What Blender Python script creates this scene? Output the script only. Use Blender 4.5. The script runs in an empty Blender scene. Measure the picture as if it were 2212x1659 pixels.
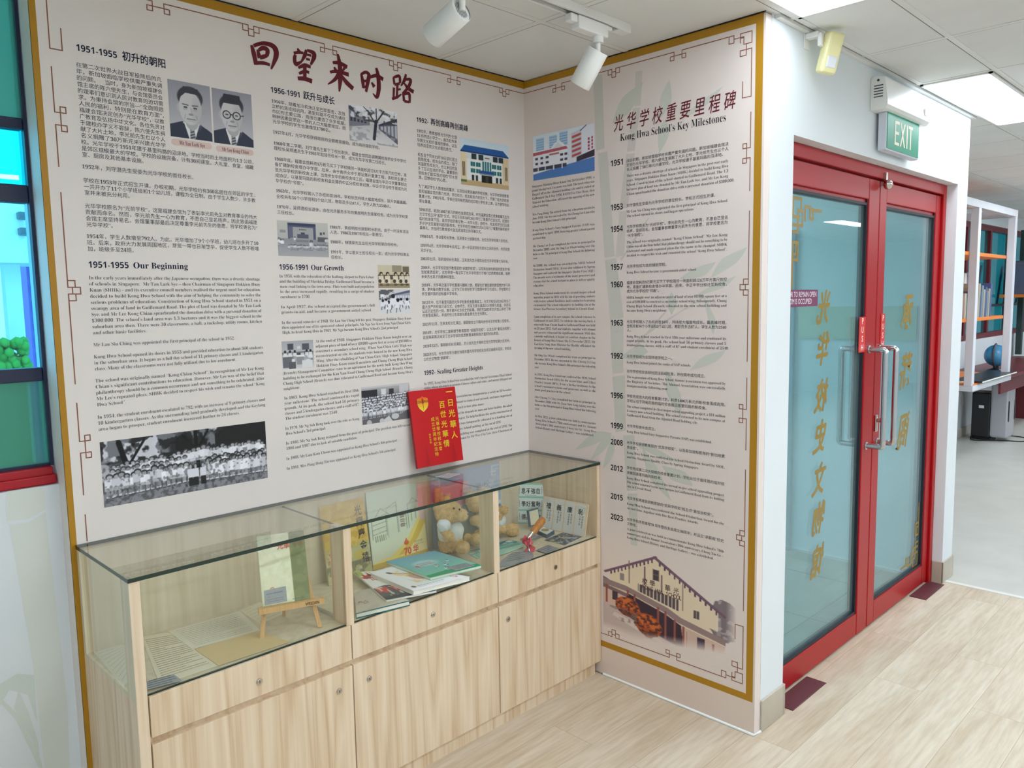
import bpy, bmesh, math, random
import numpy as np
from mathutils import Vector, Matrix
random.seed(7)
SC = bpy.context.scene
# ---------------------------------------------------------------- camera, world, exposure
FPX = 1695.583
CAM = np.array([-2.5084, -2.4144, 1.5839])
ROT = np.array([[0.706638, -0.707379, -0.016626], [0.08621, 0.06275, 0.994299], [-0.702303, -0.704043, 0.105324]])
cd = bpy.data.cameras.new('camera'); cam = bpy.data.objects.new('camera', cd); SC.collection.objects.link(cam)
m4 = Matrix([list(ROT.T[i]) + [CAM[i]] for i in range(3)] + [[0, 0, 0, 1]])
cam.matrix_world = m4
cd.sensor_width = 36; cd.lens = FPX / 2212 * 36; cd.clip_start = 0.02
SC.camera = cam
wd = bpy.data.worlds.new('daylight'); SC.world = wd; wd.use_nodes = True
wd.node_tree.nodes['Background'].inputs[0].default_value = (0.62, 0.82, 1.0, 1)
wd.node_tree.nodes['Background'].inputs[1].default_value = 2.0
SC.view_settings.view_transform = 'Standard'; SC.view_settings.look = 'None'
SC.view_settings.exposure = 0.60; SC.view_settings.gamma = 1
SC.cycles.transparent_max_bounces = 40; SC.cycles.max_bounces = 10; SC.cycles.diffuse_bounces = 6; SC.cycles.sample_clamp_indirect = 6
LAMP = 13.0                                     # emission strength of a fluorescent ceiling panel
# ---------------------------------------------------------------- room numbers (metres)
D = 1.1127; ZC = 2.519; W = 0.4105; HC = 0.9159; L = 1.8585; XL = -1.872
XP1 = -1.2254; XP2 = -0.598; ZD = 0.5986; ZE = 0.4702
# ---------------------------------------------------------------- helpers
def P(px, py, ax, val):
    """where the sight line through a photo pixel meets the plane x/y/z = val"""
    d = ROT.T @ np.array([(px - 1106) / FPX, -(py - 829.5) / FPX, -1.0])
    i = 'xyz'.index(ax); t = (val - CAM[i]) / d[i]
    return Vector(CAM + t * d)
def z6(x, y): return (700 + x / 3.568, 950 + y / 3.568)
def z5(x, y): return (140 + x / 2.724, 1050 + y / 2.724)
def lin(c):
    c = np.asarray(c, float)
    return np.where(c <= 0.04045, c / 12.92, ((c + 0.055) / 1.055) ** 2.4)
def rgb(r, g, b): return tuple(float(v) for v in lin([r / 255, g / 255, b / 255])) + (1.0,)
MATS = {}
def mat(name, col=(200, 200, 200), rough=0.5, metal=0.0, spec=0.5, coat=0.0):
    if name in MATS: return MATS[name]
    m = bpy.data.materials.new(name); m.use_nodes = True; b = m.node_tree.nodes['Principled BSDF']
    b.inputs['Base Color'].default_value = rgb(*col); b.inputs['Roughness'].default_value = rough
    b.inputs['Metallic'].default_value = metal; b.inputs['Specular IOR Level'].default_value = spec
    b.inputs['Coat Weight'].default_value = coat
    MATS[name] = m; return m
def nd(m, t, **kw):
    n = m.node_tree.nodes.new(t)
    for k, v in kw.items(): setattr(n, k, v)
    return n
def lk(m, a, b): m.node_tree.links.new(a, b)
def ramp(m, src, stops):
    r = nd(m, 'ShaderNodeValToRGB'); e = r.color_ramp.elements
    while len(e) > 1: e.remove(e[-1])
    e[0].position = stops[0][0]; e[0].color = rgb(*stops[0][1])
    for p, c in stops[1:]:
        k = e.new(p); k.color = rgb(*c)
    lk(m, src, r.inputs[0]); return r
def glass(name, tint=(240, 250, 246), rough=0.0, ior=1.5, body=None, body_fac=0.0):
    """sheet glass: clear with a tint, mirror at the Fresnel rate"""
    if name in MATS: return MATS[name]
    m = bpy.data.materials.new(name); m.use_nodes = True; nt = m.node_tree; nt.nodes.clear()
    out = nd(m, 'ShaderNodeOutputMaterial'); tr = nd(m, 'ShaderNodeBsdfTransparent'); gl = nd(m, 'ShaderNodeBsdfGlossy')
    fr = nd(m, 'ShaderNodeFresnel'); mx = nd(m, 'ShaderNodeMixShader')
    tr.inputs[0].default_value = rgb(*tint); gl.inputs['Roughness'].default_value = rough
    ge = nd(m, 'ShaderNodeNewGeometry'); mr = nd(m, 'ShaderNodeMapRange'); mr.inputs[3].default_value = ior; mr.inputs[4].default_value = 1 / ior
    lk(m, ge.outputs['Backfacing'], mr.inputs[0]); lk(m, mr.outputs[0], fr.inputs[0])
    base = tr.outputs[0]
    if body:
        df = nd(m, 'ShaderNodeBsdfDiffuse'); df.inputs[0].default_value = rgb(*body)
        m2 = nd(m, 'ShaderNodeMixShader'); m2.inputs[0].default_value = body_fac
        lk(m, tr.outputs[0], m2.inputs[1]); lk(m, df.outputs[0], m2.inputs[2]); base = m2.outputs[0]
    lk(m, fr.outputs[0], mx.inputs[0]); lk(m, base, mx.inputs[1]); lk(m, gl.outputs[0], mx.inputs[2])
    lk(m, mx.outputs[0], out.inputs[0]); MATS[name] = m; return m
def emit(name, col, s):
    m = bpy.data.materials.new(name); m.use_nodes = True; m.node_tree.nodes.clear()
    e = nd(m, 'ShaderNodeEmission'); o = nd(m, 'ShaderNodeOutputMaterial')
    e.inputs[0].default_value = rgb(*col); e.inputs[1].default_value = s; lk(m, e.outputs[0], o.inputs[0]); return m
def link(o, parent=None):
    SC.collection.objects.link(o)
    if parent is not None: o.parent = parent
    return o
def tag(o, label=None, cat=None, group=None, kind=None):
    if label: o['label'] = label
    if cat: o['category'] = cat
    if group: o['group'] = group
    if kind: o['kind'] = kind
    return o
def thing(name, loc, label, cat, group=None):
    o = bpy.data.objects.new(name, None); o.empty_display_size = 0.05; link(o); o.location = loc
    return tag(o, label, cat, group)
class MB:
    """collects shapes in world space; build() links them as one mesh object"""
    def __init__(s): s.v = []; s.f = []; s.m = []; s.sm = []
    def add(s, vs, fs, mi=0, smooth=False):
        k = len(s.v); s.v += [tuple(v) for v in vs]
        for f in fs: s.f.append(tuple(i + k for i in f)); s.m.append(mi); s.sm.append(smooth)
        return s
    def bm(s, bm, mi=0, smooth=False, mtx=None):
        bm.verts.index_update(); vs = [(mtx @ v.co if mtx else v.co.copy()) for v in bm.verts]
        s.add(vs, [[v.index for v in f.verts] for f in bm.faces], mi, smooth); bm.free(); return s
    def box(s, lo, hi, bev=0.0, mi=0, mtx=None, seg=2):
        lo = Vector(lo); hi = Vector(hi)
        b = bmesh.new(); bmesh.ops.create_cube(b, size=1)
        for v in b.verts: v.co = Vector([lo[i] + (v.co[i] + .5) * (hi[i] - lo[i]) for i in range(3)])
        if bev > 0: bmesh.ops.bevel(b, geom=b.edges[:], offset=bev, segments=seg, affect='EDGES', profile=0.5)
        bmesh.ops.recalc_face_normals(b, faces=b.faces[:])
        return s.bm(b, mi, False, mtx)
    def quadslab(s, c, t, mi=0, mi_side=None, nrm=None):
        """slab from a polygon c, thickness t against its normal"""
        c = [Vector(p) for p in c]; n = (c[1] - c[0]).cross(c[-1] - c[0]).normalized()
        if nrm is not None and n.dot(Vector(nrm)) < 0: c = c[::-1]; n = -n
        k = len(c); vs = c + [p - n * t for p in c]
        s.add(vs[:], [tuple(range(k))], mi)
        s.add(vs[:], [tuple(range(2 * k - 1, k - 1, -1))] + [(i, i + k, (i + 1) % k + k, (i + 1) % k) for i in range(k)], mi if mi_side is None else mi_side)
        return s
    def tube(s, pts, r, seg=10, mi=0, cap=True, closed=False):
        pts = [Vector(p) for p in pts]; n = len(pts); rs = r if hasattr(r, '__len__') else [r] * n
        rings = []; prev = None
        for i, p in enumerate(pts):
            a = pts[max(i - 1, 0)]; b = pts[min(i + 1, n - 1)]
            if closed: a = pts[i - 1]; b = pts[(i + 1) % n]
            t = (b - a).normalized()
            if prev is None: u = t.orthogonal().normalized()
            else:
                u = prev - t * prev.dot(t)
                u = u.normalized() if u.length > 1e-6 else t.orthogonal().normalized()
            prev = u; w = t.cross(u)
            rings.append([p + (u * math.cos(2 * math.pi * j / seg) + w * math.sin(2 * math.pi * j / seg)) * rs[i] for j in range(seg)])
        vs = [v for r_ in rings for v in r_]; fs = []
        for i in range(n if closed else n - 1):
            i2 = (i + 1) % n
            for j in range(seg): fs.append((i * seg + j, i * seg + (j + 1) % seg, i2 * seg + (j + 1) % seg, i2 * seg + j))
        s.add(vs, fs, mi, True)
        if cap and not closed:
            s.add(rings[0], [tuple(range(seg))[::-1]], mi); s.add(rings[-1], [tuple(range(seg))], mi)
        return s
    def ell(s, c, r, mi=0, mtx=None, sub=3):
        b = bmesh.new(); bmesh.ops.create_icosphere(b, subdivisions=sub, radius=1)
        for v in b.verts:
            q = Vector((v.co[0] * r[0], v.co[1] * r[1], v.co[2] * r[2]))
            if mtx: q = mtx @ q
            v.co = q + Vector(c)
        return s.bm(b, mi, True)
    def build(s, name, mats, parent=None):
        if not isinstance(mats, (list, tuple)): mats = [mats]
        off = Vector((0, 0, 0)) if parent is None else parent.matrix_world_loc if hasattr(parent, 'matrix_world_loc') else wloc(parent)
        me = bpy.data.meshes.new(name); me.from_pydata([tuple(Vector(v) - off) for v in s.v], [], s.f)
        for m in mats: me.materials.append(m)
        me.polygons.foreach_set('material_index', s.m); me.polygons.foreach_set('use_smooth', s.sm); me.update()
        return link(bpy.data.objects.new(name, me), parent)
def wloc(o):
    v = Vector((0, 0, 0))
    while o is not None: v += o.location; o = o.parent
    return v
def solid(name, mb, mats, label=None, cat=None, group=None, kind=None):
    """a thing that is one mesh: origin at its base"""
    vs = np.array(mb.v); c = Vector(((vs[:, 0].min() + vs[:, 0].max()) / 2, (vs[:, 1].min() + vs[:, 1].max()) / 2, vs[:, 2].min()))
    mb.v = [tuple(Vector(v) - c) for v in mb.v]
    o = mb.build(name, mats); o.location = c
    return tag(o, label, cat, group, kind)
def struct(name, mb, mats, parent=None):
    o = mb.build(name, mats, parent)
    if parent is None: o['kind'] = 'structure'
    return o
class Fr:
    """a flat printed surface: origin, right, up and outward directions"""
    def __init__(s, o, u, v, n=None):
        s.o = Vector(o); s.u = Vector(u).normalized(); s.v = Vector(v).normalized(); s.n = Vector(n) if n is not None else s.u.cross(s.v).normalized()
    def at(s, a, b, d=0.0): return s.o + s.u * a + s.v * b + s.n * d
    def px(s, x, y):
        d = Vector(ROT.T @ np.array([(x - 1106) / FPX, -(y - 829.5) / FPX, -1.0])); c = Vector(CAM)
        t = (s.o - c).dot(s.n) / d.dot(s.n); q = c + d * t - s.o
        return q.dot(s.u), q.dot(s.v)
FB = Fr((0, 0, 0), (1, 0, 0), (0, 0, 1))             # mural face on the back wall
FR = Fr((0, 0, 0), (0, -1, 0), (0, 0, 1))            # milestones face on the side wall
# ---------------------------------------------------------------- lettering
def ser(t):
    r = ''
    for ch in t:
        if 'A' <= ch <= 'Z': r += chr(0x1D400 + ord(ch) - 65)
        elif 'a' <= ch <= 'z': r += chr(0x1D41A + ord(ch) - 97)
        elif '0' <= ch <= '9': r += chr(0x1D7CE + ord(ch) - 48)
        else: r += ch
    return r
def sansb(t): return ''.join(chr(0x1D7EC + ord(c) - 48) if '0' <= c <= '9' else c for c in t)
GL = {}
def glyphs(t, off):
    k = (t, off)
    if k in GL: return GL[k]
    c = bpy.data.curves.new('ink', 'FONT'); c.body = t; c.offset = off; c.size = 1; c.resolution_u = 2; c.fill_mode = 'FRONT'
    o = bpy.data.objects.new('ink', c); SC.collection.objects.link(o)
    bpy.context.view_layer.update()
    me = bpy.data.meshes.new_from_object(o.evaluated_get(bpy.context.evaluated_depsgraph_get()))
    v = np.zeros(len(me.vertices) * 3); me.vertices.foreach_get('co', v); v = v.reshape(-1, 3)[:, :2]
    fs = [tuple(p.vertices) for p in me.polygons]
    bpy.data.objects.remove(o); bpy.data.curves.remove(c); bpy.data.meshes.remove(me)
    GL[k] = (v, fs); return GL[k]
class Ink:
    def __init__(s, fr, d=0.0012): s.fr = fr; s.d = d * .5; s.mb = MB(); s.k = 0
    def text(s, t, u, v, size, off=0.0, sx=1.0, width=None, align='L', shear=0.0, rise=0.0, mi=0, mirror=False):
        g, fs = glyphs(t, off)
        if len(g) == 0: return 0
        x0 = min(0.0, g[:, 0].min()); w = g[:, 0].max() - g[:, 0].min()
        k = size * sx
        if width: k = width / max(g[:, 0].max() - g[:, 0].min(), 1e-6); x0 = g[:, 0].min()
        xs = (g[:, 0] - x0) * k
        if align == 'R': xs = xs - xs.max()
        if align == 'C': xs = xs - (g[:, 0].max() - x0) * k / 2
        ys = g[:, 1] * size
        xs = xs + ys * shear; ys = ys + xs * rise
        if mirror: xs = -xs; fs = [f[::-1] for f in fs]
        s.mb.add([s.fr.at(u + a, v + b, s.d) for a, b in zip(xs, ys)], fs, mi)
        return k
    def poly(s, pts, mi=0, d=None):
        """filled outline (u, v)"""
        b = bmesh.new(); vs = [b.verts.new((p[0], p[1], 0)) for p in pts]
        f = b.faces.new(vs); bmesh.ops.triangulate(b, faces=[f]); 
        for f in b.faces:
            if f.normal.z < 0: f.normal_flip()
        b.verts.index_update()
        s.k += 1
        s.mb.add([s.fr.at(v.co.x, v.co.y, s.d + s.k * 4e-6) for v in b.verts], [[v.index for v in f.verts] for f in b.faces], mi); b.free()
    def line(s, pts, w, mi=0, closed=False):
        """thin printed line of width w through (u, v) points, square corners"""
        n = len(pts)
        for i in range(n if closed else n - 1):
            a = np.array(pts[i], float); b = np.array(pts[(i + 1) % n], float); t = b - a; l = np.hypot(*t)
            if l < 1e-9: continue
            s.k += 1; t /= l; q = np.array([-t[1], t[0]]) * w / 2; a = a - t * w / 2; b = b + t * w / 2
            s.mb.add([s.fr.at(*p, s.d + s.k * 2e-6) for p in (a - q, b - q, b + q, a + q)], [(0, 1, 2, 3)], mi)
    def stroke(s, pts, ws, mi=0):
        """brush stroke: smooth line with a width at every point"""
        pts = np.array(pts, float); n = len(pts); ws = np.interp(np.linspace(0, 1, n), np.linspace(0, 1, len(ws)), ws)
        tt = np.linspace(0, n - 1, max(2, (n - 1) * 5 + 1)); q = []
        for t in tt:
            i = min(int(t), n - 2); f = t - i
            p0, p1, p2, p3 = pts[max(i - 1, 0)], pts[i], pts[i + 1], pts[min(i + 2, n - 1)]
            q.append(0.5 * ((2 * p1) + (p2 - p0) * f + (2 * p0 - 5 * p1 + 4 * p2 - p3) * f * f + (3 * p1 - p0 - 3 * p2 + p3) * f ** 3))
        q = np.array(q); w = np.interp(tt, np.arange(n), ws); vs = []; s.k += 1; dd = s.d + s.k * 5e-6
        for i in range(len(q)):
            t = q[min(i + 1, len(q) - 1)] - q[max(i - 1, 0)]; t = t / (np.hypot(*t) + 1e-9); nn = np.array([-t[1], t[0]])
            vs += [s.fr.at(*(q[i] - nn * w[i] / 2), dd), s.fr.at(*(q[i] + nn * w[i] / 2), dd)]
        s.mb.add(vs, [(2 * i, 2 * i + 2, 2 * i + 3, 2 * i + 1) for i in range(len(q) - 1)], mi)
    def build(s, name, mats, parent): return s.mb.build(name, mats, parent)
CN_OFF = 0.001; EN_OFF = -0.0102
def para(ink, first, last, lines, right=None, uR=None, cn=True, size=None, endfull=False, mi=0, uL=None):
    """a justified paragraph; first/last: photo pixel of the baseline start of the first/last line"""
    fr = ink.fr; a = fr.px(*first); b = fr.px(*last) if last else a
    u = (a[0] + b[0]) / 2 if uL is None else uL
    if right is not None: uR = fr.px(*right)[0]
    n = len(lines); pitch = (a[1] - b[1]) / max(n - 1, 1) if n > 1 else 0
    size = size or pitch * (0.86 if cn else 0.84); off = CN_OFF if cn else EN_OFF; ks = []
    for i, t in enumerate(lines):
        t = ser(t); v = a[1] - pitch * i
        if i < n - 1 or endfull or (n == 1 and right is not None):
            k = ink.text(t, u, v, size, off, width=uR - u, mi=mi); ks.append(k / size)
        else:
            ink.text(t, u, v, size, off, sx=(sum(ks) / len(ks) if ks else 1.0), mi=mi)
    return size
# ---------------------------------------------------------------- printed pictures
class Cv:
    def __init__(s, w, h, c=(200, 200, 200)):
        w = int(w * 1.5); h = int(h * 1.5); s.w = w; s.h = h; s.a = np.ones((h, w, 3)) * np.array(c, float)
        s.x, s.y = np.meshgrid((np.arange(w) + .5) / w, (np.arange(h) + .5) / h)
        s.r = np.random.RandomState(w * 7 + h)
    def put(s, m, c, al=1.0):
        m = (np.asarray(m, float) * al)[..., None]; s.a = s.a * (1 - m) + np.array(c, float) * m
    def rect(s, x0, y0, x1, y1, c, al=1): s.put((s.x >= x0) & (s.x < x1) & (s.y >= y0) & (s.y < y1), c, al)
    def ell(s, cx, cy, rx, ry, c, al=1, soft=0.0):
        d = np.sqrt(((s.x - cx) / rx) ** 2 + ((s.y - cy) / ry) ** 2)
        s.put(d < 1 if soft == 0 else np.clip((1 - d) / soft + .5, 0, 1), c, al)
    def poly(s, pts, c, al=1):
        m = np.zeros(s.x.shape, bool); n = len(pts)
        for i in range(n):
            x0, y0 = pts[i]; x1, y1 = pts[i - 1]
            if y0 == y1: continue
            m ^= ((y0 > s.y) != (y1 > s.y)) & (s.x < (x1 - x0) * (s.y - y0) / (y1 - y0) + x0)
        s.put(m, c, al)
    def line(s, x0, y0, x1, y1, w, c, al=1):
        asp = s.h / s.w; dx, dy = x1 - x0, (y1 - y0) * asp; l2 = dx * dx + dy * dy + 1e-12
        t = np.clip(((s.x - x0) * dx + (s.y - y0) * asp * dy) / l2, 0, 1)
        s.put(np.hypot(s.x - x0 - t * dx, (s.y - y0) * asp - t * dy) < w / 2, c, al)
    def noise(s, sc, oct=3):
        o = np.zeros(s.x.shape); tot = 0
        for k in range(oct):
            n = max(2, int(sc * 2 ** k)); m = max(2, int(n * s.h / s.w) + 1); g = s.r.rand(m + 2, n + 2)
            fx = s.x * n; fy = s.y * m; ix = fx.astype(int); iy = fy.astype(int); tx = fx - ix; ty = fy - iy
            tx = tx * tx * (3 - 2 * tx); ty = ty * ty * (3 - 2 * ty)
            o += (g[iy, ix] * (1 - tx) * (1 - ty) + g[iy, ix + 1] * tx * (1 - ty) + g[iy + 1, ix] * (1 - tx) * ty + g[iy + 1, ix + 1] * tx * ty) / 2 ** k
            tot += 1 / 2 ** k
        return o / tot
    def grad(s, c0, c1, y0=0, y1=1):
        t = np.clip((s.y - y0) / (y1 - y0), 0, 1)[..., None]
        m = ((s.y >= y0) & (s.y <= y1))[..., None]
        s.a = np.where(m, np.array(c0, float) * (1 - t) + np.array(c1, float) * t, s.a)
    def mottle(s, sc, c, lo=.5, hi=.6, y0=0, y1=1, al=1, oct=3, x0=0, x1=1):
        n = s.noise(sc, oct); s.put(np.clip((n - lo) / (hi - lo), 0, 1) * ((s.y >= y0) & (s.y < y1) & (s.x >= x0) & (s.x < x1)), c, al)
PRINT = None
def print_mat():
    global PRINT
    if PRINT is None:
        PRINT = mat('printed_picture', rough=0.55, spec=0.3); a = nd(PRINT, 'ShaderNodeAttribute'); a.attribute_name = 'Col'
        lk(PRINT, a.outputs['Color'], PRINT.node_tree.nodes['Principled BSDF'].inputs['Base Color'])
    return PRINT
def picture(name, cv, corner, parent, label=None, lift=None):
    """corner(s, t) -> world point, s right 0..1, t down 0..1"""
    a0 = np.pad(cv.a, ((1, 1), (1, 1), (0, 0)), mode='edge'); a0 = (a0[:-2] + 2 * a0[1:-1] + a0[2:]) / 4; cv.a = (a0[:, :-2] + 2 * a0[:, 1:-1] + a0[:, 2:]) / 4      # soft print dots
    w, h = cv.w, cv.h; off = wloc(parent) if parent is not None else Vector((0, 0, 0))
    S, T = np.meshgrid(np.linspace(0, 1, w), np.linspace(0, 1, h)); S = S.ravel()[:, None]; T = T.ravel()[:, None]
    p00, p10, p11, p01 = [np.array(corner(*q)) for q in ((0, 0), (1, 0), (1, 1), (0, 1))]
    co = p00 * (1 - S) * (1 - T) + p10 * S * (1 - T) + p11 * S * T + p01 * (1 - S) * T - np.array(off)
    i = np.arange(w * h).reshape(h, w); f = np.stack([i[1:, :-1], i[1:, 1:], i[:-1, 1:], i[:-1, :-1]], -1).reshape(-1, 4)
    me = bpy.data.meshes.new(name); me.vertices.add(w * h); me.vertices.foreach_set('co', co.ravel())
    n = len(f); me.loops.add(n * 4); me.polygons.add(n)
    me.loops.foreach_set('vertex_index', f.ravel()); me.polygons.foreach_set('loop_start', np.arange(n) * 4); me.polygons.foreach_set('loop_total', np.full(n, 4))
    me.update(calc_edges=True)
    at = me.attributes.new('Col', 'FLOAT_COLOR', 'POINT')
    col = np.ones((w * h, 4)); col[:, :3] = lin(np.clip(cv.a.reshape(-1, 3) / 255, 0, 1)); at.data.foreach_set('color', col.ravel())
    me.materials.append(print_mat()); me.validate()
    o = link(bpy.data.objects.new(name, me), parent)
    if label: o['label'] = label
    return o
def on_px(fr, tl, tr, br, bl, d=0.0004, box=True):
    a, b, c, e = [fr.px(*q) for q in (tl, tr, br, bl)]
    if box:
        u0 = (a[0] + e[0]) / 2; u1 = (b[0] + c[0]) / 2; v1 = (a[1] + b[1]) / 2; v0 = (e[1] + c[1]) / 2
        return lambda s, t: fr.at(u0 + (u1 - u0) * s, v1 + (v0 - v1) * t, d)
def on_fr(fr, u0, v0, u1, v1, d=0.0008): return lambda s, t: fr.at(u0 + (u1 - u0) * s, v1 + (v0 - v1) * t, d)
# ---------------------------------------------------------------- surface materials
def wood(name, c0, c1, c2, axis='z', scale=1.0, rough=0.45):
    m = mat(name, rough=rough, spec=0.4); b = m.node_tree.nodes['Principled BSDF']
    tc = nd(m, 'ShaderNodeTexCoord'); mp = nd(m, 'ShaderNodeMapping')
    st = {'z': (7.5, 7.5, 0.5), 'x': (0.5, 7.5, 7.5), 'y': (7.5, 0.5, 7.5)}[axis]
    mp.inputs['Scale'].default_value = [q * scale for q in st]; lk(m, tc.outputs['Object'], mp.inputs['Vector'])
    n1 = nd(m, 'ShaderNodeTexNoise'); n1.inputs['Scale'].default_value = 1.0; n1.inputs['Detail'].default_value = 2
    lk(m, mp.outputs[0], n1.inputs['Vector'])
    mul = nd(m, 'ShaderNodeMath', operation='MULTIPLY'); mul.inputs[1].default_value = 15; lk(m, n1.outputs['Fac'], mul.inputs[0])
    frc = nd(m, 'ShaderNodeMath', operation='PINGPONG'); frc.inputs[1].default_value = 1.0; lk(m, mul.outputs[0], frc.inputs[0])
    mp2 = nd(m, 'ShaderNodeMapping'); mp2.inputs['Scale'].default_value = [q * scale * 14 if q > 1 else q * scale * 5 for q in st]
    lk(m, tc.outputs['Object'], mp2.inputs['Vector'])
    n2 = nd(m, 'ShaderNodeTexNoise'); n2.inputs['Scale'].default_value = 1.0; n2.inputs['Detail'].default_value = 3; lk(m, mp2.outputs[0], n2.inputs['Vector'])
    mx = nd(m, 'ShaderNodeMath', operation='MULTIPLY_ADD'); mx.inputs[1].default_value = 0.42
    h = nd(m, 'ShaderNodeMath', operation='MULTIPLY'); h.inputs[1].default_value = 0.78; lk(m, n2.outputs['Fac'], h.inputs[0])
    lk(m, frc.outputs[0], mx.inputs[0]); lk(m, h.outputs[0], mx.inputs[2])
    r = ramp(m, mx.outputs[0], [(0.25, c0), (0.55, c1), (0.9, c2)]); lk(m, r.outputs[0], b.inputs['Base Color']); return m
ASH = wood('ash_veneer', (203, 173, 138), (223, 200, 169), (233, 214, 188))
ASHIN = wood('ash_veneer_grey', (204, 190, 162), (214, 202, 176), (221, 210, 186))
ASHX = wood('ash_veneer_across', (213, 194, 164), (222, 205, 177), (229, 214, 189), axis='x')
def floor_mat():
    m = mat('vinyl_planks', rough=0.42, spec=0.35); b = m.node_tree.nodes['Principled BSDF']
    tc = nd(m, 'ShaderNodeTexCoord'); br = nd(m, 'ShaderNodeTexBrick')
    br.offset = 0.37; br.inputs['Scale'].default_value = 1.0; br.inputs['Brick Width'].default_value = 1.2; br.inputs['Row Height'].default_value = 0.18
    br.inputs['Mortar Size'].default_value = 0.0008; br.inputs['Mortar Smooth'].default_value = 0.3
    br.inputs['Color1'].default_value = (0, 0, 0, 1); br.inputs['Color2'].default_value = (1, 1, 1, 1); br.inputs['Mortar'].default_value = (0.4, .4, .4, 1)
    lk(m, tc.outputs['Object'], br.inputs['Vector'])
    sep = nd(m, 'ShaderNodeVectorMath', operation='MULTIPLY_ADD'); sep.inputs[1].default_value = (0.8, 8, 1); lk(m, tc.outputs['Object'], sep.inputs[0])
    sc = nd(m, 'ShaderNodeVectorMath', operation='SCALE'); sc.inputs[3].default_value = 7; lk(m, br.outputs['Color'], sc.inputs[0]); lk(m, sc.outputs[0], sep.inputs[2])
    n1 = nd(m, 'ShaderNodeTexNoise'); n1.inputs['Scale'].default_value = 1.3; n1.inputs['Detail'].default_value = 6; n1.inputs['Roughness'].default_value = .62; n1.inputs['Distortion'].default_value = .9
    lk(m, sep.outputs[0], n1.inputs['Vector'])
    n2 = nd(m, 'ShaderNodeTexNoise'); n2.inputs['Scale'].default_value = 9; n2.inputs['Detail'].default_value = 4; lk(m, sep.outputs[0], n2.inputs['Vector'])
    r1 = ramp(m, n1.outputs['Fac'], [(0.25, (194, 175, 149)), (0.42, (207, 191, 168)), (0.55, (215, 202, 182)), (0.75, (222, 211, 194))])
    r2 = ramp(m, n2.outputs['Fac'], [(0.3, (226, 219, 210)), (0.6, (255, 255, 255))])
    mx = nd(m, 'ShaderNodeMix', data_type='RGBA', blend_type='MULTIPLY'); mx.inputs[0].default_value = 0.6
    lk(m, r1.outputs[0], mx.inputs[6]); lk(m, r2.outputs[0], mx.inputs[7])
    mo = nd(m, 'ShaderNodeMix', data_type='RGBA', blend_type='MULTIPLY'); lk(m, br.outputs['Fac'], mo.inputs[0]); lk(m, mx.outputs[2], mo.inputs[6]); mo.inputs[7].default_value = rgb(205, 195, 182)
    tn = nd(m, 'ShaderNodeMix', data_type='RGBA', blend_type='MULTIPLY'); tn.inputs[0].default_value = 0.5
    r3 = ramp(m, br.outputs['Color'], [(0, (226, 220, 212)), (1, (255, 255, 255))]); lk(m, mo.outputs[2], tn.inputs[6]); lk(m, r3.outputs[0], tn.inputs[7])
    lk(m, tn.outputs[2], b.inputs['Base Color']); return m
def mottled(name, c0, c1, scale=8, rough=0.5, spec=0.4, detail=4):
    m = mat(name, rough=rough, spec=spec); b = m.node_tree.nodes['Principled BSDF']
    tc = nd(m, 'ShaderNodeTexCoord'); n = nd(m, 'ShaderNodeTexNoise'); n.inputs['Scale'].default_value = scale; n.inputs['Detail'].default_value = detail
    lk(m, tc.outputs['Object'], n.inputs['Vector']); r = ramp(m, n.outputs['Fac'], [(0.3, c0), (0.7, c1)]); lk(m, r.outputs[0], b.inputs['Base Color']); return m
FLOOR = floor_mat()
WHITE = mottled('white_paint', (219, 226, 230), (223, 229, 233), 3, 0.6, 0.3)
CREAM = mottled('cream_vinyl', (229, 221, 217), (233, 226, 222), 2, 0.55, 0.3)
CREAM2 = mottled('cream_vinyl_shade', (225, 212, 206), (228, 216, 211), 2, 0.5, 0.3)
PINKB = mat('pinkish_beige_vinyl', (222, 206, 196), 0.5, spec=0.3)
CEIL = mottled('ceiling_board', (220, 221, 220), (225, 226, 225), 5, 0.8, 0.2)
TEE = mat('white_tee_bar', (222, 222, 219), 0.5)
GREYF = mottled('grey_vinyl', (196, 196, 188), (206, 206, 199), 4, 0.35, 0.4)
TILEF = mottled('grey_floor_tile', (128, 136, 138), (150, 157, 158), 3, 0.35, 0.4)
RED = mat('red_lacquer', (166, 6, 16), 0.36, spec=0.35)
RED2 = mat('crimson_sill_paint', (176, 8, 30), 0.4)
MAROON = mat('maroon_floor_plate', (92, 44, 52), 0.45)
DARK = mat('black_rubber', (24, 18, 32), 0.5)
STEEL = mat('brushed_steel', (196, 198, 200), 0.22, 1.0)
CHROME = mat('polished_chrome', (205, 200, 192), 0.15, 1.0)
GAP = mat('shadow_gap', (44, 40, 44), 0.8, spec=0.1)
SKIRT = mottled('taupe_skirting', (176, 166, 150), (192, 183, 168), 6, 0.45)
GOLD = mat('gold_vinyl_band', (176, 128, 24), 0.4, spec=0.4)
GOLD2 = mat('gold_vinyl_band_top', (172, 120, 34), 0.4, spec=0.4)
FRET = mat('brown_fret_ink', (142, 92, 74), 0.5, spec=0.2)
INK = mat('dark_body_ink', (74, 76, 92), 0.6, spec=0.2)
NAVY = mat('navy_heading_ink', (22, 24, 58), 0.6, spec=0.2)
BLACK = mat('black_heading_ink', (16, 16, 28), 0.6, spec=0.2)
CRIM = mat('maroon_title_ink', (102, 24, 36), 0.55, spec=0.3)
WHITEP = mat('white_plastic', (232, 232, 230), 0.35)
CLEAR = glass('clear_glass', (238, 250, 244))
CLEARG = glass('cabinet_glass', (253, 254, 252))
GEDGE = mat('dark_green_glass_edge', (10, 44, 38), 0.12, spec=0.6)
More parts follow.
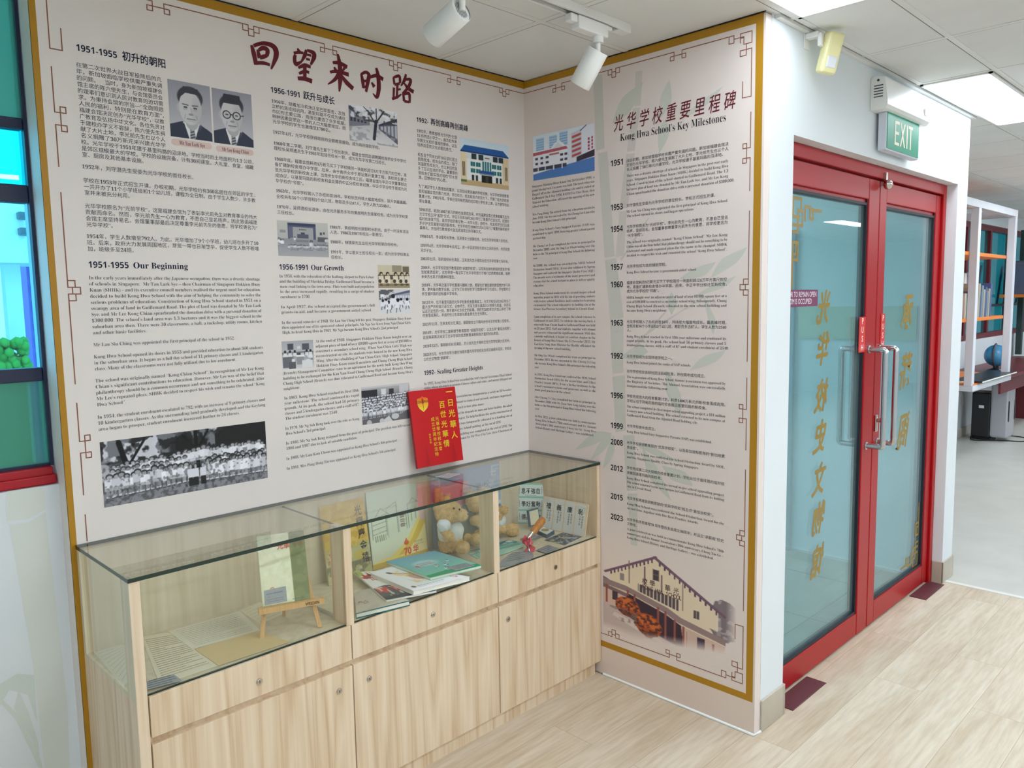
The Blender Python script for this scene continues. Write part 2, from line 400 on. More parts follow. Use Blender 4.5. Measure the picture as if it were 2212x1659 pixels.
# ---------------------------------------------------------------- ceiling lights
def ceiling_light(x, y, lx, ly, label, z=ZC, m=None):
    t = thing('ceiling_light', (x + lx / 2, y + ly / 2, z), label, 'ceiling light', 'fluorescent ceiling panels')
    f = MB(); r = 0.014
    for lo, hi in (((x, y), (x + lx, y + r)), ((x, y + ly - r), (x + lx, y + ly)), ((x, y), (x + r, y + ly)), ((x + lx - r, y), (x + lx, y + ly))):
        f.box((lo[0], lo[1], z - .008), (hi[0], hi[1], z - .0002))
    f.build('light_frame', TEE, t)
    MB().box((x + r, y + r, z - .004), (x + lx - r, y + ly - r, z - .0004)).build('diffuser', m or EMIT, t)
EMIT = emit('diffuser_glow', (238, 247, 255), LAMP * 1.35); DIM = emit('diffuser_glow_dimmed', (236, 246, 255), LAMP * .56); CORR = emit('diffuser_glow_corridor_fill', (226, 244, 255), LAMP * 2.6)  # near-wall pair dimmed against clipping, unseen rows boosted for fill, corridor panels added
ceiling_light(-1.1, -1.43, 1.24, .27, 'bright ceiling light panel cut by the top edge, above the wall corner', m=DIM)
ceiling_light(1.375, -1.43, 1.245, .285, 'long bright ceiling light panel next to the exit sign', m=DIM)
n = 0
for y, row in ((-2.72, 'first unseen row'), (-4.0, 'last unseen row')):
    for x, nth in ((-3.6, 'nearest the aqua window end'), (-1.1, 'second from the aqua window end'), (1.4, 'in the middle'), (4.4, 'second from the far end'), (7.4, 'nearest the far end')):
        ceiling_light(x, y, 1.22, .27, 'ceiling light panel %s of the %s' % (nth, row))
ceiling_light(4.6, -1.43, 1.22, .285, 'ceiling light panel over the far grey-floored room')
ceiling_light(7.6, -1.43, 1.22, .285, 'ceiling light panel at the far end over the desks')
ceiling_light(0.5, -.55, 1.1, .28, 'added fill light panel just inside the corridor, hidden behind the door head', z=2.55, m=CORR)  # unseen panel added to brighten the view through the door glass
ceiling_light(0.6, 0.9, 1.1, .28, 'added fill light panel in the corridor behind the red door', z=2.55, m=CORR)  # unseen panel put in to light the corridor
# ---------------------------------------------------------------- room shell
X1 = 12.5; Y0 = -5.4; X0 = -4.6; YF = 0.165
struct('floor', MB().box((X0, Y0, -.06), (2.15, .3, 0)), FLOOR)
struct('floor_grey_vinyl', MB().box((2.15, Y0, -.06), (X1, .4, -.001)), GREYF)
struct('trim_1', MB().box((2.132, Y0, 0), (2.165, -D + .0, .003)), mat('pale_joint_strip', (226, 226, 220), .4))
tl = MB().box((.216, -.95, -.05), (2.1, 3.2, 0.001))
co = struct('floor_corridor', tl, TILEF)
g = MB()
for k in range(6): g.box((.216, -.8 + k * .6, .001), (2.1, -.794 + k * .6, .0016))
for k in range(3): g.box((.55 + k * .6, -.95, .001), (.556 + k * .6, 3.2, .0016))
struct('tile_joints', g, mat('dark_tile_joint', (98, 106, 108), .6), co)
ce = struct('ceiling', MB().box((X0, Y0, ZC), (X1, .3, ZC + .05)), CEIL)
g = MB()
x = .137 - .614 * 8
while x < X1: g.box((x - .011, Y0, ZC - .002), (x + .011, .16, ZC + .001)); x += .614
for y in (-.545, -1.15, -1.445, -2.05, -2.65, -3.25, -3.85, -4.45, -5.05): g.box((X0, y - .011, ZC - .0022), (X1, y + .011, ZC + .001))
struct('ceiling_grid', g, TEE, ce)
g = MB()
x = .137 - .614 * 8
while x < X1: g.box((x + .011, Y0, ZC - .0012), (x + .0155, .16, ZC + .001)); x += .614
for y in (-.545, -1.15, -1.445, -2.05, -2.65, -3.25, -3.85, -4.45, -5.05): g.box((X0, y + .011, ZC - .0012), (X1, y + .0155, ZC + .001))
struct('ceiling_joints', g, mat('grey_ceiling_joint', (120, 118, 114), .8), ce)
struct('wall_back', MB().box((XL + .002, .004, 0), (.2, .2, ZC + .05)), WHITE)
wr = MB().box((.04, -D, 0), (.216, .004, ZC + .05)); struct('wall_right', wr, WHITE)
wd_ = MB(); wd_.box((.216, -D, 2.15), (2.1, -.95, ZC + .05)); wd_.box((2.1, -D, 0), (2.268, YF, ZC + .05))
struct('wall_door', wd_, WHITE)
# far wall with its window
WX0, WX1, WZ0, WZ1 = 5.2, 10.6, 1.06, 2.36
fw = MB(); fw.box((2.268, YF, 0), (WX0, YF + .14, ZC)); fw.box((WX1, YF, 0), (X1, YF + .14, ZC)); fw.box((WX0, YF, 0), (WX1, YF + .14, WZ0)); fw.box((WX0, YF, WZ1), (WX1, YF + .14, ZC + .02))
struct('wall_far', fw, WHITE)
struct('wall_far_right', MB().box((X1, Y0, 0), (X1 + .1, .4, ZC)), WHITE)
struct('wall_front', MB().box((X0, Y0 - .1, 0), (X1, Y0, ZC)), WHITE)
struct('wall_left', MB().box((X0 - .1, Y0, 0), (X0, .3, ZC)), WHITE)
# corridor shell behind the door
cw = MB(); cw.box((2.1, -.95, 0), (2.14, .005, 2.6)); struct('wall_corridor_right', MB().box((2.098, -.95, 0), (2.1, YF, 2.62)).box((2.098, YF, 0), (2.2, 3.2, 2.62)), mat('pale_blue_paint', (205, 224, 226), .6))
struct('wall_corridor_left', MB().box((.1, .2, 0), (.216, 3.2, 2.62)), WHITE)
struct('wall_corridor_end', MB().box((.1, 3.2, 0), (2.2, 3.3, 2.62)), mat('pale_blue_paint', (205, 224, 226), .6))
struct('ceiling_corridor', MB().box((.1, -.95, 2.57), (2.2, 3.3, 2.62)), CEIL)
# corridor wall features seen through the tinted glass
dd = struct('door_2', MB().box((2.07, -.25, 0), (2.0979, .95, 1.98), .004), mat('blue_grey_door_paint', (122, 146, 164), .5))
struct('door_panel', MB().box((2.064, -.1, .2), (2.0705, .8, 1.85), .003), mat('blue_grey_door_panel', (132, 156, 172), .5), dd)
struct('trim_2', MB().box((2.088, -.94, 1.33), (2.0978, -.27, 1.52)).box((2.088, .97, 1.33), (2.0978, 3.2, 1.52)), mat('sage_green_rail', (176, 196, 168), .6))
# skirtings
sk = MB()
sk.box((.04, -D - .008, 0), (.216, -D, .12), .003); sk.box((.208, -D - .008, 0), (.224, -D + .05, .12), .003)
struct('baseboard_door_left', sk, SKIRT)
sk = MB(); sk.box((2.092, -D - .008, 0), (2.276, -D, .12), .003); sk.box((2.268, -D - .008, 0), (2.276, YF, .12), .003); sk.box((2.092, -D - .008, 0), (2.1, -D + .05, .12), .003)
struct('baseboard_door_right', sk, SKIRT)
struct('baseboard_far', MB().box((2.276, YF - .01, 0), (X1, YF, .1), .003), mat('pale_grey_skirting', (206, 202, 192), .5))
struct('trim_3', MB().tube([(.0, -.42, .004), (-.001, -1.113, .004), (.04, -1.115, .004)], .0055, 8), mat('white_sealant', (236, 238, 238), .4))
# dark strip painted as the shadow line where the murals meet the ceiling
struct('shadow_gap_strip', MB().box((XL, -.004, ZC - .003), (.0, -.0005, ZC - .0005)).box((-.004, -D, ZC - .003), (-.0005, -.46, ZC - .0005)), GAP)
# white edge trim along the door wall top
struct('trim_5', MB().box((.06, -D - .02, ZC - .012), (2.3, -D - .0005, ZC - .0005)), TEE)
# ---------------------------------------------------------------- window on the left
YW = .065
ww = MB(); WB = 1.085; WL = -3.6
ww.box((X0, YW, 0), (XL + .0015, YW + .16, WB)); ww.box((X0, YW, WB), (WL, YW + .16, ZC)); ww.box((WL, YW, 2.5), (XL + .0015, YW + .16, ZC + .03))
wwo = struct('wall_window', ww, WHITE)
g = Ink(Fr((0, YW, 0), (1, 0, 0), (0, 0, 1)), .0012)
q = lambda *pts: [g.fr.px(*p) for p in pts]
g.poly(q((14, 1062), (94, 1050), (98, 1100), (60, 1122), (13, 1126)), 0)
g.poly(q((20, 1133), (62, 1128), (98, 1106), (146, 1530), (150, 1659), (96, 1659), (74, 1455)), 0)
g.poly(q((-60, 1500), (0, 1478), (38, 1455), (74, 1458), (80, 1560), (60, 1500), (20, 1490), (-20, 1560)), 1)
g.poly(q((40, 1490), (62, 1540), (82, 1600), (88, 1659), (70, 1600), (30, 1530)), 1)
g.poly(q((-5, 1500), (40, 1545), (88, 1640), (92, 1659), (84, 1659), (34, 1555), (-5, 1512)), 1)
g.build('bamboo_print', [mat('pale_bamboo_print', (216, 221, 215), .6), mat('pale_bamboo_leaf_print', (208, 216, 210), .6)], wwo)
yw = .105
w1 = bpy.data.objects.new('window_1', None); link(w1); w1.location = (-2.7, yw, WB); w1['kind'] = 'structure'
f = MB()
f.box((WL, yw - .02, WB + .012), (XL - .006, yw + .05, WB + .05), .004); f.box((WL, yw - .03, WB + .001), (XL - .001, yw + .05, WB + .028), .004)
f.build('window_sill', RED2, w1)
NAVYF = mat('dark_window_frame', (36, 40, 70), .4)
f = MB()
for a, b in ((2.075, 2.105), (1.876, 1.925), (1.38, 1.418)): f.box((WL, yw - .004, a), (XL - .0095, yw + .035, b), .003)
f.box((XL - .009, yw - .006, WB + .05), (XL - .0005, yw + .02, 2.5)); f.box((WL, yw - .008, WB + .05), (WL + .03, yw + .035, 2.5)); f.box((WL, yw, WB + .05), (XL - .0095, yw + .03, WB + .058))
f.build('window_frame', NAVYF, w1)
gb = glass('teal_film_glass', (110, 190, 178), body=(104, 190, 180), body_fac=.42)
gc = glass('cyan_film_glass', (0, 236, 246)); gd = glass('aqua_film_glass', (176, 240, 252))
for a, b, m_ in ((2.105, 2.5, gb), (1.925, 2.075, gc), (1.418, 1.876, gd), (WB + .058, 1.38, gb)):
    MB().box((WL + .02, yw + .006, a), (XL - .006, yw + .012, b)).build('window_pane', m_, w1)
# outside: school block across the yard
def exterior():
    SR = mat('white_render', (232, 236, 236), .8)  # plain white wall colour
    t = thing('school_block', (-1, 7, 0), 'pale concrete school block outside the left window, seen through aqua glass', 'building')
    MB().box((-8, 7.0, 2.12), (3, 9, 7)).box((-8, 6.6, 2.04), (3, 7.4, 2.119)).build('facade', SR, t)
    MB().box((-.46, 6.9, -3), (-.315, 7.05, 2.039)).box((-.30, 7.2, -3), (-.262, 7.26, 2.039)).build('facade_column', SR, t)
    MB().box((-8, 10.2, -3), (.05, 10.4, 2.0)).build('rear_wall', mat('pale_rear_render', (214, 232, 236), .8), t)
    for z in (2.34, 2.50): MB().box((-.29, 6.9, z), (-.215, 6.999, z + .075), .01).box((-.28, 6.86, z - .01), (-.225, 6.9, z + .01), .004).build('wall_lamp', mat('grey_lamp_box', (96, 110, 118), .5), t)
    t = thing('lilac_tower', (.6, 9.5, 0), 'lilac tower block outside, at the right of the left window', 'building')
    x0 = P(58, 600, 'y', 9.0).x
    MB().box((x0, 9.0, -3), (x0 + 1.6, 10.1, 2.25)).build('tower_wall', mat('lilac_render', (156, 124, 212), .8), t)
    for k in range(9):
        for j in range(5): MB().box((x0 + .03 + j * .085, 8.985, .2 + k * .22), (x0 + .09 + j * .085, 8.9995, .36 + k * .22)).build('tower_window', mat('tower_window_grey', (108, 100, 190), .5), t)
    b = MB(); r = random.Random(3)
    for k in range(420): b.ell((-1.3 + r.random() * .87, 6.3 + r.random() * .25, .85 + r.random() * .42), (.045, .06, .05), sub=1)
    b.box((-1.3, 6.35, -3), (-.47, 6.5, 1.12)); solid('hedge', b, mat('garden_green', (60, 160, 56), .8), 'green hedge outside the left window', 'hedge')
    struct('ground_outside', MB().box((-20, .4, -3.1), (14, 16, -3)), mat('grey_yard', (196, 200, 198), .8))
exterior()
# ---------------------------------------------------------------- printed pictures
def g3(v, t=(1, 1, 1.05)): return (v * t[0], v * t[1], v * t[2])
def person_row(c, x0, x1, y0, y1, n, h, dress=False, legs=True, tone=(1, 1, 1.04), jit=.5):
    asp = c.w / c.h
    for i in range(n):
        t = (i + .5 + (c.r.rand() - .5) * jit) / n; hh = h * (.9 + .2 * c.r.rand()); x = x0 + (x1 - x0) * t; y = y0 + (y1 - y0) * t; w = hh * .25 / asp
        b = 205 + c.r.rand() * 45
        if legs:
            for q in (-.38, .38): c.rect(x + (q - .24) * w, y - .36 * hh, x + (q + .24) * w, y - .1 * hh, g3(118 + c.r.rand() * 60, tone)); c.rect(x + (q - .24) * w, y - .1 * hh, x + (q + .24) * w, y - .03 * hh, g3(215, tone)); c.rect(x + (q - .26) * w, y - .03 * hh, x + (q + .3) * w, y, g3(60, tone))
        c.poly([(x - .85 * w, y - .72 * hh), (x, y - .77 * hh), (x + .85 * w, y - .72 * hh), (x + (1.05 if dress else .8) * w, y - .30 * hh), (x - (1.05 if dress else .8) * w, y - .30 * hh)], g3(b, tone))
        c.poly([(x + .2 * w, y - .7 * hh), (x + .85 * w, y - .72 * hh), (x + .8 * w, y - .32 * hh), (x + .35 * w, y - .32 * hh)], g3(b - 30, tone), .7)
        if not dress: c.rect(x - .75 * w, y - .44 * hh, x + .75 * w, y - .3 * hh, g3(b - 55 * c.r.rand() - 10, tone))
        c.line(x + .92 * w, y - .66 * hh, x + .98 * w, y - .42 * hh, .22 * w, g3(110 + 40 * c.r.rand(), tone), .7)
        c.ell(x, y - .87 * hh, .60 * w, .115 * hh, g3(30 + 30 * c.r.rand(), tone)); c.ell(x, y - .835 * hh, .44 * w, .085 * hh, g3(140 + c.r.rand() * 50, tone))
def pic_group():
    c = Cv(330, 118, (120, 122, 130))
    c.mottle(9, g3(40), .40, .52, 0, .62, .95, 5); c.mottle(14, g3(225), .56, .63, 0, .5, .9, 4); c.mottle(20, g3(25), .5, .56, 0, .45, .8)
    c.rect(0, .36, .35, .62, g3(96)); c.rect(.34, .30, .52, .44, g3(40)); c.rect(.0, .44, .1, .66, g3(150)); c.mottle(16, g3(200), .5, .6, .35, .6, .7, x1=.35)
    c.line(.15, .55, .1, .05, .03, g3(25)); c.line(.15, .4, .24, .05, .014, g3(25)); c.line(.55, .6, .54, .02, .022, g3(22)); c.line(.54, .35, .62, .02, .012, g3(22)); c.line(.54, .3, .46, .05, .012, g3(25))
    c.put((c.x > .66) & (c.y < .5) & (c.noise(8, 4) > .38), g3(34)); c.rect(0, .62, 1, .83, g3(95))
    n = c.noise(60, 3); c.put(c.y > .8 + .02 * (c.x - .5), g3(118)); c.put((c.y > .8) & (n > .5), g3(140)); c.put((c.y > .8) & (n < .4), g3(96))
    person_row(c, .05, .50, .62, .56, 17, .26, legs=False); person_row(c, .46, .6, .60, .60, 5, .33, legs=False)
    person_row(c, .60, .985, .58, .60, 17, .30, True, False); person_row(c, .05, .48, .72, .66, 16, .28, legs=False)
    person_row(c, .60, .98, .72, .74, 17, .27, True, False); person_row(c, .03, .49, .88, .83, 15, .36); person_row(c, .6, .985, .86, .88, 18, .36, True)
    c.mottle(70, g3(60), .6, .66, .4, .9, .5, 2)
    for x in (.5, .53, .575): c.poly([(x - .018, .62), (x + .018, .62), (x + .02, .78), (x - .02, .78)], g3(225)); c.ell(x, .58, .009, .045, g3(60)); c.ell(x, .59, .007, .035, g3(180)); c.rect(x - .016, .76, x + .016, .9, g3(40))
    return c
def pic_portrait(k):
    c = Cv(110, 150); c.grad((150, 150, 162), (196, 194, 200)); cx = .5 if k == 0 else .47; sk = (205, 203, 206); dk = (62, 62, 72); su = (52, 56, 74)
    c.ell(cx, 1.12, .66, .40, su); c.poly([(0.0, .78), (.3, .70), (.35, 1), (0, 1)], su); c.poly([(1, .86), (.72, .72), (.6, 1), (1, 1)], su)
    c.poly([(cx - .17, .72), (cx + .2, .72), (cx + .08, 1), (cx - .06, 1)], (235, 235, 238))
    c.poly([(cx - .03, .82), (cx + .06, .82), (cx + .1, 1), (cx - .04, 1)], (90, 90, 102)); 
    for i in range(4): c.line(cx - .03, .86 + i * .05, cx + .08, .83 + i * .05, .02, (190, 190, 196))
    c.ell(cx + .02, .70, .15, .14, (178, 176, 180)); c.ell(cx - .27, .47, .05, .075, (186, 184, 187)); c.ell(cx + .29, .47, .05, .075, (170, 168, 172))
    c.ell(cx + .005, .27, .30, .20, dk, soft=.1); c.ell(cx, .45, .265, .30, sk, soft=.06); c.ell(cx + .16, .5, .12, .26, (180, 178, 182), .6, soft=.8)
    if k == 0: c.poly([(cx - .26, .30), (cx - .1, .19), (cx + .2, .2), (cx + .28, .32), (cx + .2, .1), (cx - .15, .08)], dk)
    else: c.poly([(cx - .28, .36), (cx - .24, .24), (cx + .22, .24), (cx + .28, .36), (cx + .22, .07), (cx - .18, .07)], (56, 56, 66))
    for s in (-1, 1):
        c.line(cx + s * .05, .405, cx + s * .18, .395, .025, (86, 84, 90)); c.ell(cx + s * .115, .445, .048, .016, (70, 68, 76)); c.ell(cx + s * .12, .475, .055, .02, (170, 168, 172), .7)
    if k: 
        for s in (-1, 1):
            for r, q in ((.105, (36, 36, 46)), (.082, (196, 194, 198))): c.ell(cx + s * .125, .45, r, r * .72, q)
            c.ell(cx + s * .12, .447, .04, .013, (64, 62, 70))
        c.line(cx - .03, .44, cx + .03, .44, .02, (36, 36, 46)); c.line(cx + .23, .44, cx + .3, .43, .02, (36, 36, 46))
    c.line(cx + .01, .45, cx + .035, .55, .02, (168, 166, 170)); c.ell(cx + .01, .565, .06, .02, (150, 148, 152)); c.line(cx - .09, .65, cx + .1, .65, .022, (116, 112, 116)); c.line(cx - .06, .68, cx + .06, .68, .02, (184, 182, 185))
    c.line(cx - .12, .57, cx - .15, .65, .012, (150, 148, 152)); c.line(cx + .13, .57, cx + .15, .65, .012, (140, 138, 142))
    return c
def pic_court():
    c = Cv(130, 110); c.grad((232, 232, 236), (206, 206, 212), 0, .45); c.grad((196, 196, 200), (222, 222, 224), .45, 1)
    c.poly([(0, .02), (0, .62), (.42, .5), (.42, .38)], (128, 128, 142)); c.poly([(0, .02), (0, .14), (.42, .4), (.42, .36)], (76, 76, 96))
    c.poly([(1, .2), (1, .92), (.6, .56), (.6, .46)], (96, 98, 116)); c.poly([(1, .18), (1, .3), (.6, .48), (.6, .44)], (54, 56, 78))
    for i in range(5): c.poly([(.64 + i * .075, .48 - i * .02), (.69 + i * .075, .47 - i * .022), (.69 + i * .075, .58 + i * .045), (.64 + i * .075, .56 + i * .04)], (190, 190, 200)); c.rect(.03 + i * .07, .34 + i * .02, .07 + i * .07, .46, (60, 60, 78))
    c.mottle(9, g3(70), .46, .56, 0, .4, .85, 4, .1, .95); c.mottle(14, g3(240), .55, .62, 0, .35, .8); c.mottle(10, g3(160), .5, .6, .6, 1, .8)
    c.line(.5, .86, .55, .35, .06, (50, 50, 62)); c.line(.55, .4, .72, .05, .03, (56, 56, 68)); c.line(.54, .45, .38, .1, .028, (56, 56, 68)); c.line(.56, .3, .56, .0, .02, (60, 60, 72)); c.line(.4, .14, .3, .02, .016, (60, 60, 72))
    return c
def pic_stage():
    c = Cv(130, 92); c.grad((200, 199, 192), (186, 186, 186), 0, .5); c.grad((150, 150, 156), (176, 176, 180), .5, 1)
    c.rect(.2, .05, .75, .5, (86, 90, 116)); c.rect(.24, .17, .7, .5, (168, 168, 170)); c.rect(.38, .36, .6, .48, (90, 92, 108)); c.rect(.45, .31, .53, .36, (74, 76, 92)); c.rect(.2, .05, .75, .12, (60, 66, 100))
    c.rect(.22, .17, .3, .48, (104, 108, 130)); c.rect(.78, .42, .95, .56, (96, 96, 102)); c.rect(.83, .28, .87, .36, (80, 80, 92)); c.rect(.9, .27, .93, .34, (84, 84, 92)); c.rect(.05, .26, .16, .34, (150, 150, 156))
    for i in range(5): c.rect(.42 + i * .03, .22, .435 + i * .03, .25, (60, 60, 70))
    for i in range(9): c.rect(.33 + i * .03, .53, .35 + i * .03, .59, (120, 120, 130))
    person_row(c, .02, .1, .7, .72, 3, .2); person_row(c, .2, .98, .82, .8, 20, .16, tone=(.9, .9, .94)); person_row(c, .32, .36, .6, .6, 1, .18); person_row(c, .62, .68, .8, .8, 1, .26); person_row(c, .94, .99, .64, .64, 2, .2)
    return c
def pic_kids(k):
    c = Cv(100, 76)
    if k == 0:
        c.grad((214, 204, 178), (200, 190, 160)); c.rect(0, .42, 1, .62, (96, 82, 66)); c.rect(.45, .0, .75, .3, (160, 150, 128)); c.rect(.78, .05, .98, .3, (120, 108, 92)); c.rect(0, .8, 1, 1, (160, 148, 118))
        for i, x in enumerate((.1, .3, .55, .75, .92)):
            c.ell(x, .38, .055, .08, (50, 40, 34)); c.ell(x + .01, .41, .035, .05, (200, 180, 150)); c.poly([(x - .09, .48), (x + .07, .46), (x + .09, .8), (x - .07, .82)], (226, 218, 198)); c.rect(x - .05, .8, x + .04, .9, (120, 100, 78)); c.ell(x - .04, .7, .05, .08, (84, 70, 58))
        c.line(.05, .88, .95, .84, .02, (84, 70, 54))
    else:
        c.grad((214, 214, 222), (226, 226, 230)); c.mottle(8, g3(84), .42, .52, 0, .4, .9, 4, 0, .5); c.poly([(.4, .2), (1, .1), (1, .4), (.45, .42)], (170, 172, 186)); c.poly([(.38, .2), (1, .02), (1, .12), (.4, .26)], (96, 100, 124))
        for i in range(6): c.rect(.5 + i * .085, .24, .56 + i * .085, .36, (222, 222, 230))
        c.rect(.05, .18, .16, .3, (240, 240, 244)); c.rect(.1, .3, .12, .6, (60, 60, 80))
        for x, y, h in ((.12, .8, .4), (.3, .95, .5), (.45, .8, .6), (.6, .92, .55), (.7, .75, .4), (.9, .8, .45), (.22, .72, .35)):
            w = h * .16; c.ell(x, y - h * .9, w * .6, h * .14, (30, 28, 46)); c.poly([(x - w, y - h * .76), (x + w, y - h * .76), (x + w * 1.3, y - .28 * h), (x - w * 1.3, y - .28 * h)], (238, 238, 246)); c.line(x - w * .5, y - .3 * h, x - w * .7, y, .02, (70, 66, 90)); c.line(x + w * .5, y - .3 * h, x + w * .8, y - .03, .02, (70, 66, 90)); c.line(x + w, y - .7 * h, x + w * 1.6, y - .45 * h, .018, (90, 84, 104))
    return c
def pic_office():
    c = Cv(96, 80); c.grad((176, 176, 182), (190, 190, 194), 0, .4); c.grad((150, 150, 156), (214, 214, 216), .4, 1); c.rect(.18, .1, .36, .32, (80, 80, 92)); c.rect(.64, .12, .86, .34, (92, 92, 104)); c.rect(.48, .2, .58, .3, (220, 220, 224)); c.rect(0, .4, 1, .46, (116, 116, 122))
    for i in range(22): x = c.r.rand(); y = .36 + c.r.rand() * .4; w = .05 + c.r.rand() * .09; c.rect(x, y, x + w, y + w * .8, g3(70 + c.r.rand() * 175))
    c.rect(.02, .55, .3, .95, (110, 110, 118)); c.rect(.02, .5, .32, .57, (222, 222, 226)); c.rect(.45, .55, .68, .86, (150, 150, 156)); c.rect(.44, .52, .7, .58, (236, 236, 238)); c.rect(.62, .72, .95, .98, (226, 226, 228)); c.rect(.2, .75, .42, 1, (96, 96, 104))
    for x in (.1, .25, .4, .78, .9): c.ell(x, .38, .035, .05, (48, 46, 54)); c.rect(x - .05, .43, x + .05, .55, (230, 230, 232))
    return c
def pic_crowd():
    c = Cv(140, 108); c.grad((190, 188, 192), (120, 118, 124), 0, .4); c.rect(0, .1, .32, .3, (52, 50, 58)); c.rect(.4, .1, .5, .28, (222, 222, 224)); c.rect(.56, .12, .66, .28, (60, 58, 66)); c.rect(.78, .05, .98, .28, (206, 206, 210)); c.rect(.0, .0, 1, .05, (206, 204, 208)); c.grad((84, 82, 88), (110, 108, 112), .3, 1)
    for k in range(7): y = .36 + k * .085; person_row(c, -.02, 1.02, y, y - .04, 26 - 2 * k, .09 + .024 * k, legs=k > 4, jit=.6)
    c.poly([(.35, 1), (.55, .84), (.62, 1)], (214, 214, 216)); c.poly([(.66, .92), (1, .72), (1, 1), (.7, 1)], (112, 110, 114)); c.ell(.68, .88, .08, .08, (206, 206, 208)); c.ell(.14, .97, .05, .08, (196, 196, 200)); c.ell(.4, .96, .05, .07, (206, 206, 208))
    return c
def pic_block():
    c = Cv(140, 134); c.grad((206, 226, 242), (230, 238, 244), 0, .4); c.rect(0, .86, 1, 1, (206, 178, 130)); c.rect(0, .9, 1, 1, (196, 170, 128)); c.rect(.1, .24, .9, .88, (236, 238, 238))
    c.poly([(.0, .27), (.08, .14), (.88, .14), (1.0, .27)], (40, 92, 160)); c.rect(0, .26, 1, .29, (26, 60, 118)); c.rect(.0, .3, .12, .9, (232, 214, 178)); c.rect(.86, .3, 1, .9, (226, 206, 168)); c.rect(.12, .29, .86, .42, (222, 226, 228))
    for x in (.22, .36, .66, .78): c.rect(x, .3, x + .1, .42, (44, 60, 66))
    for y in (.48, .62):
        for x in (.2, .31, .64, .75): c.rect(x, y, x + .09, y + .09, (38, 112, 112)); c.rect(x + .042, y, x + .048, y + .09, (210, 220, 220))
    for i in range(4): c.rect(.44 + i * .05, .44, .475 + i * .05, .66, (50, 120, 128))
    c.poly([(.36, .7), (.42, .64), (.64, .64), (.7, .7)], (36, 84, 150)); c.rect(.38, .7, .68, .73, (120, 140, 160)); c.rect(.42, .74, .64, .9, (28, 34, 36)); c.rect(.5, .76, .56, .9, (70, 60, 46))
    for x in (.22, .3, .72, .8): c.rect(x, .76, x + .045, .88, (44, 48, 50))
    for x in (.04, .07, .92, .95): c.rect(x, .5, x + .015, .8, (70, 60, 50))
    c.rect(.0, .88, .12, .93, (90, 120, 70)); c.line(.5, .36, .58, .36, .02, (90, 80, 70)); return c
def pic_yard():
    c = Cv(150, 120); c.grad((222, 234, 246), (238, 242, 248), 0, .5); c.rect(0, .68, 1, 1, (88, 132, 196)); c.poly([(0, .86), (.35, .74), (1, .68), (1, 1), (0, 1)], (84, 128, 194))
    for x, y in ((.06, .08), (.28, .08), (.45, .04)):
        c.rect(x, y, x + .13, .34, (176, 204, 232))
        for i in range(5): c.rect(x, y + .03 + i * .055, x + .13, y + .045 + i * .055, (110, 160, 206))
    c.poly([(0, .38), (.3, .36), (.36, .26), (.44, .2), (.52, .3), (.58, .42), (.58, .76), (0, .86)], (240, 240, 248)); c.poly([(.34, .36), (.42, .24), (.5, .36)], (222, 228, 240)); c.poly([(0, .38), (.56, .36), (.58, .42), (0, .45)], (186, 96, 110))
    for y in (.5, .61): 
        for x in (.04, .13, .22, .46, .53): c.rect(x, y, x + .045, y + .05, (70, 74, 96))
    c.rect(.28, .46, .44, .5, (176, 120, 110)); c.rect(.0, .72, .56, .8, (70, 72, 90))
    for x in (.08, .2, .34, .48): c.rect(x, .7, x + .02, .82, (230, 230, 238))
    c.poly([(.58, .1), (1, -.02), (1, .7), (.58, .76)], (228, 230, 242)); c.poly([(.64, .12), (.8, .06), (.8, .62), (.64, .66)], (206, 208, 222))
    for i in range(5): c.poly([(.65, .18 + i * .1), (.79, .14 + i * .1), (.79, .19 + i * .1), (.65, .23 + i * .1)], (190, 86, 84))
    for i in range(4): c.rect(.9, .28 + i * .07, .925, .33 + i * .07, (176, 60, 80)); c.rect(.95, .26 + i * .07, .975, .31 + i * .07, (176, 60, 80))
    c.poly([(.72, .64), (1, .54), (1, .68), (.72, .74)], (64, 56, 70)); c.line(.78, .1, .9, -.02, .012, (60, 60, 110)); return c
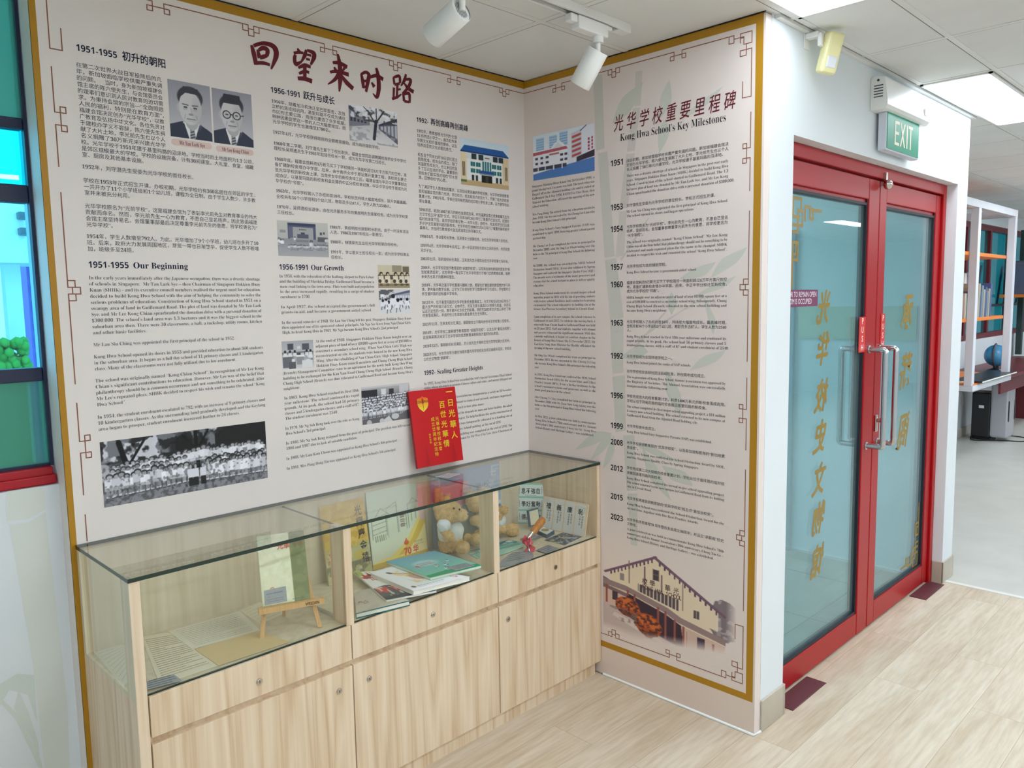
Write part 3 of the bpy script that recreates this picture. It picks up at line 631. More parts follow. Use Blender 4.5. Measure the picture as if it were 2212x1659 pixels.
def pic_school():
    bg = (226, 214, 208); c = Cv(250, 240, bg); pl = (226, 210, 184); du = (112, 92, 104); wl = (208, 180, 166)
    c.poly([(.0, .42), (.05, .44), (.06, .6), (0, .6)], (120, 104, 116)); c.poly([(.06, .36), (.42, .085), (.92, .46), (.92, .86), (.06, .66)], pl)
    n = c.noise(14, 4); c.put((c.x > .8) & (((c.x - .92) / .1) ** 2 + ((c.y - .52) / .2) ** 2 < .7 + .8 * n) & (c.y < .86), (128, 116, 122)); c.put((c.x > .82) & (c.noise(26, 3) > .55) & (((c.x - .92) / .1) ** 2 + ((c.y - .52) / .2) ** 2 < 1.1), (168, 156, 158))
    c.poly([(.06, .36), (.42, .085), (.88, .44), (.88, .64), (.06, .52)], pl); c.poly([(.86, .5), (.87, .68), (.9, .68), (.9, .5)], bg, .3)
    c.line(.02, .365, .43, .07, .022, (120, 88, 110)); c.line(.42, .075, .92, .475, .026, (122, 92, 112))
    for i in range(12): c.line(.07 + i * .03, .345 - i * .0215, .07 + i * .03, .37 - i * .0215, .012, (80, 62, 84)); c.line(.46 + i * .037, .12 + i * .0297, .46 + i * .037, .15 + i * .0297, .012, (92, 74, 94))
    c.rect(.41, .2, .45, .31, (74, 68, 80)); c.rect(.405, .195, .41, .315, (150, 116, 96)); c.rect(.45, .195, .455, .315, (150, 116, 96)); c.rect(.41, .25, .45, .255, (150, 116, 96))
    c.rect(.145, .335, .18, .41, (150, 138, 132)); c.rect(.71, .5, .75, .58, (96, 84, 88)); c.rect(.728, .5, .732, .58, pl); c.line(.22, .18, .22, .42, .006, (130, 110, 110)); c.line(.345, .2, .345, .45, .01, (110, 90, 96)); c.line(.475, .24, .475, .5, .01, (120, 100, 104)); c.line(.63, .26, .63, .54, .008, (150, 130, 126))
    c.poly([(.29, .395), (.6, .44), (.6, .56), (.29, .475)], (92, 80, 86))
    for i in range(11): x = .3 + i * .028; c.line(x, .4 + i * .004, x, .475 + i * .008, .008, (226, 212, 190))
    c.poly([(.28, .385), (.61, .435), (.61, .445), (.28, .395)], (226, 206, 184)); 
    c.poly([(0, .44), (.2, .46), (.52, .56), (.62, .62), (.93, .70), (.93, .76), (.6, .68), (.5, .62), (.2, .52), (0, .5)], (150, 128, 128)); c.mottle(30, (186, 166, 160), .5, .6, .44, .76, .0)
    c.poly([(0, .5), (.2, .53), (.5, .63), (.62, .7), (.93, .77), (.9, 1.0), (.55, .94), (0, .8)], wl); c.poly([(.2, .53), (.5, .63), (.62, .7), (.64, .94), (.2, .8)], (64, 48, 62)); c.poly([(.0, .5), (.2, .54), (.2, .58), (0, .54)], (128, 104, 106))
    c.rect(.08, .555, .125, .65, (70, 58, 70)); c.rect(.735, .76, .79, .89, (70, 58, 72)); c.rect(.66, .74, .665, .93, (170, 130, 116)); c.rect(.88, .83, .93, .98, (180, 160, 160))
    for x, y0, y1 in ((.2, .5, .56), (.255, .52, .6), (.44, .58, .8), (.495, .6, .93), (.565, .66, .88), (.63, .7, .9), (.84, .78, .97), (.025, .5, .7)): c.rect(x, y0, x + .016, y1, (150, 86, 78))
    c.poly([(0, .70), (.15, .76), (.5, .9), (.75, .96), (1, 1.0), (0, 1)], (196, 178, 174)); c.poly([(.1, .78), (.3, .84), (.48, .92), (.47, .95), (.28, .9), (.08, .82)], (216, 200, 194))
    for cx, cy, rx, ry in ((.21, .68, .1, .105), (.37, .81, .105, .125)):
        e = np.sqrt(((c.x - cx) / rx) ** 2 + ((c.y - cy) / ry) ** 2) + (c.noise(24, 3) - .5) * .25
        c.put(e < 1, (122, 68, 54)); nn = c.noise(46, 2); c.put((e < 1) & (nn > .46) & (c.y < cy + ry * .55), (176, 82, 46)); c.put((e < .9) & (nn > .58) & (c.y < cy + ry * .2), (206, 112, 60)); c.put((e < .96) & (nn < .4), (88, 54, 50))
    c.mottle(18, (120, 112, 108), .52, .6, .72, .86, .6, 3, .06, .28)
    f = np.minimum.reduce([np.clip(c.y / .06, 0, 1), np.clip((1 - c.x) / .07, 0, 1), np.clip((1.0 - c.y + np.clip((c.x - .3) * -.25, -.2, .1)) / .1, 0, 1), np.clip((1 - c.y) / .08, 0, 1)])
    c.a = c.a * f[..., None] + np.array((226, 214, 208.)) * (1 - f[..., None]); return c
# ---------------------------------------------------------------- mural on the back wall
mural = thing('history_mural', (XL / 2, -.0005, 0.9), 'wide cream school history mural in three columns, with maroon brush title, above the cabinet', 'mural')
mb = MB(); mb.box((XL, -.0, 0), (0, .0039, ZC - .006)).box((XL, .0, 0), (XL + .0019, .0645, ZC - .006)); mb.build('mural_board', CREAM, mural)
def ub(x, y): return FB.px(x, y)
gb_ = Ink(FB, .0008); zt0, zt1 = 2.487, 2.515
gb_.poly([(XL, zt0), (0, zt0), (0, zt1), (XL, zt1)]); gb_.poly([(XL, 0.02), (XL + .0165, .02), (XL + .0165, zt0), (XL, zt0)])
gb_.build('gold_border', GOLD, mural)
def motif_a(i, u, v, a, w, dr=(1, 0)):
    """hooked pair of little squares; dr: run direction, inward is its clockwise normal"""
    ex = np.array(dr, float); ey = np.array((dr[1], -dr[0]), float); o = np.array((u, v), float); q = lambda *pp: [tuple(o + ex * x * a + ey * y * a) for x, y in pp]
    i.line(q((-1.9, 0), (-.9, 0), (-.9, 1.5), (-1.75, 1.5), (-1.75, .75), (.9, .75)), w); i.line(q((.9, .75), (1.75, .75), (1.75, 1.5), (.9, 1.5), (.9, 0), (1.9, 0)), w)
def motif_b(i, u, v, a, w, dr=(1, 0)):
    ex = np.array(dr, float); ey = np.array((dr[1], -dr[0]), float); o = np.array((u, v), float); q = lambda *pp: [tuple(o + ex * x * a + ey * y * a) for x, y in pp]
    i.line(q((-1.5, 0), (-.5, 0), (-.5, 1), (-1.5, 1)), w, closed=True); i.line(q((1.5, 0), (.5, 0), (.5, 1), (1.5, 1)), w, closed=True); i.line(q((-.5, .6), (.5, .6), (.5, 1.7), (-.5, 1.7)), w, closed=True)
def fret_run(i, fr_pts, lvl, a, w, horiz, ends):
    """fr_pts: [(pos, kind)] along the run; ends: (start, stop)"""
    s = 1 if ends[1] > ends[0] else -1; cur = ends[0]
    for p, k in fr_pts:
        e = 1.9 * a if k == 'A' else 1.5 * a
        i.line([(cur, lvl), (p - s * e, lvl)] if horiz else [(lvl, cur), (lvl, p - s * e)], w); cur = p + s * e
        d = (s, 0) if horiz else (0, s)
        (motif_a if k == 'A' else motif_b)(i, *((p, lvl) if horiz else (lvl, p)), a, w, d)
    i.line([(cur, lvl), (ends[1], lvl)] if horiz else [(lvl, cur), (lvl, ends[1])], w)
fi = Ink(FB, .0009); LW = .003; zf = ub(1134, 203)[1]
pt = [(ub(x, y)[0], k) for x, y, k in ((341, 5, 'A'), (541, 42, 'B'), (709, 88, 'A'), (854, 130, 'B'), (980, 163, 'A'), (1089, 195, 'B'))]
fret_run(fi, pt, zf, .0185, LW, True, (XL + .06, 0)); fi.build('fret_border', FRET, mural); fi = Ink(FB, .0009)
uf = ub(118, 241)[0]
def vseg(i, fr, x0, y0, x1, y1, w=LW): i.line([fr.px(x0, y0), fr.px(x1, y1)], w)
uf2 = ub(124, 105)[0]
v1 = ub(112, 105)[1]; fi.line([(uf, zf), (uf, v1), (uf + .030, v1), (uf + .030, ub(121, 60)[1])], LW)
# left border, every run going down: inward is to the right, so the run direction is up
def left_run(items):
    for y0, ym, y1, k in items:
        a0 = ub(115, y0)[1]; am = ub(130, ym)[1]; a1 = ub(150, y1)[1]; fret_run(fi, [(am, k)] if k else [], uf, .0185, LW, False, (a1, a0))
left_run(((145, 257, 362, 'A'), (415, 628, 830, 'B'), (876, 972, 1074, 'A'), (1125, 1140, 1176, None)))
fi.build('fret_border', FRET, mural)
# title: five brushed characters, stroke by stroke
ti = Ink(FB, .0014)
def brush(ink, px, strokes, k=1.0):
    """strokes given in the zoomed photo crop; px maps a crop point to the wall"""
    for pts, ws in strokes:
        q = [px(*p) for p in pts]; ink.stroke(q, [w * k for w in ws])
zt = lambda x, y: ub(500 + x / 3.16, 50 + y / 3.16)
KB = 1.15 / 3.16 / 545
brush(ti, zt, [
 ([(136, 150), (150, 200), (168, 285)], [14, 24, 22]), ([(150, 155), (210, 138), (270, 150), (300, 180), (303, 230), (270, 315)], [16, 18, 24, 30, 26, 8]), ([(160, 272), (215, 272), (262, 285)], [16, 18, 14]),
 ([(178, 180), (185, 215), (192, 240)], [12, 22, 20]), ([(185, 185), (215, 170), (245, 185), (240, 225)], [14, 22, 24, 18]), ([(192, 238), (215, 230), (242, 222)], [16, 20, 16]),
 # wang
 ([(450, 172), (462, 195)], [8, 20]), ([(424, 205), (460, 200), (490, 205)], [14, 16, 12]), ([(436, 215), (430, 245), (440, 280), (478, 262)], [16, 20, 22, 8]),
 ([(510, 182), (500, 220), (470, 275)], [12, 20, 6]), ([(515, 185), (560, 205), (562, 235), (540, 285)], [12, 24, 24, 10]), ([(512, 215), (545, 222)], [12, 12]), ([(508, 245), (535, 250)], [12, 12]),
 ([(455, 305), (500, 288), (540, 300)], [12, 20, 16]), ([(460, 345), (500, 330), (530, 338)], [12, 18, 14]), ([(500, 295), (500, 340), (500, 385)], [20, 20, 18]), ([(452, 378), (500, 380), (550, 398)], [18, 22, 24]),
 # lai
 ([(690, 270), (735, 272), (790, 300)], [14, 20, 20]), ([(700, 300), (712, 322)], [10, 20]), ([(775, 300), (755, 330)], [18, 8]), ([(672, 335), (720, 330), (800, 352)], [14, 18, 22]), ([(725, 212), (738, 280), (742, 380), (735, 468)], [12, 26, 28, 8]), ([(732, 345), (705, 385), (658, 418)], [22, 18, 6]), ([(742, 350), (785, 405), (830, 448)], [16, 26, 24]),
 # shi
 ([(885, 345), (895, 395), (900, 445)], [14, 22, 16]), ([(885, 350), (915, 335), (938, 355), (930, 400), (918, 470)], [14, 16, 24, 24, 14]), ([(898, 395), (925, 395)], [14, 14]), ([(898, 438), (922, 432)], [14, 14]), ([(945, 370), (990, 358), (1035, 385)], [14, 20, 22]), ([(988, 305), (1000, 360), (1005, 440), (992, 505), (965, 480)], [14, 26, 28, 20, 6]), ([(955, 405), (975, 435)], [10, 24]),
 # lu
 ([(1105, 370), (1112, 420)], [14, 16]), ([(1105, 372), (1145, 362), (1150, 410)], [12, 18, 16]), ([(1112, 420), (1148, 412)], [14, 14]), ([(1132, 420), (1128, 505)], [16, 14]), ([(1132, 455), (1155, 450)], [12, 10]), ([(1108, 440), (1106, 515)], [16, 14]), ([(1095, 518), (1130, 505), (1160, 485)], [14, 16, 6]), ([(1190, 348), (1180, 390), (1155, 430)], [12, 20, 6]), ([(1185, 385), (1222, 388), (1205, 440), (1165, 480)], [12, 20, 20, 8]), ([(1178, 410), (1205, 445), (1243, 470)], [10, 22, 22]), ([(1172, 482), (1178, 535)], [16, 18]), ([(1172, 485), (1212, 482), (1215, 545)], [14, 20, 14]), ([(1178, 532), (1212, 540)], [16, 14])], KB)
ti.build('title_lettering', CRIM, mural)
def head(ink, yr, p, pe, q=None, qe=None, sz=None, cn=True, off=.02):
    a = ink.fr.px(*p); b = ink.fr.px(*pe); c = ink.fr.px(*q); d = ink.fr.px(*qe)
    ink.text(sansb(yr), a[0], a[1], sz, 0.0, width=b[0] - a[0]); ink.text(ser(TX[0]), c[0], a[1], sz * (1.15 if cn else 1.05), .014 if cn else 0.0, width=d[0] - c[0])
for yr, tx, p, pe, q, qe, sz, cn in (
 ('1951-1955', '初升的朝阳', (165, 109), (253, 127), (264, 127), (357.5, 146), .0245, True), ('1951-1955', 'Our Beginning', (191.5, 578), (278, 579), (288.5, 580), (406, 583), .0245, False),
 ('1956-1991', '跃升与成长', (584.8, 199), (647, 208), (655, 208), (723, 224), .0245, True), ('1956-1991', 'Our Growth', (603.4, 582), (664.5, 583), (672, 583), (742.6, 585.6), .0245, False),
 ('1992-', '再创高峰再创高峰', (899.7, 262.7), (925, 266), (930, 268), (1011, 284.8), .0235, True), ('1992-', 'Scaling Greater Heights', (916, 810.5), (940, 808), (944.5, 808), (1043, 801.5), .0245, False)):
    TX = [tx]; hi = Ink(FB, .0012); head(hi, yr, p, pe, q, qe, sz, cn); hi.build('heading_lettering', NAVY, mural)
b1 = Ink(FB)
s1 = para(b1, (165, 143.7), (174.7, 296.2), ['在第二次世界大战日军投降后的几', '年，新加坡面临学校供需严重失调', '的问题。　当时，身为新加坡福建会', '馆主席的陈六使先生，与会馆委员会', '的理事们意识到人民对教育的迫切需', '求。为秉持会馆的宗旨—“全面照顾', '人民的福利，特别是在教育方面”，', '福建会馆决定创办“光华学校”，以推', '广教育及弘扬中华文化。各位先贤对', '于建校办学义不容辞，陈六使先生捐', '献了大片土地，李光前先生也以个人', '名义捐赠了30万新元来兴建光华学'], (349, 176), endfull=True)
para(b1, (176, 310.5), (176.8, 337.7), ['校。光华学校于1951年建于基里玛路的沼泽地。学校当时的土地面积为1.3 公顷，', '是郊区规模最大的学校。学校的设施完备，计有30间课室、大礼堂、食堂、储藏', '室、厨房及其他基本设施。'], (547, 354), size=s1)
para(b1, (177.7, 363.4), None, ['1952年，刘守潜先生受委为光华学校的首任校长。'], (417.7, 387.8), size=s1)
para(b1, (180.4, 393.3), (182.3, 420), ['学校在1953年正式招生开课。办校初期，光华学校约有360名居住在郊区的学生，', '一共开办了11个小学班级和1个幼儿班，课程为全日制。由于学生人数少，许多教', '室并未被充分利用。'], (551, 425), size=s1)
para(b1, (183.4, 448.5), (187, 489), ['光华学校原名为“光前学校”，这是福建会馆为了表彰李光前先生对教育事业的伟大', '贡献而命名。然而，李光前先生一心为教育，不愿自己显名扬声，因此致函福建', '会馆主席坚持易名。会馆董事部最后决定尊重李光前先生的意愿，将学校更名为“', '光华学校”。'], (555, 478), size=s1)
para(b1, (187.4, 514), (189, 541.5), ['1954年，学生人数增至792人。为此，光华增加了9个小学班，幼儿班也多开了10', '班。后来，政府大力发展周围地区，芽笼一带也日渐繁华，促使学生人数不断增', '加，班级多至24班。'], (558, 532), size=s1)
s2 = para(b1, (192.7, 603.5), (200, 722.5), ['In the early years immediately after the Japanese occupation, there was a drastic shortage', 'of schools in Singapore.  Mr Tan Lark Sye – then Chairman of Singapore Hokkien Huay', 'Kuan (SHHK) - and its executive council members realised the urgent need for education,', 'decided to build Kong Hwa School with the aim of helping the community to solve the', 'serious problems of education. Construction of Kong Hwa School started in 1951 on a', 'swampy area of land in Guillemard Road. The plot of land was donated by Mr Tan Lark', 'Sye, and Mr Lee Kong Chian spearheaded the donation drive with a personal donation of', '$300,000. The school’s land area was 1.3 hectares and it was the biggest school in the', 'suburban area then. There were 30 classrooms, a hall, a tuckshop, utility rooms, kitchen', 'and other basic facilities.'], (561.5, 608), cn=False)
para(b1, (201.8, 748.6), None, ['Mr Lau Siu Ching was appointed the first principal of the school in 1952.'], (507, 736.6), cn=False, size=s2)
para(b1, (203, 774.6), (204.7, 800.5), ['Kong Hwa School opened its doors in 1953 and provided education to about 360 students', 'in the suburban area. It began as a full day school of 11 primary classes and 1 kindergarten', 'class. Many of the classrooms were not fully utilized due to low enrolment.'], (568, 756), cn=False, size=s2)
para(b1, (206, 826.5), (209.6, 878), ['The school was originally named “Kong Chian School”, in recognition of Mr Lee Kong', 'Chian’s significant contributions to education. However, Mr Lee was of the belief that', 'philanthropy should be a common occurrence and not something to be celebrated. After', 'Mr Lee’s repeated pleas, SHHK decided to respect his wish and rename the school “Kong', 'Hwa School”.'], (570, 801), cn=False, size=s2)
para(b1, (210.8, 905), (212.7, 931), ['In 1954, the student enrolment escalated to 792, with an increase of 9 primary classes and', '10 kindergarten classes. As the surrounding land gradually developed and the Geylang', 'area began to prosper, student enrolment increased further to 24 classes.'], (572.4, 868), cn=False, size=s2)
b1.build('body_lettering', INK, mural)
picture('printed_photo', pic_group(), on_px(FB, (216.3, 954), (573, 910.8), (578, 1032.7), (224, 1096.4)), mural, 'grey class photo of pupils in rows under trees')
picture('printed_photo', pic_portrait(0), on_px(FB, (362, 170.3), (453, 187), (459, 306), (368, 294.3)), mural, 'grey portrait of a man in suit and striped tie')
picture('printed_photo', pic_portrait(1), on_px(FB, (457, 188.5), (542.5, 205.3), (547.9, 319.5), (462.4, 307.8)), mural, 'grey portrait of a man in dark glasses and suit')
PK = mat('pale_pink_caption', (222, 196, 190), .6); PKI = mat('maroon_caption_ink', (104, 44, 48), .6)
for x, y, w, s, xl, yl, xr in ((414.4, 311.4, 66, 'Mr Tan Lark Sye', 387.5, 310.5, 442), (507.7, 325.5, 66, 'Mr Lee Kong Chian', 479.5, 323.5, 537)):
    cp = Ink(FB, .0008); ct = Ink(FB, .0014); u, v = ub(x, y); hw = .062; hh = .0095
    cp.poly([(u + (hw - hh) * sx + hh * math.cos(t), v + hh * math.sin(t)) for sx, t in [(1, -1.57 + i * .2618) for i in range(13)] + [(-1, 1.57 + i * .2618) for i in range(13)]])
    a = ub(xl, yl); b = ub(xr, yl); ct.text(ser(s), a[0], v - .0055, .016, 0, width=b[0] - a[0])
    pl_ = cp.build('caption_pill', PK, mural); ct.build('caption_lettering', PKI, pl_)
b2 = Ink(FB)
s1 = para(b2, (586, 221), (589, 265.5), ['1956年，随着加冷机场迁至巴耶里峇，及独', '立桥的落成和启用，基里玛路不仅成为通往', '市区的主要公路，周围也建造了许多组屋。', '种种因素促使这一带的人口大幅度增加，而', '光华学校的学生也激增至1700名。'], (745.5, 250))
para(b2, (589.6, 288), None, ['1957年4月，光华学校获得政府的全额教育援助，成为政府辅助学校。'], (819.6, 324.7), size=s1)
para(b2, (590.8, 312), (591.8, 323.2), ['1960年第二学期，刘守潜先生卸下了校长职务。福建会馆因此调聘属校南侨女子中学代', '理校长吴师遗先生于1961年起接任校长一职，成为光华学校第二任校长。'], (877, 355), size=s1)
para(b2, (592.7, 346), (595.6, 393.6), ['1960年底，福建会馆耗资9万新元买下了学校隔邻一块面积超过6万平方英尺的空地，准', '备扩建新校舍增办中学部。后来，由于南侨女中于原址展开重建工程，该校师生便迁', '至光华学校的新校舍上课。当南侨女中的新校舍竣工后，福建会馆与中正中学董事部达', '成协议，以基里玛路的新校舍和金炎路的中正分校校舍对换，中正中学分校于是成为光', '华学校的“邻居”。'], (878, 385), size=s1)
para(b2, (595.9, 414.8), (596.8, 427.4), ['1963年，光华学校踏入了办校的首10年。学校依然持续大幅度地成长，跃升到最高峰。', '全校共有56个小学班和5个幼儿班，教职员多达87人，学生人数为2540人。'], (879, 445), size=s1)
para(b2, (597.5, 449.6), (598.7, 461.6), ['1970年，吴师遗校长退休，由在光华服务多年的黄叔明先生接掌校务，成为光华学校第', '三任校长。'], (881, 477), size=s1)
para(b2, (712, 493.4), (712.7, 504.4), ['1986年，黄叔明校长辞卸校长职务。由于一时没有适当', '人选，1986及1987年校长一职悬空。'], (882, 506), size=s1)
para(b2, (713.6, 525.4), None, ['1988年，林锦泉先生出任光华学校第四任校长。'], (859, 533.5), size=s1)
para(b2, (714, 547), (715, 558.7), ['1991年，李以星女士担任校长一职，成为光华学校第五', '任校长。'], (883.5, 556), size=s1)
s2 = para(b2, (603.7, 599.4), (605.6, 644.2), ['In 1956, with the relocation of the Kallang Airport to Paya Lebar', 'and the building of Merdeka Bridge, Guillemard Road became a', 'main road linking to the town area.  Flats were built and population', 'in the area increased rapidly, resulting in a surge of student', 'enrolment to 1700.'], (807.5, 604), cn=False)
para(b2, (607, 666.4), (607.5, 677.4), ['In April 1957, the school accepted the government’s full', 'grants-in-aid, and became a government-aided school.'], (809.3, 665), cn=False, size=s2)
para(b2, (608.6, 700), (609.7, 721.4), ['In the second semester of 1960, Mr Lau Siu Ching left his post, Singapore Hokkien Huay Kuan', 'then appointed one of its sponsored school principals, Mr Ngo See Kwee from Nan Chiau Girls’', 'High, to head Kong Hwa in 1961. Mr Ngo became Kong Hwa School’s 2nd principal.'], (888, 694), cn=False, size=s2)
para(b2, (681.5, 740.3), (683.4, 793.4), ['At the end of 1960, Singapore Hokkien Huay Kuan bought over an', 'adjacent piece of land of over 60,000 square feet at a cost of $90,000 to', 'construct a secondary school wing.  When Nan Chiau Girls’ High was', 'reconstructed on site, its students were housed in the new Kong Hwa', 'Wing. After the rebuilding of Nan Chiau Girls’ High School, Singapore', 'Hokkien Huay Kuan council members and Chung Cheng High School'], (889, 732), cn=False, size=s2, endfull=True)
para(b2, (611, 809.8), (612.4, 843), ['(Branch) Management Committee came to an agreement for the newly built Kong Hwa Wing', 'building to be exchanged for the Kim Yam Road Chung Cheng High School (Branch). Chung', 'Cheng High School (Branch) was thus relocated to Guillemard Road and became Kong Hwa’s', 'neighbour.'], (890.6, 789), cn=False, size=s2)
para(b2, (613.7, 863.5), (616, 907.4), ['In 1963, Kong Hwa School reached its first 10th', 'year milestone. The school continued its rapid', 'growth. At its peak, the school had 56 primary', 'classes and 5 kindergarten classes, and a staff of 87.', 'The student enrolment was 2540.'], (775, 848), cn=False, size=s2)
para(b2, (616.5, 929), (617, 940.2), ['In 1970, Mr Ng Soh Beng took over the role as Kong', 'Hwa School’s 3rd principal.'], (776, 909), cn=False, size=s2)
para(b2, (617.3, 961), (618.3, 972.2), ['In 1986, Mr Ng Soh Beng resigned from the post of principal. The position was left vacant in', '1986 and 1987 due to lack of suitable candidate.'], (893, 920), cn=False, size=s2)
para(b2, (618.6, 994), None, ['In 1988, Mr Lam Kam Choon was appointed as Kong Hwa School’s 4th principal.'], (858, 955), cn=False, size=s2)
para(b2, (619.4, 1015.4), None, ['In 1991, Mrs Pang Hong Tin was appointed as Kong Hwa School’s 5th principal.'], (855, 974.6), cn=False, size=s2)
b2.build('body_lettering', INK, mural)
picture('printed_photo', pic_court(), on_px(FB, (752.5, 221), (857.5, 245), (859, 319), (755, 303)), mural, 'grey photo of a courtyard tree between long buildings')
picture('printed_photo', pic_stage(), on_px(FB, (598, 475), (707.3, 483), (710.8, 556.6), (601, 551.7)), mural, 'grey photo of a school hall stage')
picture('printed_photo', pic_kids(0), on_px(FB, (815.8, 572), (884.2, 574.2), (885, 622.2), (817, 621.7)), mural, 'sepia photo of pupils sitting with bags')
picture('printed_photo', pic_kids(1), on_px(FB, (818, 625), (885.5, 626.3), (886.3, 678.6), (819.9, 679.2)), mural, 'bluish photo of pupils in a playground')
picture('printed_photo', pic_office(), on_px(FB, (608.3, 737), (676, 734.8), (678.3, 792.9), (610.2, 798.3)), mural, 'grey photo of an office full of desks')
picture('printed_photo', pic_crowd(), on_px(FB, (780.5, 836.2), (883.6, 826.8), (886, 906), (782.4, 915.5)), mural, 'grey photo of a crowded assembly')
b3 = Ink(FB); UR = ub(1101, 560)[0]
s1 = para(b3, (900.3, 285), (901.3, 315.4), ['1992年，教育部将光华列为全国', '15 所特选小学之一，肩负起传承', '华族文化和价值观的使命，以及', '培养双语双文化幼苗的责任。'], (986.4, 301.6), endfull=False)
para(b3, (902, 336.4), (904, 386), ['校友会于同年11月10日获社团注', '册局批准。校友会的成立，除了', '加强联系校友外，也让新旧校友', '多了互识互动的平台。最重要的', '是校友们能实现对母校“饮水思', '源，回馈母校”的心愿。'], (987.3, 349), size=s1)
for a, b, ls in (((904, 405.2), (905, 437), ['为了满足学生人数增加的需求，以及加设更完善的学校设施，光华学校获得教育', '部和福建会馆的鼎力支持，并在校方、校友和各方的努力下，开展了庞大的校舍', '重建计划。1992年底，学校迁至阿裕尼路的旧实明小学校舍上课，以方便学校在', '原址重建。']),
 ((905.3, 455.5), (906.7, 495), ['1996年底，耗资1400万新元的新校舍落成启用。时任福建会馆主席黄祖耀先生为', '光华学校主持“盖顶”仪式。学校于同年10月26日举行了隆重的迁返仪式，校旗在', '临时校舍降下后，连同学校的象征物 — 光华火炬，由校长、校友和学生们沿途', '跑步护送至基里玛路的新校舍。光华学校在1998年5月4日举行了隆重的新校舍开', '幕典礼，并由时任教育部长张志贤准将主持开幕仪式。']),
 ((907.2, 513), None, ['1998年6月，李以星校长荣休。张莉莲女士接掌校务，出任光华学校第六任校长。']),
 ((908, 532.8), (908.6, 543.8), ['1999年4月，光华学校家长会成立，进一步促进学校与家长之间的合作，共同培育', '光华子女。']),
 ((908.6, 561.8), None, ['2003年12月，张莉莲校长任满后，王来发先生于隔年出任光华学校第七任校长。']),
 ((909.4, 580.8), (910.2, 600.7), ['2008年，光华学校获颁予教育部的“卓越学校奖”，以及新加坡标新局所颁发的“新', '加坡素质级奖”。这些荣誉一再证实了光华学校致力于推行优质教育成果，培养', '未来杰出英才的精神和理念。']),
 ((910.7, 618.8), (911.5, 637.9), ['2010年，光华再次展开学校重建与翻新计划，期望在扩建后提供更理想的学习环', '境，更完备的教学设施，让学生们在良好的学习氛围中学习与成长。学校暂时迁', '移至循环路的旧柏盛中学校舍。']),
 ((911.5, 656.8), (912.6, 684.8), ['2012年中，位于基里玛路的光华学校新校舍圆满竣工。光华学校在6月29日举办了', '盛大庄严的校舍迁返仪式，全体师生、校友及家长高高兴兴地参与其盛，共同见', '证这历史性的一刻，携手掀开光华校史的新章。学校在2013年11月15日举行了新', '校舍落成典礼，并由时任卫生部部长颜金勇先生主持典礼。']),
 ((913, 703.7), None, ['2013年12月，王来发校长任满后，蔡颐龄女士于隔年出任光华学校第八任校长。']),
 ((913, 722), (913.4, 732.2), ['2014年，光华学校二度获颁予教育部的 “卓越学校奖”，以及五项“最佳治校奖”。', '这些殊荣再次肯定了光华学校的优质教育体制和各方面的特出表现。']),
 ((914, 751), None, ['2020年12月，蔡颐龄校长任满后，方小龙先生于隔年出任光华学校第九任校长。']),
 ((914.3, 769.6), (914.8, 779.7), ['2023年5月，光华学校举行建校70周年暨光华学校校友会成立30周年双庆。学校设', '立校史文物馆“承薪阁”。'])):
    para(b3, a, b, ls, uR=UR, size=s1, endfull=(b is None and False)) if b else para(b3, a, None, ls, right=(1098.5, 560), size=s1)
s2 = s1 * 1.02
para(b3, (916, 832), (916, 841.2), ['In 1992, Kong Hwa School was accorded the SAP (Special Assistance Plan) School', 'status, whose mission is to promote Chinese culture and values, and nurture bilingual and'], (1105, 811), cn=False, size=s2, endfull=True)
def right_lines(ink, r0, r1, lines):
    """paragraph whose left side is hidden by the red book: placed from its right edge"""
    a = ink.fr.px(*r0); b = ink.fr.px(*r1); n = len(lines)
    for i, (t, w) in enumerate(lines):
        u0 = ub(917, 860)[0]; ink.text(ser(t), u0, a[1] + (b[1] - a[1]) * i / max(n - 1, 1), s2, EN_OFF, width=(a[0] - u0) * w)
right_lines(b3, (1105, 843.6), (1107, 866), [('In 1992, the school’s Alumni Association was inaugurated as a society on 10 November', 1), ('1992. Its aims are for the alumni to connect and network; and more importantly', 1), ('for its members to contribute back to their alma mater.', .66)])
right_lines(b3, (1106, 877.5), (1107.5, 909.5), [('To meet the rising enrolment and the demands for more and better facilities, the school', 1), ('embarked on a rebuilding project. To help facilitate the onsite construction of', 1), ('the new building, the school was temporarily relocated to a holding site at', 1), ('Aljunied Road (Sennett Primary School building) at the end of 1992.', .86)])
right_lines(b3, (1106, 920.5), (1105.8, 929.3), [('The new four-storey school building was completed at the end of 1996. The', 1), ('opening ceremony was officiated by Mr Wee Cho Yaw, then Chairman of', 1)])
b3.build('body_lettering', INK, mural)
picture('printed_photo', pic_block(), on_px(FB, (993.7, 293.7), (1098, 319), (1099, 411.4), (996, 397.2)), mural, 'colour photo of a white school block with blue roof')
# ---------------------------------------------------------------- milestones mural on the side wall
mile = thing('milestones_mural', (0, -D / 2, 0.2), 'narrow cream milestones mural with faint bamboo, on the side wall beside the door', 'mural')
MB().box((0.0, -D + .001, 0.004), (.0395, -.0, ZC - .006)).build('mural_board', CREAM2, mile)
rb = lambda x, y: FR.px(x, y)
gi = Ink(FR, .0008); u0, u1 = 0.0, 1.104; v0 = rb(1620, 1515)[1]; gw = .027
zb0 = .125; zb1 = .15
gi.poly([(0, 2.487), (u1, 2.487), (u1, 2.515), (0, 2.515)]); gi.poly([(u1 - gw, zb1), (u1, zb1), (u1, 2.487), (u1 - gw, 2.487)]); gi.poly([(0, zb0), (u1, zb0), (u1, zb1), (0, zb1)])
gi.build('gold_border', GOLD, mile)
pi = Ink(FR, .0006); pi.poly([(0, .004), (u1 + .007, .004), (u1 + .007, zb0), (0, zb0)]); pi.build('plinth_band', PINKB, mile)
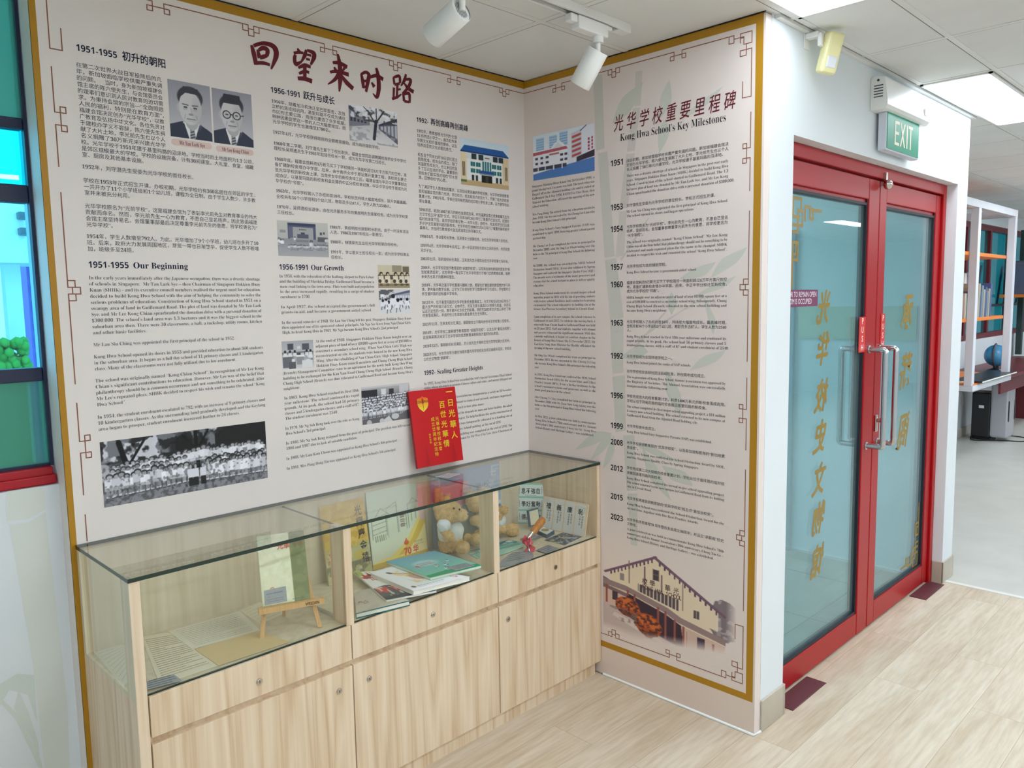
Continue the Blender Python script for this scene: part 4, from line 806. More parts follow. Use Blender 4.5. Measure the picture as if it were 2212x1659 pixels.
fi = Ink(FR, .0009)
pt = [(rb(x, y)[0], k) for x, y, k in ((1207, 193, 'A'), (1326, 154, 'B'), (1464.7, 118, 'A'))]
ue = rb(1619, 456)[0]
fret_run(fi, pt, zf, .0185, LW, True, (0, ue - .085))
def corner(i, u, v, sx, sy, a, w):
    q = lambda *pp: [(u + sx * x * a, v + sy * y * a) for x, y in pp]
    i.line(q((-4.6, 0), (-3.6, 0), (-3.6, 1.3), (-4.6, 1.3)), w, closed=True); i.line(q((-3.6, .65), (-1.6, .65)), w)
    i.line(q((-2.3, 1.6), (-2.3, 0), (0, 0), (0, 2.0), (-1.6, 2.0), (-1.6, .8), (-2.3, .8)), w); i.line(q((-1.1, 2.0), (-1.1, 4.0), (-2.3, 4.0), (-2.3, 3.0), (0, 3.0)), w)
corner(fi, ue, zf, 1, -1, .0185, LW)
def rrun(y0, ym, y1, k, x=1618):
    a0 = rb(x, y0)[1]; a1 = rb(x, y1)[1]; am = rb(x, ym)[1] if ym else 0; fret_run(fi, [(am, k)] if k else [], ue, .0185, LW, False, (a0, a1))
va, vb = rb(1628, 120)[1], rb(1626, 207)[1]; fi.line([(ue, zf - .055), (ue, vb), (ue - .032, vb), (ue - .032, rb(1617, 174)[1])], LW)
rrun(243, 330, 412, 'A'); rrun(456, 620, 781, 'B'); rrun(817, 895, 973, 'A'); rrun(1016, 1166, 1323, 'B')
ub_ = rb(1607, 1354)[1]; zl = zb1 + .032; fi.line([(ue - .032, rb(1600, 1384)[1]), (ue - .032, ub_), (ue, ub_), (ue, zl + .055)], LW); corner(fi, ue, zl, 1, 1, .0185, LW)
pt = [(rb(x, y)[0], k) for x, y, k in ((1326, 1382, 'B'), (1454, 1424, 'A'))]
for p, k in pt: pass
cur = .0
for p, k in pt:
    e = 1.9 * .0185 if k == 'A' else 1.5 * .0185; fi.line([(cur, zl), (p - e, zl)], LW); cur = p + e
    if k == 'A': motif_a(fi, p, zl, .0185, LW, (-1, 0))
    else: motif_b(fi, p, zl, .0185, LW, (-1, 0))
fi.line([(cur, zl), (ue - .085, zl)], LW); fi.build('fret_border', FRET, mile)
# faint bamboo
bi = Ink(FR, .0004); R = lambda *p: [rb(*q) for q in p]
def leaf(pts, mi=0):
    p = np.array(R(*pts)); tt = np.linspace(0, 1, len(p) + 1); p = np.vstack([p, p[:1]]); q = []
    for i in range(len(p) - 1):
        a, b, c_, d = p[i - 1 if i else -2], p[i], p[i + 1], p[(i + 2) if i + 2 < len(p) else 1]
        sharp0 = i % 2 == 0
        for t in np.linspace(0, 1, 6)[:-1]:
            k = .5; m0 = (c_ - a) * (0 if sharp0 else k); m1 = (d - b) * (k if sharp0 else 0)
            q.append((2 * t ** 3 - 3 * t ** 2 + 1) * b + (t ** 3 - 2 * t ** 2 + t) * m0 + (-2 * t ** 3 + 3 * t ** 2) * c_ + (t ** 3 - t ** 2) * m1)
    bi.poly([tuple(v) for v in q], mi)
for st in ([(1281, 164), (1301, 160), (1306, 320), (1288, 326)], [(1292, 331), (1312, 327), (1328, 553), (1306, 557)], [(1307, 562), (1331, 558), (1347, 686), (1318, 690)], [(1318, 695), (1347, 691), (1346, 805), (1323, 808)], [(1323, 814), (1350, 810), (1352, 930), (1330, 934)], [(1346, 940), (1370, 940), (1377, 1060), (1354, 1060)], [(1356, 1066), (1377, 1066), (1377, 1180), (1363, 1184)]): bi.poly(R(*st), 0)
for st in ([(1373, 155), (1388, 152), (1384, 228), (1370, 230)], [(1367, 234), (1383, 232), (1371, 326), (1354, 328)], [(1353, 333), (1371, 331), (1356, 448), (1338, 452)], [(1338, 458), (1354, 454), (1348, 552), (1330, 555)]): bi.poly(R(*st), 1)
for lf in ([(1390, 177), (1344, 212), (1323, 266), (1362, 240)], [(1446, 172), (1428, 210), (1423, 258), (1450, 221)], [(1562, 186), (1503, 227), (1473, 258), (1530, 224)], [(1438, 256), (1422, 285), (1424, 331), (1445, 291)], [(1614, 534), (1560, 560), (1536, 600), (1590, 568)], [(1546, 566), (1500, 580), (1468, 602), (1520, 596)], [(1590, 596), (1540, 616), (1500, 640), (1560, 622)], [(1450, 630), (1442, 655), (1450, 680), (1462, 655)], [(1520, 640), (1530, 690), (1540, 722), (1545, 690)], [(1568, 756), (1520, 770), (1490, 800), (1545, 782)],
  [(1322, 936), (1284, 934), (1242, 972), (1290, 957)], [(1322, 938), (1296, 955), (1277, 994), (1310, 968)], [(1326, 940), (1312, 970), (1302, 1014), (1326, 980)], [(1374, 962), (1400, 960), (1470, 1000), (1420, 986)], [(1388, 968), (1420, 1010), (1450, 1082), (1402, 1030)], [(1430, 1006), (1480, 1020), (1496, 1050), (1450, 1036)], [(1400, 760), (1380, 745), (1342, 770), (1372, 778)], [(1440, 800), (1440, 850), (1470, 900), (1470, 850)]): leaf(lf, 2)
for st in ([(1340, 560), (1400, 470), (1402, 472), (1343, 564)], [(1352, 770), (1412, 700), (1440, 668), (1441, 672), (1414, 705), (1355, 774)], [(1372, 735), (1440, 690), (1520, 640), (1521, 643), (1441, 694), (1374, 739)]): bi.poly(R(*st), 1)
bi.build('bamboo_print', [mat('bamboo_print_stem', (205, 202, 194), .55, spec=.3), mat('bamboo_print_far_stem', (210, 202, 195), .55, spec=.3), mat('bamboo_print_leaf', (203, 204, 194), .55, spec=.3)], mile)
ti = Ink(FR, .0014)
ch = '光华学校重要里程碑'; xs = [(1336, 252 + 35), (1361, 281), (1386, 275), (1416, 266), (1447, 260), (1480, 253), (1512, 245), (1544, 236), (1575, 232)]
a = rb(1323, 286); b = rb(1593, 234); n = len(ch)
for i, c in enumerate(ch):
    u = a[0] + (b[0] - a[0]) * (i + .5) / n; v = a[1] + (b[1] - a[1]) * (i + .5) / n
    ti.text(c, u - .002, v + .006, .066, .006, align='C', sx=.70, shear=.12, rise=.06)
ti.build('title_lettering', CRIM, mile)
hi = Ink(FR, .0012); a = rb(1340, 305); b = rb(1568, 261.5); hi.text(ser('Kong Hwa School’s Key Milestones'), a[0], (a[1] + b[1]) / 2, .040, -.008, width=b[0] - a[0]); hi.build('subtitle_lettering', BLACK, mile)
for t, y in (('1951', 359.7), ('1953', 455), ('1954', 501.8), ('1957', 583.4), ('1960', 621), ('1963', 703.2), ('1992', 774), ('1996', 859), ('1999', 924), ('2008', 959.5), ('2012', 1015), ('2015', 1076.5), ('2023', 1120.5)):
    hi = Ink(FR, .0012); a = rb(1319.5, y); b = rb(1345.6, y); hi.text(sansb(t), a[0], a[1], .032, 0.0, width=b[0] - a[0]); hi.build('year_lettering', BLACK, mile)
q1 = Ink(FR); UL = rb(1152.5, 620)[0]; UR = rb(1285.5, 620)[0]; se = None
for a, b, ls in (((1151.5, 405.5), (1151.5, 449), ['Singapore Hokkien Huay Kuan. On 26 October 1996, a', 'grand Moving-back Ceremony was held. The torch relay was', 'flagged off at the Aljunied holding site and it ended at', 'Guillemard. On 4 May 1998, RADM Teo Chee Hean, then', 'Minister for Education, officiated the opening of the new', 'school building.']),
 ((1151.5, 466), (1151.5, 483), ['Mrs Pang Hong Tin retired from the education service in', 'June 1998. She was succeeded by Ms Chong Lee Lian who', 'became Kong Hwa School’s 6th principal.']),
 ((1151.5, 500), (1151.5, 517.5), ['Kong Hwa School’s Very Support Parents (VSP) was', 'established in April 1999, fostering greater school-parent', 'partnership.']),
 ((1152, 534.6), (1152, 560.4), ['Ms Chong Lee Lian completed her term as principal in', 'December 2003, with Mr Ong Lye Whatt taking over the', 'helm as the 7th principal of Kong Hwa School the following', 'year.']),
 ((1152, 576.6), (1152.9, 619.2), ['In 2008, the school was awarded the MOE School', 'Distinction Award (SDA).  It was also validated by Spring', 'Singapore and conferred the Singapore Quality Class (SQC).', 'The awards were a testimony of the many processes and', 'systems that the school had put in place to deliver quality', 'education.']),
 ((1152.9, 636.2), (1152.9, 669.9), ['Kong Hwa School underwent its second major school', 'upgrading project in 2010, with the aim of providing students', 'with better school facilities and conducive learning', 'environment. The school relocated to its holding site at the', 'former MacPherson Secondary School in Circuit Road.']),
 ((1152.9, 686.4), (1153.4, 753.4), ['Upon completion of its new campus, the school returned to', 'Guillemard in mid-2012. To celebrate the moving back, a', 'relay-walk from Circuit Road to Guillemard Road was held', 'on 29 June 2012. Staff and students, together with alumni', 'and parents, witnessed the significant moment. With this', 'symbolic walk back, it began yet another chapter in the', 'history of Kong Hwa School. On 15 November 2013, Mr', 'Gan Kim Yong, then Minister for Health, officiated the', 'opening of the new school building.']),
 ((1153.7, 769.2), (1154.2, 795), ['Mr Ong Lye Whatt completed his term as principal in', 'December 2013. He was succeeded by Mrs Cheong Ye Ling', 'who became Kong Hwa School’s 8th principal the following', 'year.']),
 ((1153.7, 810.4), (1154.2, 843.5), ['In 2014, Kong Hwa School was conferred the MOE School', 'Distinction Award (SDA) for the second time, and 5 Best', 'Practice Awards (BPA). It was a further testimony to the', 'school’s sustained systems and processes, as well as the', 'many good practices in the school.']),
 ((1154.2, 859.2), (1154.8, 884.4), ['Mrs Cheong Ye Ling completed her term as principal in', 'December 2020, with Ms Poon Siow Leng taking over the', 'helm as the 9th principal of Kong Hwa School the following', 'year.']),
 ((1154.8, 900.4), (1155, 924.8), ['In May 2023, a joint celebration was held to commemorate', 'Kong Hwa School’s 70th anniversary and its Alumni', 'Association’s 30th anniversary. Cheng Xin Ge – Kong Hwa', 'School History and Heritage Gallery – was established.'])):
    se = para(q1, a, b, ls, uR=UR, cn=False, size=se, uL=UL)
q1.build('body_lettering', INK, mile)
INK2 = mat('charcoal_body_ink', (44, 44, 56), .6, spec=.2); q2 = Ink(FR, .0013); UL = rb(1354, 700)[0]; UR = rb(1570, 640)[0]; sc_ = None; se = None
for cn, a, b, r, ls in (
 (1, (1356.3, 350.2), (1356.3, 369), None, ['战后初期，新加坡面临学校供需严重失调的问题。新加坡福建会馆决', '定创办光华学校。陈六使先生捐献了大片土地，李光前先生也以个人', '名义捐赠了30万新元兴建学校。光华学校建于基里玛路的沼泽地。']),
 (0, (1356.3, 382.7), (1355.5, 422), None, ['There was a drastic shortage of schools in Singapore in the post-war early', 'years. Singapore Hokkien Huay Kuan (SHHK) decided to build Kong Hwa', 'School. Construction of the school started in Guillemard Road. The 1.3', 'hectares plot of land was donated by Mr Tan Lark Sye, and Mr Lee Kong', 'Chian spearheaded the donation drive with a personal donation of $300,000.']),
 (1, (1355.8, 447), None, (1545, 422.6), ['刘守潜先生受委为光华学校的首任校长。学校正式招生开课。']),
 (0, (1355.5, 460), (1355.5, 469.5), None, ['Mr Lau Siu Ching was appointed the first principal of Kong Hwa School.', 'The school opened its doors and began operations.']),
 (1, (1355.8, 493), (1355.8, 512), None, ['光华学校原名为“光前学校”。李光前先生一心为教育，不愿自己显名', '扬声，坚持易名。会馆董事部尊重李光前先生的意愿，将学校更名为', '“光华学校”。']),
 (0, (1355, 526.2), (1354.4, 554.7), None, ['The school was originally named “Kong Chian School”. Mr Lee Kong', 'Chian was of the firm belief that philanthropy should not be something to be', 'celebrated and made repeated pleas for the name to be changed. SHHK', 'decided to respect his wish and renamed the school “Kong Hwa School”.']),
 (1, (1354.4, 578.5), None, (1439.6, 572.6), ['光华学校成为政府辅助学校。']), (0, (1354.4, 591.3), None, (1504, 583.2), ['Kong Hwa School became a government-aided school']),
 (1, (1354, 613.7), (1354, 632.2), None, ['福建会馆耗资9万新元买下了学校隔邻一块面积超过6万平方英尺的空', '地，准备扩建新校舍增办中学部。后来，中正中学分校迁至新校舍，', '成为光华学校的“邻居”。']),
 (0, (1353.6, 645.5), (1353.6, 673.4), None, ['SHHK bought over an adjacent piece of land of over 60,000 square feet at a', 'cost of $90,000 to construct a secondary school wing. Subsequently, Chung', 'Cheng High School (Branch) relocated to the new school building and', 'became Kong Hwa’s neighbour.']),
 (1, (1353.6, 697.8), (1353.6, 716), None, ['光华学校踏入了办校的首10年，并持续大幅度地成长。最高峰时期，', '全校共有56个小学班和5个幼儿班，教职员多达87人，学生人数为2540', '人。']),
 (0, (1353, 729), (1353, 747.5), None, ['Kong Hwa School reached its first 10th year milestone and continued its', 'rapid growth. At its peak, the school had 56 primary classes and 5', 'kindergarten classes, with a staff of 87 and student enrolment of 2540.']),
 (1, (1353, 772.4), None, (1451.8, 774.6), ['光华学校成为全国特选学校之一。']), (0, (1353, 784.6), None, (1492.7, 792), ['Kong Hwa School joined the ranks of SAP schools.']),
 (1, (1353, 804.4), None, (1523.7, 813), ['光华学校校友会获社团注册局批准，并在隔年成功成立。']),
 (0, (1352.8, 816.3), (1352.8, 835.3), None, ['The registration of Kong Hwa School Alumni Association was approved by', 'the Registry of Societies. The Alumni Association was successfully', 'inaugurated the following year.']),
 (1, (1353, 857.8), (1353, 868), None, ['学校完成庞大的校舍重建计划，耗费1400万新元的新校舍落成启用。', '学校从位于阿裕尼路的临时校舍搬回基里玛路的新校舍。']),
 (0, (1352.8, 880), (1352.8, 898.5), None, ['The school completed its first major school upgrading project, a $14 million', '4-storey new school building. The school returned to its new campus at', 'Guillemard Road from the Aljunied Road holding site.']),
 (1, (1352.8, 922), None, (1416, 926.5), ['光华学校家长会成立。']), (0, (1352.8, 933.8), None, (1537.2, 957.4), ['Kong Hwa School Very Supportive Parents (VSP) was established.']),
 (1, (1352.8, 958.2), (1352.8, 968.4), None, ['光华学校获颁教育部的“优异学校奖”，以及新加坡标新局的“新加坡素', '质级奖”。']),
 (0, (1352.8, 979.3), (1352.8, 988.8), None, ['Kong Hwa School was conferred the School Distinction Award by MOE,', 'and the Singapore Quality Class by Spring Singapore.']),
 (1, (1353, 1012.4), (1353, 1022.7), None, ['学校完成第二次大规模的校舍重建计划。学校从位于循环路的临时校', '舍搬回基里玛路的新校舍。']),
 (0, (1352.8, 1034), (1352.8, 1051.7), None, ['Kong Hwa School completed its second major school upgrading project.', 'The school returned to the new campus in Guillemard Road from its holding', 'site in Circuit Road.']),
 (1, (1353.6, 1077.5), None, (1540.7, 1114), ['光华学校再度获颁教育部的“优异学校奖”和五项“最佳治校奖”。']),
 (0, (1353.6, 1089.7), (1353.6, 1098.8), None, ['Kong Hwa School was conferred the School Distinction Award for the', 'second time, together with five Best Practice Awards.']),
 (1, (1353.6, 1123.6), (1353.6, 1133), None, ['光华学校庆祝建校70 周年暨校友会成立30周年；并设立“承薪阁”校史', '文物馆。']),
 (0, (1353.6, 1144), (1353.6, 1162.4), None, ['A joint celebration was held to commemorate Kong Hwa School’s 70th', 'anniversary and its Alumni Association’s 30th anniversary. Cheng Xin Ge –', 'Kong Hwa School History and Heritage Gallery – was established.'])):
    s = para(q2, a, b, ls, right=r, uR=UR, cn=bool(cn), size=(sc_ if cn else se), uL=UL)
    if cn: sc_ = s
    else: se = s
q2.build('body_lettering', INK2, mile)
picture('printed_photo', pic_yard(), on_px(FR, (1151.5, 293.7), (1284.4, 266.6), (1284.4, 369), (1152, 390.8)), mile, 'colour photo of white school blocks round a blue court')
picture('printed_photo', pic_school(), on_px(FR, (1304, 1175), (1590.6, 1218), (1590.6, 1437.5), (1302, 1371)), mile, 'faded colour picture of the old gabled school hall')
# name on the gable of the printed school
si = Ink(FR, .0016)
u0, v0 = rb(1304, 1180); 
for c, (x, y) in zip('校學華光', ((1393, 1261), (1409, 1265.5), (1442, 1275.5), (1460.5, 1282))):
    u, v = rb(x, y); si.text(c, u, v, .027, .010, align='C')
for c, (x, y) in zip('KONG', ((1389.5, 1271), (1395.5, 1273), (1401.5, 1275), (1408, 1277))): u, v = rb(x, y); si.text(c, u, v, .024, .016, align='C', sx=.8)
for c, (x, y) in zip('HWA', ((1418, 1280.5), (1424.5, 1282.5), (1430, 1284.5))): u, v = rb(x, y); si.text(c, u, v, .024, .016, align='C', sx=.75)
for c, (x, y) in zip('SCHOOL', ((1441, 1287.5), (1446.5, 1289.3), (1452.5, 1291), (1458.5, 1293), (1464.5, 1295), (1469.5, 1296.5))): u, v = rb(x, y); si.text(c, u, v, .025, .016, align='C', sx=.78)
si.build('gable_lettering', mat('brown_gable_ink', (84, 56, 60), .6), mile)
# ---------------------------------------------------------------- double door
YD = -1.05
def XD(px, py, y=YD): return P(px, py, 'y', y)
door = bpy.data.objects.new('door_1', None); link(door); door.location = (1.16, YD, 0); door['kind'] = 'structure'
door['label'] = 'red framed double glass door with gold lettering'
f = MB(); xa, xb = .217, 2.099
f.box((xa, YD - .012, 0), (xa + .045, YD + .07, 2.149), .003); f.box((xb - .045, YD - .012, 0), (xb, YD + .07, 2.149), .003); f.box((xa + .0452, YD - .012, 2.098), (xb - .0452, YD + .07, 2.149), .003)
f.build('door_frame', RED, door)
XM = 1.205
DG = glass('door_glass', (226, 245, 246), body=(172, 214, 218), body_fac=.14, ior=1.6)
GI = mat('gold_door_lettering', (146, 116, 28), .4)
def door_leaf(x0, x1, meet_left):
    bot, top, sw = .115, 2.0, .075; sm = .118 if not meet_left else .082
    f = MB(); y0, y1 = YD, YD + .045
    sw, sr = (sm, .075) if meet_left else (.075, sm); f.box((x0, y0, .012), (x0 + sw, y1, 2.092), .004); f.box((x1 - sr, y0, .012), (x1, y1, 2.092), .004)
    f.box((x0 + sw + .0003, y0 + .001, .012), (x1 - sr - .0003, y1, bot), .004); f.box((x0 + sw + .0003, y0 + .001, top), (x1 - sr - .0003, y1, 2.092), .004)
    f.box((x0 + sw + .0004, y0 + .012, top - .014), (x1 - sr - .0004, y1 - .01, top - .0003)); 
    lf = f.build('door_leaf', RED, door)
    g = MB(); b = .012
    g.box((x0 + sw, y0 + .006, bot), (x0 + sw + b, y1 - .004, top)); g.box((x1 - sr - b, y0 + .006, bot), (x1 - sr, y1 - .004, top)); g.box((x0 + sw + b, y0 + .006, bot), (x1 - sr - b, y1 - .004, bot + b)); g.box((x0 + sw + b, y0 + .006, top - .026), (x1 - sr - b, y1 - .004, top - .0142))
    g.build('glazing_gasket', DARK, lf)
    MB().box((x0 + sw + .006, y0 + .018, bot + .004), (x1 - sr - .006, y0 + .028, top - .016)).build('glass_pane', DG, lf)
    return lf
lf1 = door_leaf(xa + .047, XM - .003, False); lf2 = door_leaf(XM + .003, xb - .047, True)
DF = Fr((0, YD + .0172, 0), (1, 0, 0), (0, 0, 1))       # lettering is stuck on the outer face: read backwards from here
dl = lambda x, y: DF.px(x, y)
def gold_text(parent, items, size_px):
    i = Ink(DF, .0)
    for c, x, y in items:
        u, v = dl(x, y); h = size_px / 560; 
        for n_, (du, dv) in enumerate(((0, 0), (.0035, 0), (-.0035, .001), (.001, .003), (0, -.003))):      # heavy brush weight
            i.d = n_ * 2e-5; i.text(c, u + h * .42 + du, v - h * .38 + dv, h, .004, sx=.80, mirror=True, shear=-.28, rise=-.05)
    i.build('gold_lettering', GI, parent)
gold_text(lf1, [(c, 1776 - i * 2.5, 662 + i * 82) for i, c in enumerate('光华学校历史文物馆')][:0] + [(c, x, y) for c, x, y in zip('光华学校历史文物馆'.replace('学', '').replace('历', ''), (1776, 1774, 1771, 1768, 1766, 1764, 1762), (662, 752, 854, 942, 1035, 1120, 1212))], 80)
gold_text(lf2, [('承', 1957, 672), ('薪', 1953, 800), ('阁', 1948, 930)], 106)
def key_corner(parent, px, py, sx, sv, a=.022, vert=.3, hor=.09):
    i = Ink(DF, .0); u, v = dl(px, py); w = .0125
    q = lambda *pp: [(u + sx * x * a, v + sv * y * a) for x, y in pp]
    i.line(q((0, vert / a), (0, 6)), w); i.line(q((0, 6), (2, 6), (2, 9), (0, 9)), w); i.line(q((0, 6), (1.2, 6), (1.2, 8), (0, 8)), w * .8)
    i.line(q((0, 3.0), (3.6, 3.0), (3.6, .4), (1.8, .4), (1.8, 4.2), (0, 4.2)), w); i.line(q((3, -1.6), (0, -1.6), (0, 1.6), (2.2, 1.6)), w); i.line(q((3, -1.6), (3, .4)), w)
    i.line(q((4.6, 2), (4.6, -.4), (6.6, -.4), (6.6, 1.6), (7.8, 1.6), (7.8, 0)), w); i.line(q((7.0, 0), (7 + hor / a, 0)), w)
    i.build('gold_corner_fret', GI, parent)
key_corner(lf1, 1714, 447, 1, -1); key_corner(lf2, 1981, 1205, -1, 1)
def pull(parent, x, y0, sgn, off, z0=.9, z1=1.34):
    """offset D pull: two stand-offs, bent to the side, and a vertical bar"""
    yb = y0 + sgn * .075; m = MB(); r = .0125
    def bend(z, dz):
        return [Vector((x, y0, z)), Vector((x, y0 + sgn * .03, z)), Vector((x + off * .25, y0 + sgn * .052, z)), Vector((x + off * .75, yb - sgn * .006, z)), Vector((x + off * .93, yb, z + dz * .006)), Vector((x + off, yb, z + dz * .03))]
    p = bend(z0, 1) + bend(z1, -1)[::-1]; m.tube(p, r, 14)
    for z in (z0, z1): m.tube([(x, y0, z), (x, y0 + sgn * .006, z)], .019, 16)
    m.build('pull_handle', STEEL, parent)
pull(lf1, 1.125, YD, -1, 0); pull(lf1, 1.125, YD + .045, 1, 0)
pull(lf2, 1.255, YD, -1, 0); pull(lf2, 1.255, YD + .045, 1, 0)
def push_sign(parent, pxy, pxb):
    a = XD(*pxy); b = XD(*pxb); u0, u1 = min(a.x, b.x), max(a.x, b.x); z1, z0 = a.z, b.z
    m = MB().box((u0, YD - .003, z0), (u1, YD - .0002, z1)); s = m.build('push_sign', mat('red_sign_plastic', (214, 48, 40), .35), parent)
    return s, u0, u1, z0, z1
for lf, a, b in ((lf1, (1856, 685), (1866.5, 760)), (lf2, (1902.5, 678), (1908.5, 752))):
    s, u0, u1, z0, z1 = push_sign(lf, a, b); i = Ink(Fr((0, YD - .003, 0), (1, 0, 0), (0, 0, 1)), .0006)
    for k, c in enumerate('PUSH'): i.text(c, (u0 + u1) / 2, z1 - (k + .8) * (z1 - z0) / 4, .038, .01, align='C')
    for k in range(1): pass
    i.mb.build('sign_lettering', mat('white_sign_ink', (244, 240, 238), .5), lf)
m = MB().box((XM + .02, YD - .008, .95), (XM + .045, YD - .0002, 1.03), .004).tube([(XM + .032, YD - .03, 1.005), (XM + .032, YD - .001, 1.005)], .011, 14).box((XM + .028, YD - .045, .988), (XM + .036, YD - .028, 1.018), .002)
m.build('door_lock', CHROME, lf2)
m = MB().box((XM - .004, YD - .028, 2.068), (XM + .012, YD - .0005, 2.125), .002).ell((XM + .008, YD - .03, 2.072), (.022, .02, .022)); m.build('door_catch', CHROME, door)
# fire-door notice on the inside of the left pane
NF = Fr((0, YD + .0175, 0), (1, 0, 0), (0, 0, 1)); a = NF.px(1690, 626); b = NF.px(1765, 661)
m = MB().box((.345, YD + .0155, b[1]), (b[0], YD + .0174, a[1])); m.build('fire_notice', glass('mauve_film', (170, 120, 150), body=(150, 84, 118), body_fac=.75), lf1)
i = Ink(Fr((0, YD + .0155, 0), (1, 0, 0), (0, 0, 1)), .0006); wt = mat('white_notice_ink', (226, 214, 226), .5)
for t, y in (('FIRE DOOR TO REMAIN OPEN', 641), ('WHEN ROOM IS OCCUPIED', 656)):
    c = NF.px(1762 if 'OPEN' in t else 1752, y); i.text(t, c[0], c[1], .030, .006, align='R', sx=.82)
i.build('notice_lettering', wt, lf1)
# floor spring plates
for k, (ps, lab) in enumerate(((((1692, 1500), (1747, 1470), (1771, 1475), (1695, 1530)), 'dark maroon floor spring plate under the near end of the red door'), (((1962, 1296), (2005, 1258), (2022, 1262), (1980, 1300)), 'dark maroon floor spring plate at the far end of the red door'))):
    x0 = .262 if k == 0 else 1.78; m = MB().box((x0, -1.135, .0), (x0 + .30, -1.052, .0035), .001)
    for q in (.03, .27): m.tube([(x0 + q, -1.1, .003), (x0 + q, -1.1, .0045)], .005, 10)
    solid('floor_spring_plate', m, MAROON, lab, 'floor plate', 'floor spring plates of the red door')
# ---------------------------------------------------------------- exit sign
ex = thing('exit_sign', (1.2, -D, 2.19), 'green EXIT sign hanging from a white battery box above the door', 'exit sign')
hx0, hx1 = .895, 1.405
prof = [(0, 2.335), (0, 2.462), (-.012, 2.468), (-.055, 2.462), (-.068, 2.375), (-.068, 2.352), (-.06, 2.340), (-.05, 2.336)]
m = MB(); n = len(prof); vs = [(hx0, -D + y - .001, z) for y, z in prof] + [(hx1, -D + y - .001, z) for y, z in prof]
m.add(vs, [tuple(range(n)), tuple(range(2 * n - 1, n - 1, -1))] + [(i, i + n, (i + 1) % n + n, (i + 1) % n) for i in range(n)])
hs = m.build('battery_housing', WHITEP, ex)
m = MB()
for k in range(5): m.box((hx0 - .0012, -D - .05, 2.385 + k * .011), (hx0 + .002, -D - .014, 2.389 + k * .011))
m.tube([(hx0 - .002, -D - .03, 2.452), (hx0 + .001, -D - .03, 2.452)], .005, 10)
m.build('vent_slots', mat('dark_slot', (60, 62, 66), .6), hs)
MB().box((1.335, -D - .0725, 2.372), (1.365, -D - .062, 2.4)).build('test_label', mat('white_label', (246, 248, 250), .5), hs)
sb = MB().box((.955, -D - .045, 2.182), (1.345, -D - .012, 2.335), .003); sb.build('sign_frame', mat('pale_grey_sign_frame', (206, 210, 222), .4), ex)
gp = MB().box((.965, -D - .0475, 2.19), (1.34, -D - .0448, 2.336)); gp = gp.build('sign_face', mat('exit_green', (24, 150, 118), .35), ex)
i = Ink(Fr((0, -D - .0475, 0), (1, 0, 0), (0, 0, 1)), .0008)
def bars(i, rects):
    for r in rects: i.poly(r)
lz0, lz1 = 2.213, 2.312; s = .0135
def bx(x0, z0, x1, z1): return [(x0, z0), (x1, z0), (x1, z1), (x0, z1)]
e0 = 1.045; bars(i, [bx(e0, lz0, e0 + s, lz1), bx(e0 + s, lz0, e0 + .055, lz0 + .012), bx(e0 + s, 2.257, e0 + .05, 2.269), bx(e0 + s, lz1 - .012, e0 + .055, lz1)])
x0 = 1.108; bars(i, [[(x0, lz0), (x0 + s, lz0), (x0 + .062, lz1), (x0 + .062 - s, lz1)], [(x0 + .062 - s, lz0), (x0 + .062, lz0), (x0 + s, lz1), (x0, lz1)]])
bars(i, [bx(1.185, lz0, 1.185 + s, lz1), bx(1.228, lz0, 1.228 + s, lz1), bx(1.208, lz1 - .012, 1.262, lz1)])
i.build('sign_lettering', mat('cream_exit_letters', (242, 238, 214), .5), gp)
# ---------------------------------------------------------------- motion sensor
ms = thing('motion_sensor', (.33, -D, 2.38), 'yellowed white motion sensor on a bracket near the ceiling', 'sensor')
m = MB().box((.275, -D - .004, 2.455), (.315, -D, 2.51), .002).box((.28, -D - .05, 2.487), (.312, -D - .003, 2.507), .004).box((.285, -D - .06, 2.455), (.308, -D - .045, 2.5), .004); m.build('wall_bracket', WHITEP, ms)
mt = Matrix.Translation((.335, -D - .07, 2.435)) @ Matrix.Rotation(math.radians(14), 4, 'X') @ Matrix.Rotation(math.radians(-30), 4, 'Z')
m = MB().box((-.032, -.022, -.07), (.032, .022, .07), .012, 0, mt, 3); bd = m.build('sensor_body', mat('yellowed_plastic', (232, 226, 172), .4), ms)
MB().box((-.02, -.0245, -.05), (.02, -.018, -.01), .004, 0, mt).build('lens_window', mat('pale_lens', (222, 226, 232), .25), bd)
